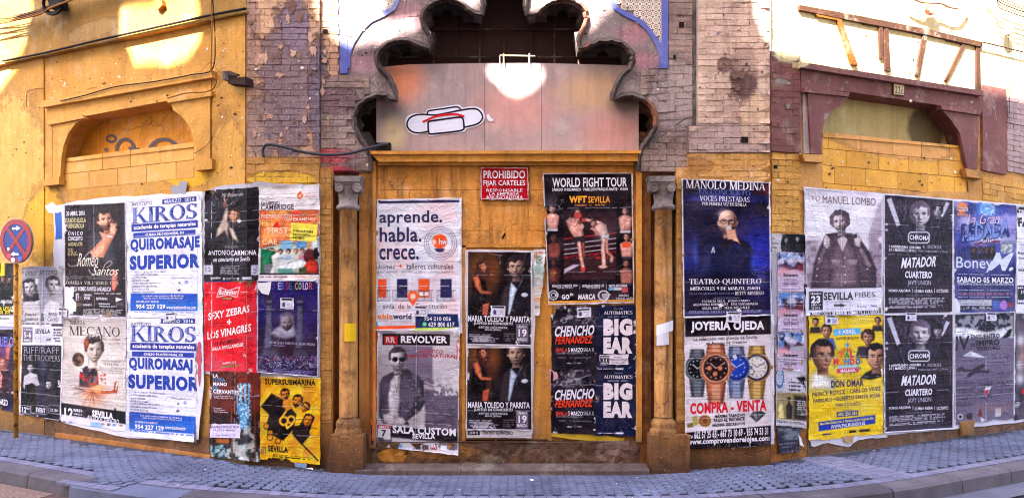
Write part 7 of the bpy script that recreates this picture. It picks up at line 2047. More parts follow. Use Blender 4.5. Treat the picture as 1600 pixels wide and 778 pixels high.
s.poly([(150, 300), (206, 294), (190, 340), (176, 330)], bd, 1, 2); s.poly([(290, 310), (330, 294), (330, 320), (300, 330)], bd, 1, 2)
for k in range(5): s.line([(140, 318 + k * 14), (172, 314 + k * 14)], 2, (120, 96, 104), .7); s.line([(314, 322 + k * 12), (350, 324 + k * 12)], 2, (120, 96, 104), .7)
for x, y in ((258, 436), (256, 486), (260, 534), (262, 580), (100, 500), (96, 540), (390, 500), (110, 440)): s.ell(x, y, 4, 4, W_)
head(s, 232, 232, 128, (214, 192, 194), (112, 88, 98), (78, 60, 70), turn=-.25, tilt=-6, style='curly', beard=(130, 106, 114))
s.rect(20, 614, 480, 770, (226, 216, 234)); s.rect(52, 630, 132, 738, (56, 46, 58)); s.poly([(60, 752), (468, 740), (468, 762), (60, 774)], (44, 36, 46)); s.line([(156, 694), (290, 690), (290, 732), (156, 734), (156, 694)], 2, (150, 140, 160)); s.poly([(234, 700), (268, 712), (234, 722)], (60, 50, 60)); s.rect(196, 704, 236, 718, (90, 80, 92))
s.t('YO ', 64, 76, 118, 108, (190, 130, 110), 0, k=.05).t('MANUEL LOMBO', 132, 84, 438, 128, (100, 70, 70), -.006, k=.05)
s.t('SÁBADO', 60, 634, 124, 650, W_, .02).t('23', 64, 656, 118, 698, W_, .04).t('ABRIL 16', 64, 702, 120, 714, W_, .01).t('21:00 h', 66, 718, 116, 734, W_, .01).t('SEVILLA', 138, 634, 308, 680, (60, 48, 58), .035).t('FIBES', 318, 634, 436, 664, (80, 66, 76), .0)
s.t('NUEVO DISCO DE MANUEL LOMBO YA A LA VENTA', 70, 746, 460, 766, W_, .025, k=-.02); s.t('fiesta', 330, 708, 384, 722, (120, 110, 130), 0).t('Banco', 414, 706, 446, 718, (90, 80, 100), .02)
poster('album_poster', 'pale lilac poster of a curly haired man holding his jacket collar', 'poster', s, o=.006, curl=curl_corner(0, 0, .3, .1, .02))
def chroma(M, label, quad, o, **kw):
    """M maps the coordinates of the upper copy to those of this one"""
    s = Sheet(quad, (50, 36, 48))
    s.cloud((66, 50, 64), 120, .4, .65, .6); s.cloud((40, 32, 50), 60, .5, .7, .6)
    rr = random.Random(3)
    for k in range(26):
        a = rr.uniform(0, pi); x, y = rr.choice([(rr.uniform(500, 620), rr.uniform(90, 240)), (rr.uniform(790, 860), rr.uniform(100, 240))])
        s.line([M(x - 34 * cos(a), y - 34 * sin(a)), M(x + 34 * cos(a), y + 34 * sin(a))], 1.8, (130, 118, 146), .8)
    s.poly([M(502, 100), M(528, 88), M(580, 246), M(560, 258)], (196, 188, 206)); s.poly([M(846, 112), M(866, 122), M(820, 214), M(808, 196)], (196, 188, 206))
    s.poly([M(512, 340), M(560, 270), M(620, 220), M(660, 250), M(720, 250), M(760, 210), M(780, 250), M(830, 290), M(858, 340)], (48, 38, 56), 1, 3)
    s.poly([M(770, 250), M(780, 205), M(810, 196), M(850, 220), M(866, 262)], (40, 32, 46), 1, 3)
    x, y = M(798, 168); head(s, x, y, 74, (180, 168, 184), (104, 92, 110), (30, 24, 34), turn=-.2, style='cap')
    x, y = M(694, 190); head(s, x, y, 150, (212, 200, 210), (96, 84, 100), (92, 78, 94), turn=.1, shade=-1)
    s.poly([M(610, 300), M(622, 214), M(650, 280), M(700, 290), M(750, 270), M(762, 216), M(780, 300)], (60, 48, 68), .85, 3)
    a0, a1 = M(628, 288), M(748, 350)
    s.line([M(640, 288), M(738, 288), M(748, 300), M(748, 338), M(738, 350), M(640, 350), M(628, 338), M(628, 300), M(640, 288)], 6, (226, 218, 234))
    for pts in ([(566, 262), (658, 500)], [(812, 214), (720, 500)], [(620, 400), (640, 460)]): s.line([M(*p) for p in pts], 1.6, (150, 140, 160), .6)
    def t(tx, x0, y0, x1, y1, *a, **k): p, q = M(x0, y0), M(x1, y1); s.t(tx, p[0], p[1], q[0], q[1], *a, **k)
    t('CHROMA', 634, 306, 750, 334, (226, 218, 234), .03)
    t('9 ANIVERSARIO CHROMA', 514, 366, 700, 382, W_, .02); t('@', 708, 364, 724, 382, (170, 160, 180), 0); t('ANTIQUE', 734, 364, 822, 386, (196, 188, 204), 0, f='r'); t('23 | MARZO | 2016 |', 514, 384, 672, 404, W_, .02); t('MIERCOLES SANTO | 23:00h', 684, 394, 856, 408, (190, 182, 200), 0)
    t('MATADOR', 584, 432, 786, 492, W_, .03, .35, k=-.05); t('CUARTERO', 608, 514, 764, 554, W_, .035, .1); t('JAVY UNION', 622, 566, 758, 602, (196, 186, 206), -.006)
    t('FONSI ARJONA', 514, 618, 640, 638, W_, .02); t('|', 652, 616, 654, 638, W_, 0); t('CURRO RIERA', 662, 620, 768, 638, W_, .02); t('|', 778, 616, 780, 638, W_, 0); t('OCTAVIO', 790, 618, 858, 638, W_, .015); t('VISUAL SHOW BY CARLOS MOLINA', 612, 650, 764, 658, (150, 140, 164), 0)
    p, q = M(514, 666), M(860, 704); s.small(p[0], p[1], q[0], q[1], 4, (190, 182, 200)); p, q = M(514, 708), M(860, 726); s.small(p[0], p[1], q[0], q[1], 2, (190, 182, 200), seed=8)
    for k in range(2): a, b = M(494, 236 + 34 * k); s.rect(a, b, a + 14, b + 12, (200, 190, 210))
    s.line([M(870, 380), M(868, 500)], 1.5, (150, 140, 160), .8)
    s.frame(1.4, (228, 220, 236))
    return poster('club_poster', label, 'poster', s, o=o, **kw)
chroma(lambda x, y: (x, y), 'dark violet club poster of a staring man and a capped friend, the upper copy', [(1381, 303), (1490, 312), (1489, 489), (1381, 491)], .007)
crop(1250, 480, 3.62)
chroma(lambda x, y: ((x - 480) * .977 + 470, (y - 70) * .955 + 36), 'dark violet club poster of a staring man and a capped friend, the lower copy', [(1381, 491), (1490, 490), (1490, 669), (1382, 676)], .008, curl=curl_corner(.5, 1, 1.2, .1, .03))
# festival
s = Sheet([(1264, 494), (1379, 492), (1380, 680), (1264, 690)], (238, 196, 36))
s.cloud((226, 172, 30), 90, .45, .65, .7); s.cloud((246, 214, 80), 70, .5, .7, .7)
for x, y, h, hc, st, bc, tn in ((88, 86, 46, (24, 18, 20), 'short', (50, 40, 44), 0), (440, 78, 44, (24, 18, 20), 'short', (60, 46, 50), 0), (150, 136, 76, (30, 22, 24), 'short', (70, 90, 170), .2), (384, 172, 88, (60, 34, 26), 'curly', (60, 50, 60), -.1)):
    s.poly([(x - h * .8, y + h * 1.3), (x - h * .6, y + h * .55), (x + h * .5, y + h * .5), (x + h * .75, y + h * 1.3)], bc, 1, 3); head(s, x, y, h, (206, 146, 116), (140, 88, 66), hc, turn=tn, style=st)
s.poly([(52, 460), (60, 380), (100, 350), (160, 380), (200, 400), (190, 470)], (222, 206, 196), 1, 10); head(s, 126, 276, 176, (196, 138, 110), (116, 70, 54), (34, 24, 26), turn=.9, shade=-1)
s.poly([(340, 400), (370, 370), (410, 350), (458, 340), (462, 392), (400, 410)], (34, 28, 34), 1, 3); head(s, 430, 284, 150, (214, 152, 126), (120, 74, 60), (24, 18, 20), turn=.1)
s.vgrad(404, 440, (238, 196, 36), 0, 0)
s.poly([(188, 124), (342, 116), (344, 152), (190, 160)], (96, 176, 226)); s.ell(266, 214, 12, 12, (90, 160, 200)); s.rect(208, 344, 332, 370, (226, 60, 110)); s.rect(212, 326, 330, 342, (120, 190, 210))
for k in range(30): a = R.uniform(0, 2 * pi); s.ell(268 + 80 * cos(a), 300 + 66 * sin(a) + 10, 9, 4, R.choice([(90, 160, 60), (60, 150, 90), (226, 90, 60), (240, 150, 40)]), 1, R.uniform(0, 180))
for ch, x, y, c in (('P', 228, 246, (236, 110, 50)), ('A', 254, 246, (60, 150, 90)), ('L', 282, 246, (220, 60, 90))): s.t(ch, x, y, x + 26, y + 38, c, .07)
for i, (ch, c) in enumerate(zip('MUNDO', ((226, 50, 70), (240, 140, 40), (60, 140, 190), (226, 60, 110), (90, 90, 170)))): s.t(ch, 190 + i * 31, 288, 218 + i * 31, 324, c, .07)
s.t('FESTIVAL', 236, 230, 290, 242, (226, 90, 60), .02).t('CARRERA DEL AÑO LATINO', 216, 329, 326, 339, W_, .02).t('MALAGA', 230, 348, 312, 366, W_, .04).t('9 ABRIL', 216, 126, 316, 150, W_, .035, k=-.05).t('AUDITORIO MUNICIPAL', 204, 166, 334, 182, (80, 60, 60), .01, k=-.04)
DB = (60, 50, 96)
s.t('DON OMAR', 176, 408, 360, 450, DB, .03).t('PRINCE ROYCE · CARLOS VIVES', 70, 463, 456, 487, DB, .012, k=-.09).t('FARRUKO · GILBERTO SANTA ROSA', 76, 500, 454, 523, DB, .012, k=-.09).t('YAN COLLAZO', 198, 538, 346, 556, DB, .012, k=-.07).t('INFORMACION', 242, 576, 300, 584, DB, 0)
s.rect(208, 586, 330, 616, (66, 70, 130)); s.t('652 232 251', 216, 592, 322, 610, (240, 220, 120), .025).poly([(104, 648), (426, 606), (426, 656), (106, 700)], (48, 66, 160))
s.t('MAS INFORMACION Y VENTA DE ENTRADAS EN', 114, 636, 414, 650, (240, 224, 140), .012, k=-.11).t('WWW.PALMUNDO.ES', 174, 654, 368, 675, W_, .025, k=-.12); s.poly([(160, 712), (186, 714), (160, 722)], DB); s.rect(128, 712, 156, 722, DB); s.rect(278, 694, 318, 708, (60, 50, 50)); s.rect(336, 688, 394, 702, (60, 50, 50))
poster('festival_poster', 'bright yellow festival poster with six heads round colourful letters', 'poster', s, o=.007, tear=ragged_bottom(.02, 21), curl=curl_corner(0, 1, .5, .1, .03))
backing('white shredded layers below the yellow festival poster', jagpoly([(1264, 684), (1330, 678), (1386, 672), (1386, 682), (1340, 686), (1326, 698), (1300, 692), (1268, 697)], 1.6, 6), .004, (214, 204, 214))
backing('brown torn tatter hanging below the yellow festival poster', jagpoly([(1318, 682), (1334, 680), (1332, 692), (1320, 690)], 1, 3), .02, (190, 150, 110))
# disco
crop(1480, 300, 4.092)
s = Sheet([(1491, 314), (1588, 321), (1586, 487), (1492, 488)], (70, 72, 150))
s.cloud((150, 140, 206), 110, .42, .65, .9); s.cloud((40, 36, 90), 90, .5, .68, .8, seed=4); s.glow(250, 110, 60, 50, (90, 150, 220), 1); s.ell(256, 104, 48, 46, (110, 160, 220), .9); s.cloud((206, 220, 244), 12, .55, .62, .7, (208, 60, 304, 150)); s.glow(330, 300, 120, 24, (214, 206, 240), .8); s.glow(120, 180, 60, 30, (200, 190, 232), .7)
s.rect(46, 500, 440, 760, (36, 34, 84), .9, 30); s.rect(50, 400, 440, 500, (60, 60, 110), .6, 20)
s.ell(96, 100, 34, 34, (226, 120, 60)); s.rect(62, 100, 132, 118, (232, 222, 230))
for x, h in ((172, 60), (216, 66), (256, 54), (288, 50)): s.poly([(x - 24, 430), (x - 16, 396), (x + 18, 396), (x + 24, 430)], (26, 22, 34), 1, 2); head(s, x, 374, 42, (120, 80, 66), (70, 44, 40), (20, 16, 20), style='long' if x != 216 else 'short', eyes=False)
s.ell(380, 356, 40, 36, (120, 126, 140)); s.cloud((214, 214, 206), 10, .5, .58, .8, (342, 322, 420, 392)); s.poly([(170, 332), (250, 304), (340, 312), (330, 326), (250, 322), (176, 346)], (110, 50, 90))
s.small(70, 524, 420, 532, 1, (190, 190, 220)); s.small(70, 624, 420, 632, 1, (190, 190, 220)); s.small(70, 668, 420, 676, 1, (190, 190, 220)); s.rect(56, 688, 284, 726, (196, 192, 206)); s.small(60, 690, 280, 724, 3, (120, 116, 140)); s.ell(360, 722, 25, 30, (170, 110, 190)); s.rect(290, 692, 336, 748, (60, 90, 170)); s.ell(406, 720, 18, 18, (120, 50, 70)); s.rect(50, 728, 290, 754, (30, 26, 40)); s.cloud((200, 196, 210), 9, .55, .6, .9, (60, 732, 284, 750))
s.t('La Gran', 124, 140, 336, 204, (240, 190, 190), -.008, .4, k=-.04).t('REDADA', 90, 186, 402, 306, (40, 42, 100), .08, k=-.12).t('REDADA', 92, 180, 398, 300, (120, 140, 206), .045, k=-.12).t('*2016*', 216, 302, 296, 322, W_, .02, k=-.05)
s.t('MARCHA', 66, 102, 128, 114, (150, 60, 30), .03).t('80y90s', 64, 134, 132, 158, (236, 140, 60), .03)
s.t('Boney', 58, 416, 290, 510, (206, 206, 226), .008).t('M.', 262, 388, 426, 504, (206, 206, 226), .02, .45)
s.t('SABADO 05 MARZO', 62, 544, 424, 580, W_, .025).t('CASETA MUNICIPAL, ALCALA DE GUADAIRA (SEVILLA)', 66, 582, 426, 600, (206, 206, 230), .015).t('DISC MAN · SUSO D · BASI DEE · IVAN T · ANTONIO F · PIN UPS', 72, 642, 418, 660, (190, 130, 150), .01)
poster('disco_poster', 'blue disco poster with a mirror ball and slanted chrome letters', 'poster', s, o=.006, tear=corner_tear((0, 1, .1, .12)))
backing('white torn edge at the foot of the blue disco poster', jagpoly([(1491, 455), (1496, 462), (1500, 480), (1506, 488), (1491, 489)], .7, 3), .004, (230, 222, 236))
crop(1480, 480, 4.092)
s = Sheet([(1491, 490), (1586, 487), (1585, 656), (1492, 665)], (106, 94, 116))
s.cloud((124, 112, 134), 120, .4, .65, .6); s.rect(40, 30, 430, 160, (44, 40, 54), 1, 4); s.cloud((150, 144, 160), 26, .5, .6, .9, (44, 34, 424, 150))
s.poly([(44, 200), (44, 130), (110, 122), (180, 140), (250, 156), (330, 136), (424, 110), (424, 198)], (216, 208, 222), 1, 3); s.poly([(350, 196), (372, 170), (396, 140), (416, 138), (404, 180), (380, 196)], (30, 26, 34), 1, 2); s.line([(366, 126), (384, 150), (400, 146)], 4, (30, 26, 34))
s.poly([(100, 312), (150, 278), (250, 322)], (220, 214, 228)); s.poly([(150, 278), (160, 316), (100, 312)], (190, 184, 200))
s.poly([(54, 400), (90, 376), (120, 396), (160, 396), (230, 360), (244, 372), (206, 404), (270, 408), (268, 416), (180, 420), (140, 448), (124, 440), (150, 410), (60, 408)], (64, 54, 72), 1, 2)
for i in range(4): s.small(56, 466 + i * 46, 180, 500 + i * 46, 3, (70, 60, 78), seed=i)
for i in range(3): s.small(198, 476 + i * 40, 300, 504 + i * 40, 3, (70, 60, 78), seed=i + 5); s.small(322, 412 + i * 54, 424, 450 + i * 54, 3, (70, 60, 78), seed=i + 9)
s.small(286, 292, 414, 336, 4, (80, 70, 90)); s.rect(306, 644, 344, 696, (190, 180, 184)); s.ell(84, 698, 18, 18, (216, 206, 220)); s.ell(84, 698, 11, 11, (60, 50, 60)); s.rect(126, 676, 160, 714, (40, 34, 40)); s.glow(300, 640, 140, 30, (150, 110, 110), .5)
s.poly([(196, 690), (214, 640), (226, 700), (240, 720)], (120, 44, 50)); s.poly([(214, 700), (250, 720), (216, 730)], (200, 194, 216))
Q = (44, 36, 50)
s.t('IV', 54, 182, 144, 274, Q, .02).t('ENCUENTRO', 152, 170, 336, 200, Q, .03).t('DE', 152, 230, 180, 250, Q, .03).t('IMPRO', 188, 206, 336, 244, Q, .05).t('VISADORES', 190, 248, 336, 274, Q, .025).t('Sevilla', 52, 150, 98, 162, Q, 0).t('del 4 al 12 de Marzo', 52, 166, 160, 178, Q, 0).t('Organizaciones', 286, 346, 366, 356, Q, .01, k=.05).t('y actividades paralelas', 286, 362, 394, 372, Q, .01, k=.03).t('Lallalá', 346, 670, 394, 686, (60, 50, 60), 0, .3)
s.poly([(236, 530), (250, 506), (284, 504), (270, 530), (262, 552), (238, 560)], (226, 220, 232)); s.poly([(238, 530), (266, 524), (258, 556), (240, 560)], (206, 30, 50))
s.frame(1.1)
poster('festival_poster', 'grey violet poster with a white paper plane and its dark aeroplane shadow', 'poster', s, o=.006, tear=ragged_bottom(.02, 33), curl=curl_corner(.45, 1, .3, .12, .03))
s = Sheet([(1589, 321), (1680, 328), (1680, 486), (1588, 488)], (226, 220, 234))
crop(1480, 300, 4.092)
s.rect(446, 110, 860, 148, (44, 38, 48)); s.rect(448, 596, 860, 714, (44, 38, 48))
s.t('TEATRO', 454, 118, 580, 142, W_, .03).t('FARÁNDULA', 454, 160, 800, 234, (30, 24, 32), .05).t('Con', 462, 332, 500, 344, Q, .01).t('Reparto', 454, 382, 540, 404, Q, .03).t('Carmen', 454, 414, 520, 430, Q, .03).t('MARZO', 456, 490, 520, 508, Q, .03).t('MÁS', 454, 604, 500, 618, W_, .02).t('19', 474, 628, 500, 650, W_, .03).t('MAR', 454, 688, 500, 708, W_, .03)
poster('theatre_poster', 'white poster with heavy black capitals cut by the right edge of the wall', 'poster', s, o=.006)
s = Sheet([(1588, 490), (1680, 487), (1680, 640), (1586, 657)], (90, 78, 92))
crop(1480, 480, 4.092)
s.cloud((60, 52, 66), 60, .4, .6, .9); s.glow(470, 210, 26, 40, (206, 200, 212), 1); s.glow(480, 320, 20, 90, (176, 130, 120), .8); s.glow(460, 370, 20, 40, (206, 200, 212), .8); s.glow(466, 460, 30, 40, (210, 200, 214), .9); s.poly([(478, 520), (500, 516), (500, 556), (476, 550)], (206, 30, 50)); s.rect(428, 600, 470, 640, (40, 34, 42)); s.small(430, 602, 470, 640, 4, W_)
poster('festival_poster', 'grey crumpled poster under the white one at the right end of the wall', 'poster', s, o=.005)

# ================================================================ other things on the walls
# enamel sign over the door
crop(570, 250, 2.882)
sg = Sheet([(751, 262), (825, 262), (826, 312), (751, 312)], (178, 22, 40), 2)
sg.frame(1.2, (236, 214, 210))
sg.t('PROHIBIDO', 534, 48, 722, 84, W_, .02).t('FIJAR CARTELES', 534, 92, 722, 122, W_, .01).t('RESPONSABLE', 548, 130, 710, 144, W_, .004).t('LA EMPRESA', 560, 146, 696, 158, W_, .004).t('ANUNCIADORA', 546, 160, 712, 176, W_, .004)
sg.cloud((120, 14, 30), 30, .6, .7, .5)
o = poster('metal_sign', 'red enamel no bill posting sign above the ochre door', 'sign', sg, o=.012)
slab('plate_rim', rect(750, 261, 827, 313), -0.045 + .008, 0.008, flat_mat((120, 40, 44), 'red_sign_edge', .5), o)
# bun shaped sticker on the board
def pill(L): return [tuple(v)[:2] for v in smooth_line([(x, y, 0) for x, y in L], 5)]
crop(620, 150, 10)
def c2(L): return [cx_(p) for p in L]
outl = [(130, 450), (150, 340), (250, 280), (440, 270), (470, 215), (520, 205), (900, 145), (980, 145), (1030, 185), (1200, 165), (1320, 205), (1375, 300), (1350, 400), (1260, 470), (1090, 515), (1040, 565), (700, 605), (520, 630), (480, 580), (300, 610), (180, 560)]
st = slab('wall_sticker', c2(pill(outl + [outl[0]]))[:-1], -0.100, 0.001, flat_mat((222, 218, 240), 'white_sticker_paper', .5), step=6, label='white bun shaped sticker with thick black outline and red stroke on the pink board', cat='sticker')
lk = MB()
for i, (pts, w_) in enumerate(((
    [(490, 555), (350, 580), (240, 560), (175, 500), (160, 430), (200, 350), (280, 305), (400, 290), (600, 300), (800, 265), (1000, 225), (1200, 200), (1290, 235), (1340, 320), (1310, 400), (1230, 450), (1060, 490)], 2.6),
    ([(480, 285), (482, 250), (520, 230), (700, 205), (900, 175), (960, 178), (1000, 210)], 2.4),
    ([(520, 600), (495, 560), (490, 440), (510, 400), (700, 370), (960, 335), (1020, 345), (1040, 390), (1050, 490), (1030, 530), (900, 560), (520, 600)], 2.8))):
    lk.add(*stroke_vf(c2([tuple(v)[:2] for v in smooth_line([(x, y, 0) for x, y in pts], 5)]), w_, -0.0985 + i * .0003))
lk.build('outline', flat_mat((36, 26, 36), 'black_marker', .6), st)
lk = MB(); lk.add(*stroke_vf(c2([tuple(v)[:2] for v in smooth_line([(x, y, 0) for x, y in [(405, 410), (560, 340), (700, 305), (850, 290), (960, 295), (1055, 325)]], 5)]), 3.4, -0.0972))
lk.build('red_stroke', flat_mat((206, 26, 44), 'red_marker', .6), st)
slab('paper_scrap', c2([(1400, 300), (1440, 285), (1470, 350), (1510, 370), (1490, 400), (1440, 395), (1410, 360)]), -.099, .001, flat_mat((226, 220, 236), 'white_scrap', .6), label='tiny torn white scrap right of the bun shaped sticker', cat='torn paper')
# small census stickers pasted on posters
def stick(x, y, w_, h_, label, rot=3, o=.0165):
    c, s_ = cos(radians(rot)), sin(radians(rot))
    q = [(x + u * c - v * s_, y + u * s_ + v * c) for u, v in ((0, 0), (w_, 0), (w_, h_), (0, h_))]
    sh = Sheet(q, (222, 212, 232), 1.2)
    crop(0, 0, 1)
    sh.rect(x + w_ * .1, y + h_ * .06, x + w_ * .92, y + h_ * .24, (40, 34, 46), 1, .6); sh.poly([(x + w_ * .14, y + h_ * .55), (x + w_ * .26, y + h_ * .36), (x + w_ * .38, y + h_ * .55), (x + w_ * .36, y + h_ * .85), (x + w_ * .16, y + h_ * .85)], (60, 54, 84), .9, .8)
    sh.small(x + w_ * .5, y + h_ * .36, x + w_ * .92, y + h_ * .9, 3, (150, 140, 170))
    return poster('notice_sticker', label, 'sticker', sh, o=o, group='small white notice stickers on the posters')
for a in ((90, 481, 15, 13, 'small notice sticker between the grey couple and the microphone singer'), (257, 489, 17, 12, 'small notice sticker joining the two massage course posters'),
          (438, 465, 21, 17, 'small notice sticker on the dark purple poster'), (647, 478, 21, 16, 'small notice sticker on the language school poster'), (767, 477, 23, 17, 'small notice sticker on the upper couple poster'),
          (901, 481, 22, 15, 'small notice sticker on the upper brush lettered gig poster'), (1135, 487, 23, 16, 'small notice sticker on the top of the jeweller poster'),
          (1290, 492, 20, 14, 'small notice sticker on the yellow festival poster'), (1415, 488, 17, 13, 'small notice sticker on the lower violet club poster'), (1541, 488, 16, 13, 'small notice sticker on the grey paper plane poster')):
    stick(*a, rot=-3 if a[0] in (901, 257) else 2)
# papers on the two columns (they follow the round shafts)
def on_column(cx, pts, c, label, name='flyer', dr=0.002):
    u = PX(cx); Rr = 15.0 * u + dr; c0 = P(cx, 500, .045)
    x0 = min(p[0] for p in pts); x1 = max(p[0] for p in pts); n = 6
    V, Fc = [], []
    for i in range(n + 1):
        for j in (0, 1):
            t = i / n
            x = x0 + (x1 - x0) * t
            a, b = (pts[0], pts[1]) if j == 0 else (pts[3], pts[2])
            y = a[1] + (b[1] - a[1]) * t
            d = max(-.98, min(.98, (x - cx) / 15.5)); ang = math.asin(d)
            V.append(Vector((c0.x + Rr * sin(ang), c0.y - Rr * cos(ang), P(cx, y, .045 + .09).z)))
    for i in range(n): Fc.append((2 * i, 2 * i + 1, 2 * i + 3, 2 * i + 2))
    return mesh(name, V, Fc, flat_mat(c, 'flyer_%02x%02x%02x' % tuple(c), .55), label=label, cat='flyer')
f1 = on_column(544.5, [(542, 505), (558, 505), (558, 533), (542, 533)], (250, 196, 36), 'yellow flyer pasted round the column beside the language school poster')
on_column(1036.5, [(1024, 508), (1048, 500), (1049, 516), (1028, 524)], (234, 230, 242), 'crooked white flyer on the column right of the doorway', dr=.006)
on_column(1036.5, [(1024, 522), (1042, 519), (1042, 538), (1026, 540)], (212, 206, 222), 'pale flyer just under the crooked white one on the right column', dr=.003)
# house number plate
pl = slab('number_plate', [(1397, 131), (1413, 133), (1412, 149), (1397, 147)], .05, .012, flat_mat((206, 176, 130), 'cream_number_tile', .4), label='small cream tile with the number 22 on the maroon lintel', cat='number plate')
V2, F2 = sans('22c', .0, 3); mn, mx = V2.min(0), V2.max(0)
Vn = (V2 - mn) / (mx - mn)
mesh('lettering', [P(1398.5 + v[0] * 12.5, 146 - v[1] * 11 + v[0] * 1.6, .0515) for v in Vn], F2, flat_mat((60, 40, 36), 'brown_number_ink', .5), pl)
slab('plate_rim', [(1396, 130), (1414, 132), (1413, 150), (1396, 148)], .048, .014, flat_mat((110, 70, 50), 'plate_edge', .6), pl)
# no stopping sign on its post
M_red = flat_mat((150, 4, 22), 'red_sign_paint', .4); M_bl = flat_mat((8, 38, 128), 'blue_sign_paint', .4); M_wh = flat_mat((232, 228, 238), 'white_sign_paint', .4)
sr = empty('traffic_sign', P(24, 700, .4), label='round blue and red no stopping sign with white arrows', cat='road sign')
cxs, cys, rx, ry = 24.5, 376.5, 25.5, 35
def disc(a, b, o, d, m, nm, r0=None):
    out = arcp(cxs, cys, a, b, 0, 360, 40)[:-1]
    q = slab(nm, out, o, d, m, sr, holes=[arcp(cxs, cys, r0[0], r0[1], 0, 360, 36)[:-1]] if r0 else ())
    return q
SO = .30
disc(25.5, 35, SO - .006, .02, flat_mat((150, 150, 158), 'grey_sign_back', .4, metal=.6), 'back_plate')
disc(20, 27.5, SO - .004, .002, M_bl, 'blue_field'); disc(25, 34.4, SO - .001, .004, M_red, 'red_ring', (19, 26.5))
cr = MB()
for sx in (-1, 1):
    cr.add(*slab_vf([(cxs - sx * 15.5, cys - 19), (cxs - sx * 12, cys - 22), (cxs + sx * 15.5, cys + 18), (cxs + sx * 12, cys + 21.5)] if True else [], SO - .0015 + sx * .0003, .002))
cr.build('red_cross', M_red, sr)
for (ax, ay, dr) in ((25, 357, 1), (23, 397, -1)):
    slab('arrow', [(ax - 6 * dr, ay - 1.4), (ax + 1 * dr, ay - 1.8), (ax + 1 * dr, ay - 4), (ax + 7 * dr, ay - .6 * dr), (ax + 1 * dr, ay + 3.4), (ax + 1 * dr, ay + 1.4), (ax - 6 * dr, ay + 1.8)], SO + .001, .001, M_wh, sr)
for k, (x, y, c, r) in enumerate(((14, 400, (206, 60, 80), 3.4), (20, 406, (230, 210, 220), 3.2), (31, 404, (60, 110, 200), 3.4), (13, 389, (240, 226, 230), 2))):
    slab('sign_sticker', arcp(x, y, r, r * 1.2, 0, 360, 12)[:-1], SO + .003 + k * .0004, .001, flat_mat(c, None, .5), sr)
b0 = P(25, 377, SO - .05)
tube('post', [Vector((b0.x, b0.y, .02)), Vector((b0.x, b0.y, b0.z + .24))], .024, flat_mat((206, 146, 60), 'ochre_pole_paint', .5, wear=.1), sr, 12)
for dz in (-.1, .1):
    c = Vector((b0.x, b0.y, b0.z + dz))
    tube('clamp', [c + Vector((0, 0, -.012)), c + Vector((0, 0, .012))], .03, flat_mat((120, 120, 126), 'zinc_clamp', .4, metal=.7), sr, 12)
for o_ in sr.children: o_.matrix_parent_inverse = Matrix.Translation(-sr.location)
# cable across the left pier
M_cab = flat_mat((70, 66, 76), 'grey_cable_sheath', .6); M_blk = flat_mat((34, 28, 30), 'black_cable', .7); M_orc = flat_mat((150, 92, 40), 'painted_cable', .7)
tube('cable', smooth_line([P(412, 246, .09), P(411, 234, .1), P(418, 226, .12), P(440, 229, .13), P(475, 238, .13), P(510, 242, .12), P(545, 240, .1), P(575, 232, .08), P(600, 226, .02), P(610, 226, -.03)]), .015, M_cab, label='sagging grey cable from the pier to the left end of the board', cat='cable')
slab('cable_bracket', rect(588, 223, 610, 236), .01, .06, M_blk, label='black bracket clamping the sagging cable to the board', cat='bracket')
def wire(L, r, m, label, o=.06, cat='wire'):
    return tube('wire', smooth_line([P(x, y, o) for x, y in L], 4), r, m, n=6, label=label, cat=cat)
wire([(95, 158), (130, 150), (180, 136), (240, 128), (300, 117), (332, 108), (336, 60), (333, 10), (330, -40)], .006, M_blk, 'thin black wire lying on the left cornice and climbing the pilaster', .1)
wire([(262, 154), (290, 146), (320, 144), (334, 138), (338, 124), (330, 112), (331, 60), (330, -30)], .007, M_orc, 'painted wire bending up beside the corner of the left niche', .11)
wire([(42, 168), (42, 146), (52, 140), (68, 138)], .005, M_orc, 'short hooked wire stub left of the left niche', .04)
wire([(4, 96), (70, 83), (150, 64), (240, 44), (330, 24), (384, 14)], .012, M_blk, 'dark wire running along the string course of the yellow building', .1)
wire([(304, 240), (322, 228), (332, 214)], .003, M_blk, 'thin loose wire by the right capital of the left niche', .06)
for k in range(6):
    wire([(-30, 34 + k * 3 - (k % 2) * 6), (20, 26 + k * 2.4 - k), (60, 16 + k * 1.5), (80, 8 + k), (120, -6 + k * .6), (170, -24)], .006 + .002 * (k % 3), (M_blk, M_orc)[k % 2], ('lowest', 'second', 'third', 'fourth', 'fifth', 'highest')[k] + ' wire of the bundle fixed to the top of the yellow building', .14 + k * .012)
coil = []
for k in range(40): a = k * 2 * pi / 16; coil.append(P(82 + (12 + k * .12) * cos(a), 6 + (14 + k * .1) * sin(a), .16 + k * .001))
tube('wire_coil', coil, .013, M_blk, label='coil of thick black cable at the top of the yellow building', cat='cable')
slab('insulator', [(74, 0), (92, -2), (94, 12), (78, 14)], .17, .1, M_blk, label='dark cable clamp inside the coil on the yellow building', cat='bracket')
# rusty box and hook at the pilaster
bx = slab('junction_box', [(347, 112), (356, 111), (357, 126), (348, 125)], .14, .11, M_rust, label='rusty open junction box on the pilaster beside the purple pier', cat='junction box')
slab('lid', [(357, 110), (372, 116), (372, 119), (357, 118)], .15, .02, M_rust, bx); slab('frame', [(356, 124), (383, 120), (384, 133), (372, 132), (356, 131)], .13, .1, flat_mat((60, 40, 36), 'scorched_iron', .8), bx)
slab('hook_plate', [(242, 0), (252, 0), (254, 8), (246, 16), (241, 12)], .1, .05, M_orc, label='small ochre hook high on the yellow wall in the sun', cat='hook')
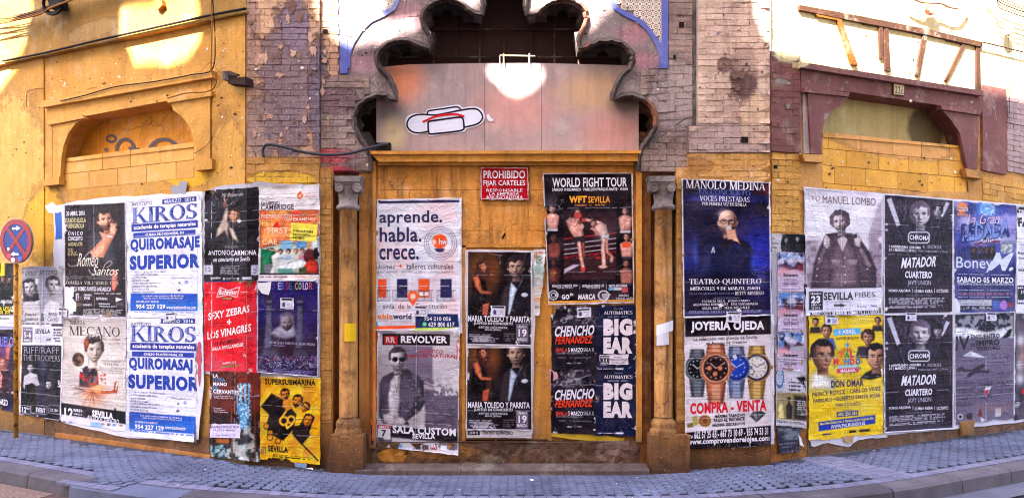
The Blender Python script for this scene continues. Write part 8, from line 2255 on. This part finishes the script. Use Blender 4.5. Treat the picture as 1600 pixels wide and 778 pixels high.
# wires on the right
for k in range(5):
    wire([(1536 + k * 6, -22 + k), (1560, -6 + k * 4), (1580, 4 + k * 4), (1610, 14 + k * 4), (1680, 30 + k * 5)], .005 + .001 * (k % 3), (M_blk, M_rust)[k % 2], ('highest', 'second', 'middle', 'fourth', 'lowest')[k] + ' wire of the tangle at the top corner of the maroon building', .1 + k * .012)
wire([(1534, 66), (1560, 72), (1600, 82), (1680, 100)], .009, M_rust, 'reddish wire continuing the brown bands towards the street corner', .05)  # the brown bands stand in for cast shadows
wire([(1565, 12), (1572, 30), (1576, 60), (1577, 110), (1577, 178)], .003, M_blk, 'thin vertical wire hanging beside the grey bricks', .06)
wire([(1570, 78), (1582, 92), (1604, 128)], .003, M_blk, 'thin slanting wire branching from the vertical one', .06)
wire([(1390, -4), (1420, 8), (1450, 14), (1480, 12)], .003, M_blk, 'thin drooping wire across the bright upper wall', .06)
M_pk = flat_mat((176, 112, 96), 'salmon_iron', .6)
cl2 = []
tube('cable_loop', smooth_line([P(1420, -6, .1), P(1440, 4, .1), P(1470, 6, .1), P(1484, 12, .1), P(1500, 12, .1), P(1512, -4, .1)]), .012, M_pk, label='salmon coloured cable loop at the top of the bright wall', cat='cable')
slab('hook_plate', [(1454, 8), (1466, 8), (1468, 16), (1462, 22), (1454, 21), (1451, 15)], .1, .05, M_pk, label='salmon coloured cable hook below the loop on the bright wall', cat='hook')
slab('hook_plate', [(1577, 36), (1584, 42), (1582, 54), (1574, 54)], .1, .05, M_pk, label='salmon coloured hook at the top of the grey brick corner', cat='hook')
# litter
def scrap(s_, t_, r_, c, label):
    V = [G(s_, t_, .012)] + [G(s_ + r_ * R.uniform(.5, 1) * cos(a), t_ + r_ * R.uniform(.5, 1) * sin(a), R.uniform(.003, .02)) for a in [k * pi / 3 for k in range(6)]]
    return mesh('paper_scrap', V, [(0, i + 1, (i + 1) % 6 + 1) for i in range(6)], flat_mat(c, None, .7), label=label, cat='litter')
def on_ground(x, y):
    t = EYE / ((y - HORY) / F); return (x - 800) / F * t, t
scrap(-2.02, .14, .045, (240, 232, 240), 'crumpled white paper on the paving below the yellow poster')
scrap(.19, .42, .025, (240, 236, 246), 'small white scrap on the paving before the threshold')
scrap(2.62, .12, .05, (70, 64, 90), 'dark crumpled bag on the paving under the jeweller poster')
scrap(4.05, .12, .02, (236, 230, 240), 'tiny white scrap under the yellow festival poster')

# crumbs, cigarette ends and grit lying on the paving
lt = [MB(), MB(), MB()]
for _ in range(260):
    s_ = R.uniform(-5.6, 5.6); t_ = R.uniform(.0, 1.0) ** (2 if R.random() < .6 else 1) * 1.02 + .01
    r_ = R.uniform(.003, .009)
    a0 = R.uniform(0, 3)
    V = [G(s_ + r_ * R.uniform(.5, 1.6) * cos(a0 + k * pi / 2.5), t_ + r_ * R.uniform(.5, 1.2) * sin(a0 + k * pi / 2.5), .005) for k in range(5)] + [G(s_, t_, .008 + r_ * .5)]
    lt[R.choice((0, 1, 1, 2))].add(V, [(k, (k + 1) % 5, 5) for k in range(5)])
lt[0].build('litter', flat_mat((226, 216, 206), 'pale_litter', .8), kind='stuff')
lt[1].build('grit', flat_mat((70, 60, 60), 'dark_grit', .9), kind='stuff')
lt[2].build('crumbs', flat_mat((130, 92, 56), 'brown_crumb', .9), kind='stuff')
slab('nail_hole', [(784, 372), (787, 365), (790, 363), (789, 368), (786, 374)], -.055, .002, M_dark, portal)
for o_ in portal.children:
    if o_.name.startswith('nail_hole'): o_.matrix_parent_inverse = Matrix.Translation(-portal.location)
